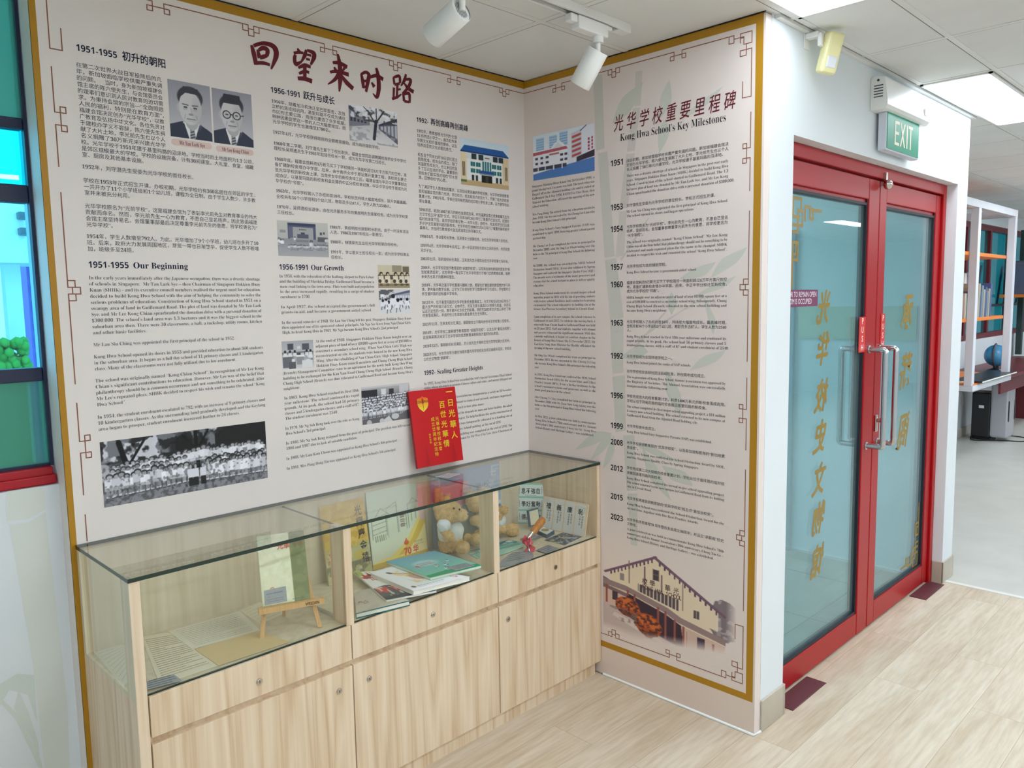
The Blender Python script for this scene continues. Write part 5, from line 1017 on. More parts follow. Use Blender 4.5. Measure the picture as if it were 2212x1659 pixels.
# ---------------------------------------------------------------- track lights
tr = thing('track_rail', (-.6, -.715, ZC), 'white ceiling track rail with a dark slot running to the side wall', 'track rail')
m = MB().box((-3.2, -.735, ZC - .028), (-.235, -.727, ZC - .0005)).box((-3.2, -.703, ZC - .028), (-.235, -.695, ZC - .0005)).box((-3.2, -.727, ZC - .012), (-.235, -.703, ZC - .0005)).box((-.29, -.736, ZC - .031), (-.228, -.694, ZC - .0005), .003)
m.build('rail_body', WHITEP, tr); MB().box((-3.2, -.7268, ZC - .0125), (-.2905, -.7032, ZC - .0118)).build('rail_slot', mat('black_track_slot', (20, 20, 26), .5), tr)
def spot(x, name_label, tip, aim):
    t = thing('track_spotlight', (x, -.715, ZC - .031), name_label, 'spotlight', 'white track spotlights')
    a = MB().box((x - .095, -.733, ZC - .072), (x + .055, -.697, ZC - .0305), .004).box((x - .13, -.729, ZC - .055), (x - .096, -.701, ZC - .0305), .004).box((x + .056, -.729, ZC - .045), (x + .08, -.701, ZC - .0305), .003); a.build('track_adapter', WHITEP, t)
    top = Vector((x + .02, -.715, ZC - .072)); s_ = MB().tube([top, top - Vector((0, 0, .02))], .019, 16).tube([top - Vector((0, 0, .018)), top - Vector((0, 0, .06))], .009, 12); s_.build('swivel_stem', WHITEP, t)
    ax = Vector(aim).normalized(); p0 = Vector(tip); p1 = p0 + ax * .125
    h = MB().tube([p0 - ax * .0, p0 + ax * .002, p1 - ax * .002, p1], [.034, .0365, .0365, .035], 32, cap=False)
    h.tube([p0 + ax * .003, p0 + ax * .0031], [.034, .0005], 32); h.tube([p1 - ax * .02, p1 - ax * .0201], [.0345, .0005], 32); hd = h.build('lamp_head', WHITEP, t)
    e1 = ax.orthogonal().normalized(); e1 = Vector((0, 0, 1)).cross(ax).normalized(); e2 = ax.cross(e1); b = MB()
    for k in range(-3, 4):
        l = math.sqrt(max(.0, .024 ** 2 - (k * .0062) ** 2)); c = p0 + ax * .0022 + e1 * k * .0062
        b.add([c - e1 * .0013 - e2 * l, c + e1 * .0013 - e2 * l, c + e1 * .0013 + e2 * l, c - e1 * .0013 + e2 * l], [(0, 3, 2, 1)])
    b.build('vent_slots', mat('grey_vent_slot', (110, 112, 118), .6), hd)
    return t
h0 = P(1292, 108, 'y', -.712); h1 = P(1263, 164, 'y', -.66)
spot(h0.x - .025, 'white cylinder spotlight hanging from the track near the wall corner', h0, h1 - h0)
k0 = P(997, 20, 'y', -.712); k1 = P(957, 57, 'y', -.64)
spot(k0.x - .02, 'white cylinder spotlight cut by the top edge of the photo', k0, k1 - k0)
# ---------------------------------------------------------------- display cabinet
cab = thing('display_cabinet', (-L / 2, -W / 2, 0), 'long light wood display cabinet with glass top and three lockable drawers and doors below', 'cabinet')
x0, x1 = -L, -.002; ZF = .600
YG = -.397                                                     # front panes
m = MB()
m.box((x0, -W + .004, 0), (x0 + .018, -.001, ZF - .012)); m.box((x1 - .018, -W + .004, .06), (x1, -.001, .905)); m.box((x0 + .0182, -W + .02, .0), (x1 - .0182, -W + .04, .06))
m.box((x0 + .0182, -.3, .0), (x1 - .0182, -.28, .06))
for xp in (XP1, XP2): m.box((xp - .009, -W + .032, .06), (xp + .009, -.02, ZF - .013))
m.box((x0 + .0283, -W + .0185, ZE - .03), (x1 - .0182, -W + .031, .52))
m.build('carcass', ASH, cab)
m = MB().box((x0 + .0005, -.018, .06), (x1 - .0182, -.001, .905)); m.build('back_panel', ASHIN, cab)
m = MB().box((x0 + .0185, -W + .0205, ZF - .018), (x1 - .0185, -.0185, ZF)); m.build('display_floor', ASHIN, cab)
m = MB().box((x0, -.022, ZF - .0118), (x0 + .018, -.0185, .905)).box((x0, -W + .004, ZF - .0118), (x0 + .018, -.35, .905)).box((x0, -.3499, ZF - .0118), (x0 + .018, -.0222, ZF + .0)); m.build('end_frame', ASHIN, cab)
m = MB().box((x0 + .0005, -W + .0035, .06), (x0 + .0275, -W + .0185, .905), .0008); m.build('post', ASH, cab)
for xp in (XP1, XP2): MB().box((xp - .0135, -W + .0035, ZF - .002), (xp + .0135, -.33, .905), .0008).build('post', ASH, cab)
MB().box((x1 - .0165, -W + .0035, ZF - .002), (x1 - .0, -W + .0185, .9048), .0008).build('post', ASH, cab)
edges = [x0 + .0285, XP1, XP2, x1]
for k in range(3):
    a = edges[k] + .002; b = edges[k + 1] - .002
    d = MB().box((a, -W, .4885), (b, -W + .018, ZD), .0012).build('drawer', ASH, cab)
    lx, lz = [(-1.533, .532), (-.904, .537), (-.287, .542)][k]
    def lockset(par, lx, lz):
        q = MB().tube([(lx, -W - .003, lz), (lx, -W - .0002, lz)], .0095, 24).tube([(lx, -W - .0045, lz), (lx, -W - .0032, lz)], .0068, 20); lo = q.build('lock', CHROME, par)
    lockset(d, lx, lz)
    MB().box((lx - .0009, -W - .0052, lz - .004), (lx + .0009, -W - .0044, lz + .004)).build('keyhole', DARK, d)
    c = MB().box((a, -W, .06), (b, -W + .018, ZE), .0012).build('door', ASH, cab)
    lx, lz = [(-1.278, .407), (-1.168, .407), (-.551, .412)][k]; lockset(c, lx, lz)
    MB().box((lx - .0009, -W - .0052, lz - .004), (lx + .0009, -W - .0044, lz + .004)).build('keyhole', DARK, c)
    pa = (x0 + .028 if k == 0 else edges[k] + .0138); pb = (edges[k + 1] - .0138) if k < 2 else x1 - .0168
    g = MB().box((pa, YG - .005, ZF + .0005), (pb, YG, .9045)); g.m = [0, 0, 0, 0, 0, 0]
    g.build('front_glass', CLEARG, cab)
    e = MB().box((pa, YG - .0054, ZF - .001), (pb, YG + .0004, ZF + .0022)).box((pa, YG - .0054, ZF + .0022), (pa + .0012, YG + .0004, .9045)); e.build('glass_edge', GEDGE, cab)
m = MB().box((x0 + .006, -.3498, ZF + .001), (x0 + .011, -.0222, .9048)); m.build('end_glass', CLEARG, cab)
for xp in (XP1, XP2):
    MB().box((xp - .003, -.3295, ZF + .001), (xp + .003, -.0185, .902)).build('partition_glass', CLEARG, cab)
    MB().box((xp - .003, -.3295, .902), (xp + .003, -.0185, .9048)).build('glass_edge', GEDGE, cab)
    MB().box((xp - .007, -.3298, ZF + .0002), (xp - .0032, -.0186, ZF + .012)).build('glass_channel', mat('pale_aluminium', (206, 206, 198), .35, .6), cab)
m = MB(); b = bmesh.new(); bmesh.ops.create_cube(b, size=1)
for v in b.verts: v.co = Vector((x0 - .002 + (v.co.x + .5) * (x1 - x0 + .001), -W + (v.co.y + .5) * (W - .0015), .9052 + (v.co.z + .5) * .0107))
for f in b.faces: pass
vs = [v.co.copy() for v in b.verts]; b.verts.index_update()
for f in b.faces: m.add([v.co.copy() for v in f.verts], [tuple(range(4))], 0 if abs(f.normal.z) > .5 else 1)
b.free(); m.build('glass_top', [CLEARG, GEDGE], cab)
# ---------------------------------------------------------------- contents: helpers
PAGES = mat('book_pages', (232, 230, 218), .7)
def paper_mat(n, c): return mat(n, c, .75, spec=.2)
def centroid(ps):
    c = Vector((0, 0, 0))
    for p in ps: c += p
    return c / len(ps)
def up(c):
    n = (c[1] - c[0]).cross(c[2] - c[1])
    return n
def flat(name, pxs, z, t, label, cat, material, cv=None, pages=None, group=None, cover_t=.0012, zfun=None):
    """a thing lying flat: pxs the photo pixels of its top face (z = height of that face)"""
    tp = [P(x, y, 'z', z) for x, y in pxs]; c = centroid(tp)
    o = thing(name, (c.x, c.y, z - t), label, cat, group)
    if pages is None:
        MB().quadslab(tp, t, nrm=(0, 0, 1)).build('sheet' if t < .003 else 'body', material, o)
    else:
        dz = Vector((0, 0, 1))
        MB().quadslab(tp, cover_t, nrm=(0, 0, 1)).build('front_cover', material, o)
        lo = [p - dz * (t - cover_t) for p in tp]; MB().quadslab(lo, cover_t, nrm=(0, 0, 1)).build('back_cover', material, o)
        inn = [p + (c - p).normalized() * .003 - dz * cover_t for p in tp]; MB().quadslab(inn, t - 2 * cover_t, nrm=(0, 0, 1)).build('pages', PAGES if pages is True else pages, o)
    if cv is not None:
        q = [p + Vector((0, 0, .0005)) for p in tp]
        picture('cover_print' if pages is not None else 'print', cv, lambda s, t_: q[0] * (1 - s) * (1 - t_) + q[1] * s * (1 - t_) + q[2] * s * t_ + q[3] * (1 - s) * t_, o)
    return o, tp
def surf(tp, d=.0008):
    """print frame on a lying sheet: tp order top-left, top-right, bottom-right, bottom-left"""
    u = tp[1] - tp[0]; n = Vector((0, 0, 1)); u = u.normalized(); v = n.cross(u)
    return Fr(tp[3], (tp[2] - tp[3]), (tp[0] - tp[3]), n), (tp[2] - tp[3]).length, (tp[0] - tp[3]).length
class Sk:
    """skewed print frame from four corners"""
    def __init__(s, tl, tr, br, bl, n): s.c = [Vector(q) for q in (tl, tr, br, bl)]; s.n = Vector(n).normalized()
    def at(s, a, b, d=0.0):
        tl, tr, br, bl = s.c; return bl * (1 - a) * (1 - b) + br * a * (1 - b) + tr * a * b + tl * (1 - a) * b + s.n * d
def lean(bl, br, tl, zb=ZF + .001, yplane=None):
    B0 = P(*bl, 'z', zb); B1 = P(*br, 'z', zb); U = (B1 - B0); U.z = 0; u = U.normalized()
    d = Vector(ROT.T @ np.array([(tl[0] - 1106) / FPX, -(tl[1] - 829.5) / FPX, -1.0])); c = Vector(CAM)
    t = (B0 - c).dot(u) / d.dot(u); T = c + d * t
    return B0, B1, T
def lean_book(name, B0, B1, V, t, label, cat, mcover, cv=None, group=None, mspine=None, mpages=None, spine_left=True):
    """book or board standing and leaning back: bottom corners B0-B1, V up the front face, t thick behind it"""
    U = B1 - B0; n = U.cross(V).normalized(); n = n if n.dot(Vector(CAM) - B0) > 0 else -n
    o = thing(name, tuple((B0 + B1) / 2), label, cat, group)
    q = [B0 + V, B1 + V, B1, B0]
    if mpages is None: MB().quadslab(q, t, 0, nrm=n).build('board', mcover, o)
    else:
        MB().quadslab(q, .0015, nrm=n).build('front_cover', mcover, o); MB().quadslab([p - n * (t - .0015) for p in q], .0015, nrm=n).build('back_cover', mcover, o)
        c = centroid(q); MB().quadslab([p + (c - p).normalized() * .003 - n * .0016 for p in q], t - .0033, nrm=n).build('pages', mpages, o)
        s0, s1 = (B0, B0 + V) if spine_left else (B1, B1 + V); du = U.normalized() * .0012 * (1 if spine_left else -1)
        MB().quadslab([s1, s0, s0 - n * t, s1 - n * t], .0015).build('spine', mspine or mcover, o)
    fr = Sk(q[0], q[1], q[2], q[3], n)
    if cv is not None: picture('cover_print', cv, lambda s, tt: fr.at(s, 1 - tt, .0006), o)
    return o, fr
def scribble(fr, o, name, m_, rows, r, x0=.08, x1=.92, y0=.1, y1=.9, h=.008):
    """lines of typing too small to read: rows of short dashes"""
    mb = MB(); rr = random.Random(r)
    for k in range(rows):
        y = y1 - (y1 - y0) * k / max(rows - 1, 1); x = x0
        end = x1 if rr.random() > .25 else x0 + (x1 - x0) * (.4 + .5 * rr.random())
        while x < end:
            w = .01 + .035 * rr.random(); mb.add([fr.at(x, y, .0008), fr.at(min(x + w, x1), y, .0008), fr.at(min(x + w, x1), y + h, .0008), fr.at(x, y + h, .0008)], [(0, 1, 2, 3)]); x += w + .008
    mb.build(name, m_, o)
TYPE = mat('typewriter_ink', (178, 170, 148), .7)
GRAYC = mat('grey_caption_card', (158, 164, 170), .6)
CAPI = mat('caption_ink', (70, 74, 86), .7)
# ---- left bay
PM = paper_mat('aged_paper', (232, 222, 196)); PM2 = paper_mat('aged_paper_pale', (230, 224, 204)); EN = paper_mat('buff_envelope', (218, 194, 146))
def sheet(name, pts, dz, label, cat, m_, rows=0, seed=1, group=None):
    tp = [P(*z5(*q), 'z', ZF + dz) for q in pts]
    o, tp = flat(name, [z5(*q) for q in pts], ZF + dz, .0006, label, cat, m_, group=group)
    if rows: scribble(Sk(*tp, (0, 0, 1)), o, 'typed_lines', TYPE, rows, seed, h=.012)
    return o
sheet('letter', [(450, 886), (632, 858), (905, 1056), (560, 1172)], .0014, 'aged typed letter lying under the tan envelope', 'letter', PM, 20, 2, 'old letters in the left bay')
sheet('letter', [(170, 975), (330, 932), (455, 985), (345, 1186)], .0007, 'aged paper in the left end of the cabinet behind the corner post', 'letter', PM2, 9, 3, 'old letters in the left bay')
sheet('letter', [(1030, 734), (1150, 682), (1300, 742), (1150, 812)], .0007, 'aged paper half hidden behind the small wooden easel', 'letter', PM, 6, 4, 'old letters in the left bay')
sheet('letter', [(608, 855), (1030, 734), (1152, 850), (750, 960)], .0021, 'aged typed letter lying across the middle of the left bay', 'letter', PM2, 12, 5, 'old letters in the left bay')
sheet('envelope', [(765, 960), (1140, 850), (1326, 916), (905, 1056)], .0028, 'tan envelope lying in front of the small wooden easel', 'envelope', EN)
q = [z5(480, 1150), z5(640, 1106), z5(690, 1142), z5(472, 1200)]
o, tp = flat('caption_card', q, ZF + .008, .001, 'grey caption card in the front left corner of the cabinet', 'card', GRAYC, group='grey caption cards'); scribble(Sk(*tp, (0, 0, 1)), o, 'caption_lettering', CAPI, 4, 8, h=.07)
MB().quadslab([tp[0] - Vector((0, 0, .0011)), tp[1] - Vector((0, 0, .0011)), tp[1] - Vector((0, 0, .007)), tp[0] - Vector((0, 0, .007))], .001).build('card_foot', GRAYC, o)
# easel
EW = wood('beech', (206, 160, 100), (216, 172, 114), (222, 182, 126), scale=3)
fa = P(565.8, 1379, 'z', ZF + .001); fb = P(691, 1355, 'z', ZF + .001)
es = thing('tabletop_easel', ((fa.x + fb.x) / 2, (fa.y + fb.y) / 2, ZF), 'mini wooden easel standing in the left bay of the cabinet, holding a green booklet', 'easel')
uu = (fb - fa).normalized(); nn = Vector((uu.y, -uu.x, 0)); nn = nn if nn.dot(Vector(CAM) - fa) > 0 else -nn; Z = Vector((0, 0, 1))
d = Vector(ROT.T @ np.array([(558 - 1106) / FPX, -(1318 - 829.5) / FPX, -1.0])); o_ = fa + nn * .010
tt = (o_ - Vector(CAM)).dot(nn) / d.dot(nn); LA = Vector(CAM) + d * tt
d = Vector(ROT.T @ np.array([(699 - 1106) / FPX, -(1297 - 829.5) / FPX, -1.0])); tt = (o_ - Vector(CAM)).dot(nn) / d.dot(nn); LB = Vector(CAM) + d * tt
zl_ = (LA.z + LB.z) / 2; LA.z = LB.z = zl_; Uw = (LB - LA).length
def obox(mb, o, u, v, n, a0, a1, b0, b1, c0, c1):
    q = [o + u * a + v * b + n * c for a in (a0, a1) for b in (b0, b1) for c in (c0, c1)]
    mb.add(q, [(0, 1, 3, 2), (4, 6, 7, 5), (0, 4, 5, 1), (2, 3, 7, 6), (0, 2, 6, 4), (1, 5, 7, 3)])
m = MB(); obox(m, LA, uu, Z, nn, 0, Uw, -.008, .008, -.008, .012); m.build('ledge', EW, es)
lg = []
for f_, top in ((fa, LA + uu * .25 * Uw), (fb, LB - uu * .25 * Uw)):
    m = MB(); V = (Vector((top.x, top.y, f_.z)) - nn * .086 + Z * .215 - f_); ln_ = V.length; obox(m, f_, uu, V / ln_, uu.cross(V / ln_), -.0065, .0065, 0, ln_, -.0035, .0035); m.build('front_leg', EW, es)
m = MB(); V0 = (LA + LB) / 2 - nn * .082 + Z * .15; m.tube([V0, (fa + fb) / 2 - nn * .13 + Z * .004], .005, 4); m.build('rear_leg', EW, es)
m = MB(); m.tube([V0 - uu * .06, V0 + uu * .06], .005, 4); m.build('crossbar', EW, es)
i = Ink(Fr(LA + nn * .0122, uu, Z, nn), .0004); i.text('WEEDEN', Uw * .70, -.0045, .0125, .03, width=Uw * .22); i.build('maker_lettering', mat('burnt_brown', (96, 58, 26), .7), es)
# booklet on the easel
b0 = LA + uu * (.08 * Uw) + Z * .009 - nn * .004; b1 = LA + uu * (.80 * Uw) + Z * .009 - nn * .004
V = Z * .195 - nn * .065
c = Cv(90, 120, (234, 232, 202)); c.mottle(5, (218, 222, 184), .45, .65, al=.7); c.mottle(9, (240, 244, 222), .5, .7, al=.6); c.rect(.66, 0, 1, 1, (124, 132, 88)); c.mottle(6, (138, 146, 100), .5, .6, al=.8, x0=.66)
for k in range(5): c.rect(.62 + k * .05, .955, .645 + k * .05, .965, (90, 96, 80))
c.ell(.22, .78, .05, .03, (214, 120, 96)); c.ell(.22, .785, .035, .022, (226, 234, 200))
bk, fr = lean_book('booklet', b0, b1, V, .006, 'pale green booklet with dark green spine band, standing on the mini easel', 'booklet', mat('pale_green_cover', (220, 228, 194), .6), c, mpages=PAGES)
def ltext(fr, o, items, m_, name='cover_lettering', d=.0012, asp=1.0):
    mb = MB()
    for t, a, b, h, off, sx in items:
        g, fs = glyphs(t, off); w = g[:, 0].max() - g[:, 0].min()
        mb.add([fr.at(a + (x - g[:, 0].min() - w / 2) * h * sx, b + y * h, d) for x, y in g], fs)
    return mb.build(name, m_, o)
ltext(fr, bk, [('光', .46, .78, .1, .02, 1.35), ('華', .60, .78, .1, .02, 1.35)], mat('red_cover_ink', (214, 74, 62), .6)); ltext(fr, bk, [('十', .76, .79, .085, .02, 1.3), ('年', .9, .79, .085, .02, 1.3)], mat('dull_red_cover_ink', (150, 96, 74), .6))
cc = [fr.at(.04, .22, .003), fr.at(.50, .235, .003), fr.at(.50, .02, .003), fr.at(.04, .015, .003)]
o = thing('caption_card', tuple(centroid([cc[2], cc[3]])), 'grey caption card leaning against the green booklet on the easel', 'card', 'grey caption cards'); MB().quadslab(cc, .0008, nrm=fr.n).build('sheet', GRAYC, o)
f2 = Sk(*cc, fr.n); ltext(f2, o, [('光华学校十周年纪念特刊', .46, .66, .115, .0, .6), ('（1962）', .2, .47, .08, 0, .6), ('Kong Hwa School 10th Anniversary', .46, .30, .085, 0, .62), ('Commemorative Publication, 1962', .46, .16, .085, 0, .62)], CAPI, 'caption_lettering', .0008)
# ---- middle bay
WHC = mat('white_cover', (236, 238, 238), .35)
c = Cv(80, 110, (214, 178, 74)); c.mottle(7, (226, 192, 96), .45, .6, al=.8); c.mottle(11, (196, 156, 52), .5, .62, al=.7); c.rect(0, .62, 1, 1, (206, 200, 160)); c.mottle(8, (178, 176, 120), .45, .6, .55, 1, .8); c.poly([(.1, .6), (.35, .48), (.62, .6)], (150, 142, 110)); c.rect(.15, .6, .58, .72, (214, 204, 160)); c.mottle(16, (204, 96, 60), .56, .62, .58, .75, .8, x0=0, x1=.4); c.rect(0, .78, 1, .84, (130, 126, 92)); c.mottle(12, (120, 116, 84), .5, .6, .78, .95, .8); c.ell(.75, .72, .14, .06, (196, 178, 84))
B0, B1, T = lean((690, 1258), (803, 1234), (668, 1120)); V = Z * .275 + Vector((0, .045, 0)); B0 = Vector((-1.09, -.068, ZF + .001)); B1 = Vector((-.905, -.068, ZF + .001))
bk, fr = lean_book('book', B0, B1, V, .009, 'golden yellow book with brush lettering, leaning at the back beside the divider post', 'book', mat('golden_cover', (204, 170, 80), .5), c, 'books in the middle bay', mpages=PAGES, mspine=mat('dark_spine', (70, 66, 54), .5), spine_left=False)
ltext(fr, bk, [(ch, .83 + .012 * k, .80 - .155 * k, .135, .014, 1.25) for k, ch in enumerate('光輝慶金禧')], mat('black_brush_ink', (26, 24, 22), .6))
c = Cv(120, 160, (216, 232, 214)); c.grad((216, 232, 216), (222, 226, 196)); ln = (140, 146, 134)
for pts in ([(.05, .62), (.05, .36), (.3, .33), (.3, .6)], [(.1, .36), (.22, .24), (.36, .34)], [(.32, .64), (.32, .26), (.5, .2), (.5, .6)], [(.52, .6), (.52, .34), (.66, .34), (.66, .58)], [(.7, .58), (.7, .26), (.92, .26), (.92, .5)], [(.72, .28), (.8, .2), (.9, .27)], [(.05, .44), (.3, .42)], [(.05, .5), (.3, .48)], [(.05, .56), (.3, .54)], [(.54, .4), (.65, .4)], [(.54, .46), (.65, .46)], [(.54, .52), (.65, .52)], [(.76, .34), (.76, .5)], [(.84, .34), (.84, .48)]):
    for k in range(len(pts) - 1): c.line(*pts[k], *pts[k + 1], .009, ln)
for k in range(6): c.rect(.09 + .035 * k, .58, .1 + .035 * k, .66, (110, 116, 104)); c.rect(.55, .38 + .03 * k, .63, .395 + .03 * k, (150, 130, 124))
c.poly([(.0, .92), (.35, .88), (.62, .74), (.85, .5), (1, .3), (1, 1), (0, 1)], (238, 218, 124)); c.poly([(.45, .90), (.72, .74), (.9, .52), (1, .4), (1, .72), (.8, .9)], (226, 192, 70)); c.poly([(.62, .88), (.84, .74), (1, .56), (1, 1), (.7, .98)], (240, 226, 160)); c.rect(0, .93, 1, 1, (206, 176, 84)); c.rect(.9, 0, 1, .52, (238, 200, 196)); c.ell(.62, .765, .045, .03, (214, 74, 42)); c.poly([(.58, .77), (.62, .70), (.66, .77)], (222, 96, 44))
B0, B1, T = lean(z6(372, 1000), z6(812, 866), z6(318, 424)); B0 = Vector((-.893, -.055, ZF + .001)); B1 = Vector((-.632, -.05, ZF + .001)); V = Z * .288 + Vector((0, .034, 0))
bk, fr = lean_book('book', B0, B1, V, .016, 'large pale book with line drawing of a school, leaning in the middle bay', 'book', mat('pale_mint_cover', (220, 232, 216), .4), c, 'books in the middle bay', mpages=PAGES, mspine=mat('grey_green_spine', (176, 184, 160), .5))
ltext(fr, bk, [('70', .63, .075, .13, .03, 1.05), ('华', .78, .085, .1, .02, 1.1)], mat('orange_red_ink', (214, 70, 44), .55)); ltext(fr, bk, [('光华之光辉', .84, .20, .035, .0, .9), ('Kong Hwa School', .85, .17, .026, 0, .9)], mat('olive_ink', (120, 110, 70), .6), 'cover_lettering')
# stack of books lying in front
TEAL = mat('teal_cloth', (24, 104, 104), .5)
c = Cv(90, 60, (196, 190, 172)); c.mottle(6, (182, 176, 158), .5, .65, al=.6)
for a_, b_ in (((.07, .6), (.12, .5)), ((.08, .52), (.16, .56)), ((.14, .5), (.2, .62)), ((.2, .58), (.26, .52)), ((.2, .66), (.3, .62)), ((.3, .62), (.26, .54))): c.line(*a_, *b_, .008, (104, 70, 52))
flat('book', [z6(232, 1178), z6(420, 1128), z6(662, 1238), z6(246, 1338)], ZF + .019, .018, 'grey hardback with teal edges at the bottom of the stack behind the front glass', 'book', TEAL, c, True, 'stacked books in the middle bay', .003)
c = Cv(120, 90, (238, 240, 236)); c.ell(.05, .02, .18, .16, (180, 200, 96)); c.mottle(14, (190, 58, 40), .52, .58, .05, .28, .95, 3, 0, .5); c.mottle(16, (60, 66, 66), .56, .62, .12, .3, .7, 3, 0, .5); c.rect(.22, .30, .25, .36, (214, 70, 60))
for k in range(5): c.rect(.28 + .05 * k, .30 + .015 * k, .31 + .05 * k, .35 + .015 * k, (206, 110, 100))
c.poly([(0, .62), (.3, .56), (.6, .6), (1, .54), (1, 1), (0, 1)], (70, 80, 88)); c.mottle(9, (204, 66, 62), .46, .5, .6, .98, .95, 2); c.mottle(16, (230, 214, 196), .58, .62, .6, .98, .8, 2); c.rect(0, .9, 1, 1, (52, 60, 66))
flat('book', [z6(233, 1020), z6(440, 1010), z6(870, 1162), z6(480, 1236)], ZF + .026, .006, 'white booklet with red and dark picture, second from the bottom of the stack', 'book', WHC, c, True, 'stacked books in the middle bay', .0008)
c = Cv(120, 90, (240, 242, 244)); c.mottle(8, (236, 206, 140), .42, .58, .2, .75, .9, 3, .3, .72); c.ell(.56, .55, .13, .14, (206, 150, 130), .9, .3); c.line(.3, .18, .68, .42, .02, (110, 84, 70)); c.line(.68, .42, .62, .66, .02, (96, 70, 60)); c.ell(.33, .2, .06, .05, (96, 96, 96)); c.ell(.68, .44, .05, .08, (90, 64, 54)); c.ell(.12, .86, .035, .04, (120, 96, 80))
for k in range(9): c.rect(.18 + .055 * k, .86, .22 + .055 * k, .885, (186, 190, 194)); c.rect(.18 + .05 * k, .91, .215 + .05 * k, .925, (206, 208, 212))
c.ell(.9, .84, .04, .05, (176, 40, 52)); c.ell(.9, .84, .028, .036, (240, 236, 238))
flat('book', [z6(355, 1026), z6(560, 968), z6(1126, 1056), z6(690, 1166)], ZF + .0405, .014, 'white book with a brown ink picture, under the green book', 'book', WHC, c, True, 'stacked books in the middle bay', .001)
c = Cv(120, 80, (130, 196, 184)); c.grad((112, 170, 196), (120, 204, 176)); t_ = c.x * .5 + c.y; c.put(np.clip((t_ - 1.0) * 2, 0, 1), (146, 214, 184), .9); c.ell(.42, .42, .22, .13, (170, 216, 220), .9, .5); c.ell(.2, .5, .03, .045, (206, 90, 80)); c.poly([(.0, .9), (.4, .86), (1, .9), (1, 1), (0, 1)], (40, 158, 110))
for k, (x, y) in enumerate(((.46, .62), (.5, .78), (.62, .64), (.78, .52), (.55, .8))): c.ell(x, y, .03, .03, (236, 240, 244)); c.ell(x + .015, y - .03, .018, .025, (170, 70, 80) if k == 0 else (70, 80, 130)); c.rect(x, y + .02, x + .03, y + .04, (96, 70, 120))
for k in range(7): c.rect(.28 + .04 * k, .46, .305 + .04 * k, .5, (190, 120, 120)); c.rect(.26 + .04 * k, .40, .285 + .04 * k, .43, (150, 130, 150))
o, tp = flat('book', [z6(476, 938), z6(850, 855), z6(1215, 968), z6(820, 1063)], ZF + .051, .010, 'green and blue children book lying on top of the stack', 'book', mat('green_cover', (112, 196, 164), .35), c, True, 'stacked books in the middle bay', .001)
o, tp = flat('caption_card', [z6(950, 983), z6(1098, 948), z6(1162, 968), z6(1010, 1003)], ZF + .0535, .002, 'grey caption card lying on the green book', 'card', GRAYC, group='grey caption cards'); scribble(Sk(*tp, (0, 0, 1)), o, 'caption_lettering', CAPI, 4, 9, h=.06)
# ---- right bay
def pr(name, w, h, c0): return Cv(w, h, c0)
c = Cv(130, 100, (150, 184, 216)); c.grad((140, 170, 206), (190, 210, 226)); c.mottle(6, (214, 226, 236), .55, .75, .2, .7, .5); c.rect(.62, .56, .98, .98, (66, 118, 176)); c.mottle(14, (226, 234, 240), .52, .58, .56, .98, .9, 3, .6); c.mottle(18, (40, 84, 140), .55, .6, .6, .98, .9, 3, .6); fw_ = (214, 226, 232)
for sx, px in ((1, .02), (-1, .98)):
    for y0, a in ((.05, .05), (.1, .03)): c.line(px, y0, px + sx * .1, y0, .012, fw_); c.line(px + sx * .1, y0, px + sx * .1, y0 + .1, .012, fw_); c.line(px + sx * .04, y0 + .08, px + sx * .12, y0 + .08, .012, fw_)
B0 = Vector((-.588, -.032, ZF + .001)); B1 = Vector((-.205, -.030, ZF + .001)); V = Z * .298 + Vector((0, .012, 0))
bk, fr = lean_book('folder', B0, B1, V, .004, 'pale blue school folder standing flat against the back, behind the bears', 'folder', mat('sky_blue_card', (160, 190, 216), .5), c)
ltext(fr, bk, [(t, .40 + .13 * k, .62 + .02 * k, .12, .0, .75) for k, t in enumerate('光華學校')] + [('校刊', .86, .78, .05, 0, .75)], mat('pale_grey_brush_ink', (112, 130, 146), .6))
c = Cv(90, 100, (196, 120, 140)); c.grad((214, 150, 162), (176, 92, 116)); c.rect(0, 0, .16, 1, (222, 150, 116)); c.poly([(.2, .6), (.45, .42), (.75, .5), (.95, .4), (.95, .8), (.2, .9)], (146, 74, 104)); c.line(.6, .6, .72, .36, .012, (230, 190, 200)); c.line(.72, .36, .84, .6, .012, (230, 190, 200))
for k in range(16): c.line(.4 + .02 * (k % 5), .8, .36 + .035 * (k % 6), .35 + .05 * (k // 4), .016, (214, 188, 140))
bk, fr = lean_book('book', Vector((-.585, -.075, ZF + .001)), Vector((-.405, -.07, ZF + .001)), Z * .252 + Vector((0, .030, 0)), .007, 'dusty pink book with orange spine, leaning in front of the blue folder', 'book', mat('dusty_pink_cover', (186, 106, 128), .5), c, mpages=PAGES, mspine=mat('orange_spine', (216, 146, 112), .5))
ltext(fr, bk, [('九', .78, .80, .11, .01, 1.2), ('华', .95, .78, .08, .01, 1.2)], mat('crimson_ink', (156, 30, 60), .6))
c = Cv(90, 70, (74, 92, 98)); c.mottle(5, (92, 108, 110), .5, .65, al=.7)
for k, y in enumerate((.2, .45, .7)): c.rect(.04, y - .08, .2, y + .08, (200, 190, 176)); c.rect(.06, y - .05, .18, y + .04, (112, 140, 140))
lean_book('album', Vector((-.580, -.110, ZF + .001)), Vector((-.335, -.095, ZF + .001)), Z * .165 + Vector((0, .020, 0)), .008, 'dark slate photo album standing behind the two bears', 'album', mat('slate_cover', (78, 94, 100), .4), c, mpages=PAGES)
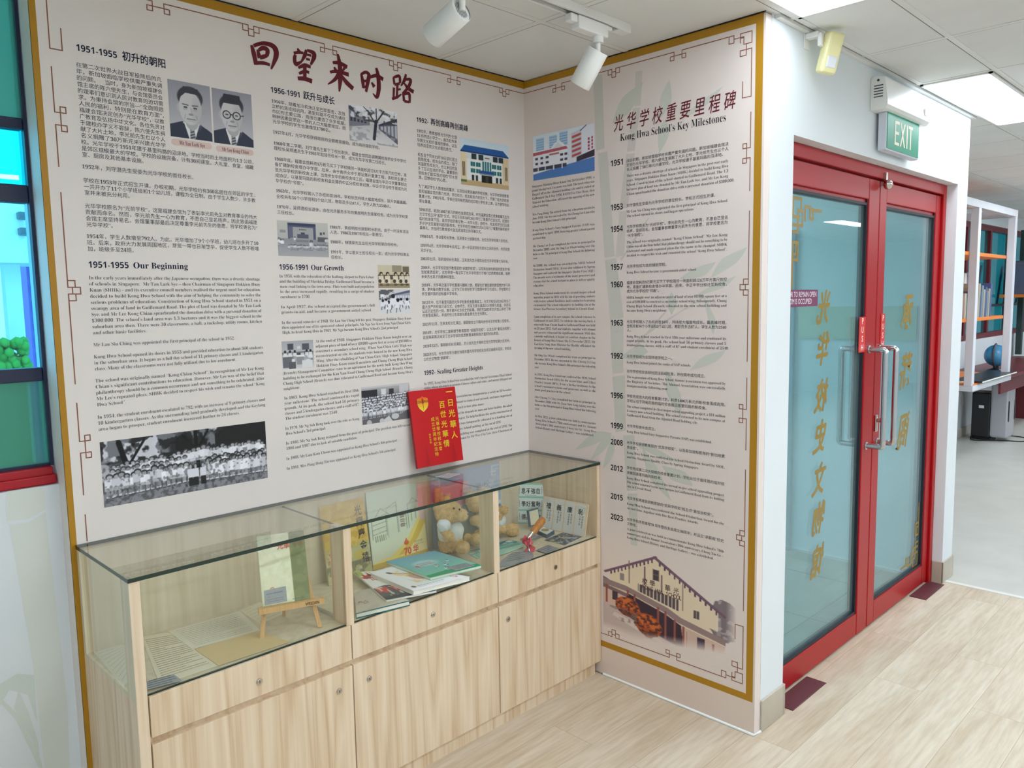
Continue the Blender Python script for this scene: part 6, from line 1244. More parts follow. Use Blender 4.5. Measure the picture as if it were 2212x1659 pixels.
# mint plaque
c0 = mat('mint_board', (158, 212, 200), .4)
B0 = P(*z6(1480, 645), 'z', ZF + .001); B1 = P(*z6(1703, 650), 'z', ZF + .001)
B0 = Vector((-.190, -.045, ZF + .001)); B1 = Vector((-.026, -.12, ZF + .001)); B0 = P(1114.8, 1130.5, 'z', ZF + .001); B1 = P(1178.5, 1132, 'z', ZF + .001)
n0 = (B1 - B0).cross(Z); n0 = n0 if n0.y < 0 else -n0
bk, fr = lean_book('motto_board', B0, B1, Z * .178 - n0.normalized() * .012, .012, 'mint green motto board with three rows of brush characters', 'board', c0)
sh = MB()
for r in range(3):
    y0, y1 = .035 + r * .325, .315 + r * .325; pts = []
    for cx, cy, a0 in ((.94 - .05, y1 - .04, 0), (.06 + .05, y1 - .04, 90), (.06 + .05, y0 + .04, 180), (.94 - .05, y0 + .04, 270)):
        for k in range(5): a_ = math.radians(a0 + 22.5 * k); pts.append(fr.at(cx + .05 * math.cos(a_), cy + .04 * math.sin(a_), .0008))
    sh.add(pts, [tuple(range(20))])
sh.build('motto_strip', mat('pale_mint_strip', (224, 238, 236), .5), bk)
it = []
for r, s_ in enumerate(('德品修進', '學好奮勤', '息不強自')): it += [(ch, .26 + .165 * k, .115 + r * .325, .15, .012, 1.02) for k, ch in enumerate(s_)]
ltext(fr, bk, it, BLACK, 'motto_lettering', .0014); ltext(fr, bk, [('Uphold high morals', .5, .055, .036, 0, .95), ('Study diligently', .5, .38, .036, 0, .95), ('Strive for self-improvement', .5, .705, .036, 0, .95)] + [(ch, x, .24 - .045 * k + .325 * r, .04, 0, 1) for r in range(3) for x in (.12, .88) for k, ch in enumerate('光華校訓')], mat('dark_grey_script', (72, 84, 90), .6), 'motto_small_print', .0014)
# cream card
B0 = P(*z6(1700, 655), 'z', ZF + .001); B1 = P(*z6(2032, 742), 'z', ZF + .001)
B0 = Vector((-.076, -.135, ZF + .001)); B1 = Vector((-.060, -.372, ZF + .001)); d = Vector((.026, 0, 0))
bk, fr = lean_book('values_card', B0, B1, Z * .135 + d, .006, 'cream card of four upright panels with brush characters, by the right end of the cabinet', 'card', mat('peach_board', (238, 216, 184), .5))
sh = MB()
for r in range(4):
    x0_, x1_ = .03 + r * .24, .25 + r * .24; pts = []
    for cx, cy, a0 in ((x1_ - .04, .92, 0), (x0_ + .04, .92, 90), (x0_ + .04, .08, 180), (x1_ - .04, .08, 270)):
        for k in range(5): a_ = math.radians(a0 + 22.5 * k); pts.append(fr.at(cx + .04 * math.cos(a_), cy + .05 * math.sin(a_), .0008))
    sh.add(pts, [tuple(range(20))])
sh.build('value_panel', mat('pale_grey_panel', (226, 226, 220), .5), bk)
ltext(fr, bk, [(ch, .14 + .24 * k, .66, .2, .012, .58) for k, ch in enumerate('禮義廉恥')], BLACK, 'value_lettering', .0014)
ltext(fr, bk, [(ch, .19 + .24 * r - .055 * cidx, .56 - .075 * k, .07, 0, .58) for r in range(4) for cidx, s_ in enumerate((('知礼守规矩', '待人有礼'), ('行事公正', '勇于承担责'), ('奉公守法', '洁身自爱好'), ('知错能改正', '力求上进'))[r]) for k, ch in enumerate(s_)], mat('dark_grey_script', (72, 84, 90), .6), 'value_small_print', .0014)
# medal box
mb_ = thing('medal_box', (-.11, -.19, ZF), 'open grey medal box with a gold medal, beside the trowel handle', 'medal box')
tp = [P(*z6(*q), 'z', ZF + .016) for q in ((1632, 694), (1690, 668), (1776, 700), (1718, 735))]; SLT = mat('slate_blue_case', (92, 110, 128), .45)
MB().quadslab(tp, .015, nrm=(0, 0, 1)).build('case_base', SLT, mb_); c_ = centroid(tp)
inn = [p + (c_ - p) * .14 + Vector((0, 0, .0008)) for p in tp]; MB().quadslab(inn, .0006, nrm=(0, 0, 1)).build('lining', mat('white_satin', (226, 232, 232), .4), mb_)
MB().tube([c_ + Vector((0, 0, .001)), c_ + Vector((0, 0, .004))], .016, 28).build('medal', mat('gold_medal', (206, 176, 92), .25, 1.0), mb_)
h0 = tp[0]; h1 = tp[1]; hv = Z * .088 + (h0 - tp[3]).normalized() * .012; hn = (h0 - tp[3]).normalized()
h0 = tp[0] + (tp[3] - tp[0]) * .0; h1 = tp[0] + (tp[1] - tp[0]) * 1.0
h0 = P(*z6(1590, 672), 'z', ZF + .018); h1 = P(*z6(1668, 648), 'z', ZF + .018); hn = (h1 - h0).cross(Z).normalized(); hn = -hn if hn.dot(Vector(CAM) - h0) > 0 else hn; hv = Z * .070 + hn * .012
q = [h0 + hv, h1 + hv, h1, h0]; MB().quadslab(q, .010, nrm=-hn).build('case_lid', SLT, mb_); cc = centroid(q); MB().quadslab([p + (cc - p) * .16 - hn * .0012 for p in q], .0008, nrm=-hn).build('lid_lining', mat('cream_satin', (222, 214, 184), .5), mb_)
MB().tube([h0 - Z * .018 + hn * .004, h1 - Z * .018 + hn * .004, ], .001, 4).build('hinge', SLT, mb_)
# trowel
tw = thing('trowel', (-.44, -.34, ZF), 'ceremonial trowel with wooden handle, tied with a pink ribbon, lying in the right bay', 'trowel')
bl = [(1345, 962), (1368, 930), (1430, 880), (1500, 852), (1570, 852), (1608, 872), (1614, 898), (1590, 922), (1500, 945), (1410, 970), (1360, 974)]
MB().quadslab([P(*z6(*q), 'z', ZF + .004) for q in bl], .003, nrm=(0, 0, 1)).build('blade', mat('dull_blade_steel', (160, 170, 178), .4, .15), tw)
fr = Sk(P(*z6(1440, 868), 'z', ZF + .0045), P(*z6(1560, 858), 'z', ZF + .0045), P(*z6(1560, 915), 'z', ZF + .0045), P(*z6(1380, 950), 'z', ZF + .0045), (0, 0, 1)); scribble(fr, tw, 'engraving', mat('dark_engraving', (84, 92, 98), .6), 5, 11, h=.05)
hp = P(*z6(1570, 765), 'y', -.31); hq = P(*z6(1694, 606), 'y', -.30); ax = hq - hp
n1 = P(*z6(1580, 860), 'z', ZF + .005)
MB().tube([n1, n1.lerp(hp, .4) + Z * .004, hp.lerp(n1, .2), hp], .005, 8).build('neck', STEEL, tw)
MB().tube([hp - ax * .02, hp + ax * .28], [.009, .0115], 20).build('ferrule', CHROME, tw)
MB().tube([hp + ax * t for t in (.28, .32, .5, .75, .9, .97, 1.0)], [.0115, .0135, .015, .016, .0155, .011, .003], 20).build('handle', wood('varnished_handle', (176, 104, 34), (196, 122, 44), (206, 136, 56), scale=3, rough=.25), tw)
rb_ = thing('ribbon', tuple(n1 + Z * .0), 'crumpled pink ribbon tied round the trowel neck', 'ribbon'); m = MB(); rr = random.Random(5); c_ = n1.lerp(hp, .55)
for k in range(16):
    a_ = rr.random() * 6.28; r_ = .014 + rr.random() * .022; dz = rr.random() * .055 - .028; p0 = c_ + Vector((math.cos(a_) * .005, math.sin(a_) * .005, dz * .5)); p1 = c_ + Vector((math.cos(a_) * r_, math.sin(a_) * r_, dz + .012)); p2 = c_ + Vector((math.cos(a_ + .9) * r_ * 1.2, math.sin(a_ + .9) * r_ * 1.2, dz - .006)); p3 = c_ + Vector((math.cos(a_ + 1.3) * .006, math.sin(a_ + 1.3) * .006, dz * .3))
    w = Vector((rr.random() - .5, rr.random() - .5, 1)).normalized() * .010; q = [p0, p1, p2, p3]; ps = []
    for t in np.linspace(0, 1, 9): ps.append(p0 * (1 - t) ** 3 + p1 * 3 * t * (1 - t) ** 2 + p2 * 3 * t * t * (1 - t) + p3 * t ** 3)
    vs = [v for p in ps for v in (p - w, p + w)]; m.add(vs, [(2 * i, 2 * i + 2, 2 * i + 3, 2 * i + 1) for i in range(8)], 0, True)
m.ell(c_, (.011, .011, .013), sub=2); m.build('ribbon_loops', mat('coral_ribbon', (226, 92, 108), .35), rb_)
rb_.location = wloc(rb_)
# flat prints in the right bay
c = Cv(90, 60, (92, 100, 112)); c.mottle(10, (170, 186, 200), .5, .58, al=.9); c.mottle(14, (60, 70, 100), .52, .58, al=.9); c.mottle(18, (206, 200, 90), .62, .66, .2, .8, .9, 2); c.mottle(9, (120, 112, 96), .58, .64, al=.6)
flat('photo_print', [z6(1696, 775), z6(1846, 712), z6(2000, 745), z6(1852, 814)], ZF + .0014, .001, 'blue and yellow group photo lying in front of the cream card', 'photo', PAGES, c)
o, tp = flat('caption_card', [z6(1634, 850), z6(1730, 810), z6(1810, 834), z6(1716, 874)], ZF + .005, .0012, 'grey caption card lying close to the front glass of the right bay', 'card', GRAYC, group='grey caption cards'); scribble(Sk(*tp, (0, 0, 1)), o, 'caption_lettering', CAPI, 4, 12, h=.06)
o, tp = flat('caption_card', [z6(1508, 766), z6(1600, 728), z6(1682, 748), z6(1574, 784)], ZF + .0035, .0012, 'grey caption card lying under the trowel handle', 'card', GRAYC, group='grey caption cards'); scribble(Sk(*tp, (0, 0, 1)), o, 'caption_lettering', CAPI, 3, 13, h=.06)
c = Cv(140, 80, (150, 208, 190)); c.rect(0, 0, 1, .55, (110, 172, 170))
for k in range(22): x = c.r.rand() * .95; y = c.r.rand() * .5; cc_ = ((206, 190, 170), (70, 120, 130), (190, 140, 130), (226, 230, 226), (84, 96, 110))[k % 5]; c.rect(x, y, x + .09, y + .12, cc_)
for r in range(3):
    for k in range(20): c.rect(.05 + .045 * k, .66 + .1 * r, .08 + .045 * k, .7 + .1 * r, (60, 110, 104))
flat('brochure', [z6(1090, 862), z6(1430, 766), z6(1545, 800), z6(1180, 915)], ZF + .0022, .0016, 'teal photo brochure lying on the cabinet floor in front of the bears', 'brochure', mat('mint_paper', (160, 210, 196), .5), c)
flat('brochure', [z6(1180, 892), z6(1540, 800), z6(1535, 826), z6(1345, 893)], ZF + .0040, .0012, 'pale mint leaflet beside the ribbon in front of the brochure', 'brochure', mat('mint_leaflet', (174, 222, 204), .5))
# ---------------------------------------------------------------- teddy bears
FUR = mottled('honey_plush', (202, 168, 112), (230, 202, 152), 60, .9, .1)
def bear(label, loc, blobs, shirt, eyes, nose, seed):
    t = thing('teddy_bear', loc, label, 'teddy bear', 'teddy bears in the cabinet'); m = MB()
    for p, r in blobs: m.ell(p, (r, r, r) if not hasattr(r, '__len__') else r, sub=3)
    me = bpy.data.meshes.new('tmp'); me.from_pydata(m.v, [], m.f); o = bpy.data.objects.new('tmp', me); SC.collection.objects.link(o)
    md = o.modifiers.new('r', 'REMESH'); md.mode = 'VOXEL'; md.voxel_size = .0035; s_ = o.modifiers.new('s', 'SMOOTH'); s_.iterations = 3
    bpy.context.view_layer.update(); e = bpy.data.meshes.new_from_object(o.evaluated_get(bpy.context.evaluated_depsgraph_get())); bpy.data.objects.remove(o)
    vs = [v.co.copy() for v in e.vertices]; fs = [tuple(p.vertices) for p in e.polygons]; ns = [v.normal.copy() for v in e.vertices]
    k = MB(); k.add(vs, fs, 0, True); rr = random.Random(seed)
    for i in range(0, len(vs)):
        if rr.random() < .55:
            d = (ns[i] + Vector((rr.random() - .5, rr.random() - .5, rr.random() - .8)) * .9).normalized(); s = ns[i].orthogonal().normalized() * .0011
            k.add([vs[i] - s, vs[i] + s, vs[i] + d * (.004 + .003 * rr.random())], [(0, 1, 2)])
    bd = k.build('plush_body', FUR, t)
    sh = MB()
    for p, r, cut in shirt:
        b = bmesh.new(); bmesh.ops.create_icosphere(b, subdivisions=4, radius=1)
        for v in b.verts: v.co = Vector((v.co.x * r[0], v.co.y * r[1], v.co.z * r[2])) * (1 + .03 * math.sin(v.co.x * 9 + v.co.z * 7)) + Vector(p)
        dl_ = [v for v in b.verts if not cut(v.co)]; bmesh.ops.delete(b, geom=dl_, context='VERTS'); sh.bm(b, 0, True)
    so = sh.build('shirt', mat('white_cotton', (224, 232, 236), .7), t)
    for q in eyes: MB().ell(q, (.0042, .0042, .0042), sub=2).build('eye', mat('black_bead', (22, 16, 14), .15), t)
    MB().ell(nose, (.006, .006, .0045), sub=2).build('nose', mat('brown_nose', (70, 44, 30), .4), t)
    return t
K = lambda x, y, yy: P(880 + x / 6.636, 980 + y / 6.636, 'y', yy)
hd = K(585, 840, -.125); mz = K(770, 880, -.155); bd = K(620, 1150, -.115); ft = K(795, 1345, -.20)
ft.z = max(ft.z, ZF + .024)
bear('honey teddy bear in a white shirt facing right, left of the two in the cabinet', (bd.x, bd.y, ZF),
     [(hd, (.052, .05, .047)), (mz, .026), (hd + Vector((.012, .03, .045)), .017), (K(430, 770, -.11), .016), (bd, (.046, .042, .06)), (Vector((bd.x, bd.y, ZF + .042)), (.05, .045, .04)), (ft.lerp(bd, .55) - Z * .02, .026), (ft, .026), (K(590, 1190, -.16), .021), (K(540, 1090, -.15), .02), (K(520, 1010, -.14), .021), (K(860, 1210, -.10), .02)],
     [(bd + Z * .010, (.054, .049, .056), lambda v: v.z > bd.z - .022), (K(525, 1030, -.146), (.027, .027, .027), lambda v: v.z > bd.z + .0)], [K(665, 785, -.178), K(745, 800, -.170)], mz + Vector((.016, -.018, .004)), 1)
hd2 = K(1010, 690, -.10); mz2 = hd2 + Vector((.012, -.045, -.012)); bd2 = K(1130, 960, -.085); f1 = K(985, 1225, -.15); f2 = K(1500, 1090, -.13)
f1.z = max(f1.z, ZF + .022); f2.z = max(f2.z, ZF + .024)
bear('honey teddy bear with one leg out, the right one of the two', (bd2.x, bd2.y, ZF),
     [(hd2, (.050, .046, .046)), (mz2, .022), (hd2 + Vector((-.036, .005, .040)), .016), (hd2 + Vector((.036, .005, .040)), .016), (bd2, (.058, .045, .066)), (Vector((bd2.x, bd2.y, ZF + .042)), (.062, .045, .04)), (f1, .024), (f1.lerp(bd2, .5) - Z * .02, .026), (f2, .029), (f2.lerp(bd2, .45) - Z * .012, .026), (K(1375, 810, -.12), .021), (K(1290, 900, -.11), .022), (K(980, 960, -.12), .022)],
     [(bd2 + Z * .012, (.064, .05, .058), lambda v: v.z > bd2.z - .02), (K(1300, 960, -.10), (.034, .032, .034), lambda v: v.z > bd2.z - .045)], [mz2 + Vector((-.016, -.002, .02)), mz2 + Vector((.016, -.004, .02))], mz2 + Vector((.002, -.020, .004)), 2)
# ---------------------------------------------------------------- on the glass top
zt_ = HC + .0002
REDC = mat('scarlet_cover', (206, 12, 26), .35)
yb = -.045; B0 = P(902.6, 1010.4, 'y', yb); B1 = P(1001, 995.5, 'y', yb - .004); T0 = P(879.5, 845.0, 'y', yb + .028); T1 = P(985, 836.3, 'y', yb + .024)
B0.z = B1.z = (B0.z + B1.z) / 2; V = ((T0 - B0) + (T1 - B1)) / 2
bk, fr = lean_book('book', B0, B1, V, .010, 'scarlet hardback with gold lettering and shield on a clear stand on the glass top', 'book', REDC, mpages=PAGES, mspine=mat('dark_red_spine', (150, 10, 22), .4))
YEL = mat('yellow_foil_ink', (240, 206, 40), .4)
ltext(fr, bk, [(ch, .855 + .002 * k, .90 - .145 * k, .105, .014, 1.4) for k, ch in enumerate('一日光華人')] + [(ch, .665, .745 - .13 * k, .1, .012, 1.35) for k, ch in enumerate('百世光華情')], YEL)
ltext(fr, bk, [(ch, .525, .585 - .066 * k, .058, .004, 1.4) for k, ch in enumerate('光華學校校友會')] + [(ch, .43, .585 - .066 * k, .058, .004, 1.4) for k, ch in enumerate('成立廿週年紀念特刊'[:8])], YEL, 'cover_small_print'); ltext(fr, bk, [(ch, .33, .40 - .034 * k, .03, 0, 1.4) for k, ch in enumerate('陳新榮題')], YEL, 'cover_signature')
sh = [(.0, .10), (.03, .93), (.22, .96), (.5, 1.08), (.78, .96), (.97, .93), (1, .1), (1, .5), (.92, .22), (.5, -.12), (.08, .22), (.0, .5)]
sh = [(.5, 1.08), (.40, 1.0), (.22, .96), (.03, .92), (.0, .6), (.04, .36), (.16, .16), (.5, -.1), (.84, .16), (.96, .36), (1, .6), (.97, .92), (.78, .96), (.6, 1.0)]
S0 = lambda x, y: fr.at(.145 + x * .235, .735 + y * .175, .0010)
cv = Cv(60, 60); cv.grad((238, 132, 24), (250, 214, 60)); mb = MB(); k0 = len(sh)
m_sh = mat('shield_orange', (242, 150, 40), .4)
nt = m_sh.node_tree; g_ = nd(m_sh, 'ShaderNodeTexCoord'); sp = nd(m_sh, 'ShaderNodeSeparateXYZ'); mr = nd(m_sh, 'ShaderNodeMapRange'); lk(m_sh, g_.outputs['Generated'], sp.inputs[0]); lk(m_sh, sp.outputs[2], mr.inputs[0])
r_ = ramp(m_sh, mr.outputs[0], [(0.1, (250, 222, 70)), (.55, (244, 170, 36)), (.9, (236, 104, 24))]); lk(m_sh, r_.outputs[0], nt.nodes['Principled BSDF'].inputs['Base Color'])
mb.add([S0(*p) for p in sh], [tuple(range(len(sh)))]); mb.build('shield_emblem', m_sh, bk)
mb = MB(); S1 = lambda x, y: fr.at(.145 + x * .235, .735 + y * .175, .0014)
mb.add([S1(*p) for p in ((.47, .55), (.53, .55), (.51, -.02), (.49, -.02))], [(0, 1, 2, 3)]); mb.add([S1(*p) for p in ((.42, .62), (.58, .62), (.55, .52), (.45, .52))], [(0, 1, 2, 3)]); mb.add([S1(*p) for p in ((.44, .64), (.40, .8), (.5, .98), (.6, .8), (.56, .64))], [(0, 1, 2, 3, 4)]); mb.build('torch_mark', mat('shield_red', (206, 40, 24), .4), bk)
ltext(fr, bk, [('KONG', .20, .832, .05, .01, .95), ('HWA', .325, .832, .05, .01, .95)], mat('shield_dark_ink', (60, 30, 20), .5), 'shield_lettering', .0016)
# clear stand
AC = glass('clear_acrylic', (252, 254, 254), ior=1.3)
st = thing('book_stand', ((B0.x + B1.x) / 2, yb, HC), 'clear acrylic book stand on the glass top, holding the scarlet book', 'stand')
un_ = (B1 - B0).normalized(); ud = Vector((0, 0, 1)); nf = fr.n; nf = Vector((nf.x, nf.y, 0)).normalized()
for s_ in (.2, .78):
    c_ = B0.lerp(B1, s_); m = MB(); pr_ = [(-.038, HC - c_.z + .0012), (.028, HC - c_.z + .0012), (.024, .012), (.020, .026), (.015, .026), (.013, .004), (.002, -.002), (-.016, -.002), (-.032, V.z * .5), (-.038, V.z * .5)]
    n_ = len(pr_); vs = [c_ + nf * a_ + Z * b_ - un_ * .0015 for a_, b_ in pr_] + [c_ + nf * a_ + Z * b_ + un_ * .0015 for a_, b_ in pr_]
    fs = [(i, i + n_, (i + 1) % n_ + n_, (i + 1) % n_) for i in range(n_)]
    b = bmesh.new(); bv = [b.verts.new((a_, b_, 0)) for a_, b_ in pr_]; f_ = b.faces.new(bv); tr_ = bmesh.ops.triangulate(b, faces=[f_]); b.verts.index_update(); b.verts.ensure_lookup_table()
    tri = [tuple(v.index for v in f.verts) for f in b.faces]; b.free()
    m.add(vs, fs + tri + [tuple(i + n_ for i in t_[::-1]) for t_ in tri]); m.build('side_plate', AC, st)
m = MB(); m.tube([B0.lerp(B1, .2) - nf * .03 + Z * .001 + Z * (HC - B0.z + .006), B0.lerp(B1, .78) - nf * .03 + Z * (HC - B0.z + .007)], .004, 10); m.build('cross_rod', AC, st)
o, tp = flat('caption_card', [z6(858, 283), z6(960, 255), z6(1048, 263), z6(958, 292)], HC + .009, .0012, 'grey caption card on the glass top in front of the scarlet book', 'card', mat('light_caption_card', (206, 206, 206), .6), group='grey caption cards'); scribble(Sk(*tp, (0, 0, 1)), o, 'caption_lettering', CAPI, 4, 14, h=.06)
MB().quadslab([tp[0] - Z * .0013, tp[1] - Z * .0013, tp[1] - Z * .0088, tp[0] - Z * .0088], .001).build('card_foot', GRAYC, o)
# ---------------------------------------------------------------- far room beyond the door wall
fwin = bpy.data.objects.new('window_2', None); link(fwin); fwin.location = (8, YF, WZ0); fwin['kind'] = 'structure'
f = MB(); fy0, fy1 = YF + .02, YF + .08
f.box((WX0, fy0, WZ0), (WX1, fy1, WZ0 + .06)); f.box((WX0, fy0, WZ1 - .06), (WX1, fy1, WZ1)); 
for x in (WX0, 6.15, 7.1, 8.0, 8.9, 9.75, WX1 - .07): f.box((x, fy0, WZ0 + .06), (x + .07, fy1, WZ1 - .06))
f.build('window_frame', mat('dark_red_window_frame', (108, 22, 34), .4), fwin)
f = MB()
for x in (WX0 + .07, 6.22, 7.17, 8.07, 8.97): f.box((x, fy0 + .01, 1.42), (x + .86, fy0 + .03, 1.45)); f.tube([(x + .45, fy0 + .03, 1.45), (x + .62, fy0 + .03, 1.9)], .012, 6)
f.build('casement_bar', NAVYF, fwin)
MB().box((WX0 + .05, fy0 + .03, WZ0 + .05), (WX1 - .05, fy0 + .036, WZ1 - .05)).build('window_pane', glass('teal_window_glass', (60, 186, 190), body=(60, 120, 124), body_fac=.45), fwin)
t = thing('far_block', (8, 8, 0), 'dim school block outside the far window', 'building'); MB().box((4, 9, -3), (16, 10, 1.9)).box((8.2, 7.5, -3), (12, 9, 3.2)).build('block_wall', mat('grey_green_render', (120, 150, 148), .8), t)
PW = mat('white_steel_post', (216, 218, 226), .4); OR = mat('orange_laminate', (232, 128, 40), .4); MR = mat('maroon_laminate', (104, 30, 38), .4)
def F(px, py, y): return P(px, py, 'y', y)
ys = -.50; zc = .76
sh_ = thing('divider_shelf', (5.6, -.2, 0), 'white framed divider shelf with orange boards, standing on a desk top in the far room', 'shelf')
p0 = F(2110, 640, ys).x; p1 = F(2188, 640, ys).x; pz = F(2110, 430, ys).z; yb2 = .04; pw = .075
xs_ = (p0 - 1.18, p0, p1)
bz = F(2104, 845, ys).z
for x in xs_[1:]:
    for y in (ys, yb2): MB().box((x - pw / 2, y, bz + .05), (x + pw / 2, y + .06, pz - .0605), .003).build('post', PW, sh_)
m = MB()
for y in (ys, yb2): m.box((p0 - 1.4, y, pz - .06), (p1 + pw / 2, y + .06, pz))
for x in xs_[1:]: m.box((x - pw / 2, ys + .0601, pz - .06), (x + pw / 2, yb2 - .0001, pz))
m.build('top_frame', PW, sh_)
MB().box((p0 - .02, ys - .005, bz), (p1 + .06, yb2 + .06, bz + .0495), .002).build('base_panel', PW, sh_)
bo = []
for (px, py, full) in ((2100, 542, 1), (2100, 640, 0), (2100, 687, 1)):
    z = F(px, py, ys).z; bo.append(z)
zt = [F(2100, 541, ys).z, 1.556, F(2130, 686, ys).z]
MB().box((p0 - 1.4, ys + .061, zt[0] - .03), (p1 - .04, yb2 - .001, zt[0]), .002).build('shelf_board', OR, sh_)
MB().box((p0 - 1.4, ys + .28, zt[1] - .03), (p1 - .04, yb2 - .001, zt[1]), .002).build('shelf_board', OR, sh_)
MB().box((p0 - 1.4, ys + .061, zt[2] - .03), (p1 - .04, ys + .29, zt[2]), .002).build('shelf_board', OR, sh_)
MB().box((p0 - .0, ys - .002, bz + .0497), (p1 + .03, yb2 + .05, bz + .062)).build('counter_top', OR, sh_)
MB().box((p0 - 1.4, ys + .15, bz - .02), (p0 - .03, yb2, bz + .02)).build('side_counter', MR, sh_)
for x in (p0 - 1.2, p1 - .0): MB().box((x, -.02, 0), (x + .05, .05, bz - .021 if x < p0 else bz - .0005)).build('support_leg', PW, sh_)
MB().box((p0 - .9, ys + .15, 1.02), (p0 - .1, yb2, 1.045)).build('side_shelf_board', OR, sh_)
# the right-hand wall shelf with more books
ws = thing('wall_shelf', (9.2, .0, 1.3), 'orange shelf with books at the right edge, in front of the far window', 'shelf')
zz = F(2200, 636, -.1).z; xw = F(2194, 636, -.1).x + .25
MB().box((xw, -.2, zz - .035), (xw + 1.6, .12, zz), .002).build('shelf_board', OR, ws)
MB().box((xw + .85, .06, 0.80), (xw + .93, .12, 2.36)).build('post', mat('dark_green_post', (40, 62, 62), .5), ws)
cols = [(206, 196, 170), (120, 124, 140), (160, 150, 130), (86, 96, 120), (196, 188, 176), (70, 84, 130), (150, 120, 110), (222, 220, 214), (110, 130, 140)]
def books(x, y, z, n, wmin, wmax, hmin, hmax, dep, where, grp, seed, lean_=.0):
    rr = random.Random(seed)
    for k in range(n):
        w = wmin + rr.random() * (wmax - wmin); h = hmin + rr.random() * (hmax - hmin); c = cols[(k * 3 + seed) % len(cols)]
        mt = Matrix.Translation((x, y, z)) @ Matrix.Rotation(lean_, 4, 'Y')
        nm = 'book_cover_%d_%d_%d' % c; ordn = ('first', 'second', 'third', 'fourth', 'fifth', 'sixth', 'seventh', 'eighth', 'ninth')[k]
        o = thing('book', (x + w / 2, y, z), '%s book from the left %s' % (ordn, where), 'book', grp)
        MB().box((0, 0, .0), (.002, dep, h), 0, 0, mt).box((w - .002, 0, 0), (w, dep, h), 0, 0, mt).box((.002, 0, 0), (w - .002, .003, h), 0, 0, mt).build('cover', mat(nm, c, .5), o)
        MB().box((.0022, .0035, .003), (w - .0022, dep - .004, h - .004), 0, 0, mt).build('pages', PAGES, o)
        x += w + .004 + (lean_ * .02)
books(p0 + .62, ys + .30, zt[1], 5, .05, .075, .20, .23, .16, 'on the middle orange board of the divider shelf', 'books on the middle board', 1)
books(F(2112, 686, ys + .06).x, ys + .065, zt[2], 8, .03, .06, .22, .30, .2, 'on the lower orange board of the divider shelf', 'books on the lower board', 2, .06)
books(F(2084, 690, ys + .06).x, ys + .065, zt[2], 4, .03, .05, .20, .27, .2, 'left of the post on the lower orange board', 'books on the lower board', 4)
books(xw + .06, -.15, zz, 7, .05, .08, .3, .42, .2, 'on the orange shelf at the right edge', 'books on the edge shelf', 3, .05)
# things on the counter
o = thing('magazine', (p1 - .25, ys + .02, bz + .062), 'dark magazine lying on the orange counter of the divider shelf', 'magazine'); MB().box((p0 + .12, ys - .04, bz + .0625), (p1 + .1, ys + .2, bz + .08), .002).build('cover', mat('black_gloss_cover', (34, 34, 38), .3), o); MB().box((p0 + .122, ys - .042, bz + .066), (p1 + .102, ys + .19, bz + .076)).build('pages', PAGES, o)
o = thing('magazine', (p0 + .1, ys + .2, bz + .06), 'pale magazine lying at the left of the orange counter', 'magazine'); MB().box((p0 - .05, ys + .1, bz + .0625), (p0 + .42, ys + .34, bz + .075), .002).build('cover', mat('pale_magazine', (196, 192, 180), .5), o)
o = thing('magazine', (p0 - .5, ys + .3, bz + .02), 'stack of leaflets on the maroon side counter', 'magazine'); MB().box((p0 - .75, ys + .18, bz + .0202), (p0 - .2, ys + .42, bz + .045), .002).build('cover', mat('white_magazine', (216, 214, 204), .5), o)
# desk and globe
dk = thing('desk', (9.2, -.1, 0), 'maroon desk against the far wall below the window', 'desk')
dz = .77; dx0 = F(2134, 782, -.25).x
MB().box((dx0, -.42, dz - .035), (dx0 + 2.9, .15, dz), .004).build('desk_top', MR, dk); MB().box((dx0 + .05, -.36, dz - .19), (dx0 + 2.8, -.34, dz - .0355)).build('modesty_rail', MR, dk)
lx = F(2201, 895, .03).x
for x in (lx + .1, dx0 + 2.7): MB().box((x - .08, -.32, 0), (x + .08, .12, dz - .0355)).build('desk_leg', MR, dk)
gp = F(2152, 768, -.2); gz = F(2152, 750, -.2).z; gr = 21.5 * (Vector(CAM) - gp).length / FPX * .92
gl = thing('globe', (gp.x, -.2, dz), 'small blue desk globe on the maroon desk', 'globe')
gc_ = Vector((gp.x, -.2, dz + .05 + gr))
b = MB().ell(gc_, (gr, gr, gr), sub=4); ball = b.build('globe_ball', mottled('ocean_and_land', (40, 132, 186), (96, 160, 186), 6, .3, .5, 5), gl)
a_ = [gc_ + Vector((math.cos(t), 0, math.sin(t))) * gr * 1.08 for t in np.linspace(math.radians(100), math.radians(280), 20)]; MB().tube(a_, .012, 8).build('meridian_arm', mat('grey_metal_arm', (70, 74, 84), .4), gl)
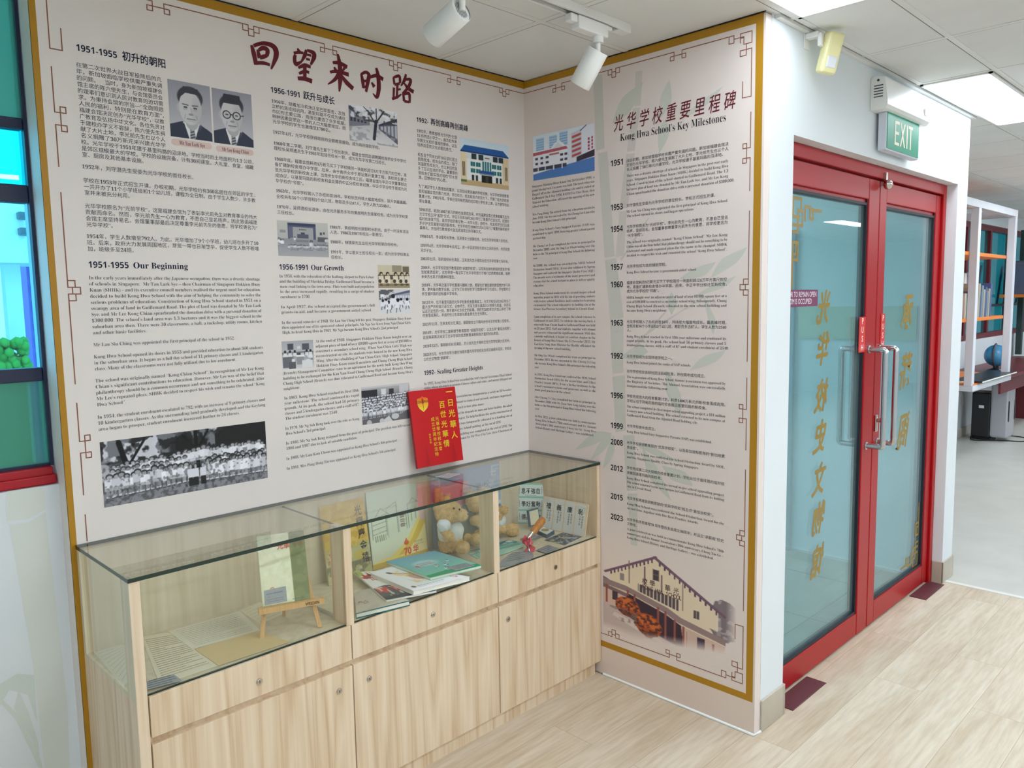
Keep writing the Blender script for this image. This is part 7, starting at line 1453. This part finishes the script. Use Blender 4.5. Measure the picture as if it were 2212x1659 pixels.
MB().tube([(gp.x, -.2, dz), (gp.x, -.2, dz + .015), (gp.x, -.2, dz + .03), (gp.x, -.2, dz + .06)], [gr * .75, gr * .7, .03, .022], 20).build('globe_base', mat('black_base', (30, 30, 34), .4), gl)
# air purifier on the floor
pc = P(2121, 942, 'z', 0); pd = P(2165, 948, 'z', 0); ht = F(2150, 826, -.15)
pu = thing('air_purifier', (pc.x, -.1, 0), 'tall black and silver appliance standing on the grey floor under the divider shelf', 'air purifier')
px_ = 7.02; hh = P(2167, 826, 'x', px_ + .1).z
MB().box((px_, -.13, .03), (px_ + .26, .05, hh * .82), .012).box((px_ + .02, -.14, .0), (px_ + .24, .06, .03), .006).build('rear_housing', mat('black_plastic', (26, 26, 30), .35), pu)
MB().box((px_ - .01, -.30, .04), (px_ + .27, -.131, hh), .02).build('front_panel', mat('silver_plastic', (176, 176, 182), .3, .3), pu)
MB().box((px_ - .0, -.306, .22), (px_ + .02, -.2995, hh * .7), .002).box((px_ + .235, -.306, .22), (px_ + .262, -.2995, hh * .7), .002).build('side_grille', mat('black_plastic', (26, 26, 30), .35), pu)
MB().box((px_ - .0015, -.07, hh * .55), (px_ + .001, -.02, hh * .6)).build('rating_label', mat('white_label', (246, 248, 250), .5), pu)
cb = [Vector((px_ + .02, .03, .02)), Vector((px_ - .1, .0, .008)), Vector((px_ + .05, -.25, .008)), Vector((px_ + .12, -.42, .008)), Vector((px_ + .35, -.40, .008)), Vector((px_ + .42, -.26, .008)), Vector((px_ + .35, -.12, .008))]
q = []
for i in range(len(cb) - 1):
    p0_, p1_, p2_, p3_ = cb[max(i - 1, 0)], cb[i], cb[i + 1], cb[min(i + 2, len(cb) - 1)]
    for t_ in np.linspace(0, 1, 8)[:-1]: q.append(.5 * ((2 * p1_) + (p2_ - p0_) * t_ + (2 * p0_ - 5 * p1_ + 4 * p2_ - p3_) * t_ ** 2 + (3 * p1_ - p0_ - 3 * p2_ + p3_) * t_ ** 3))
MB().tube(q, .006, 8).build('power_cord', mat('black_cord', (24, 24, 28), .5), pu)
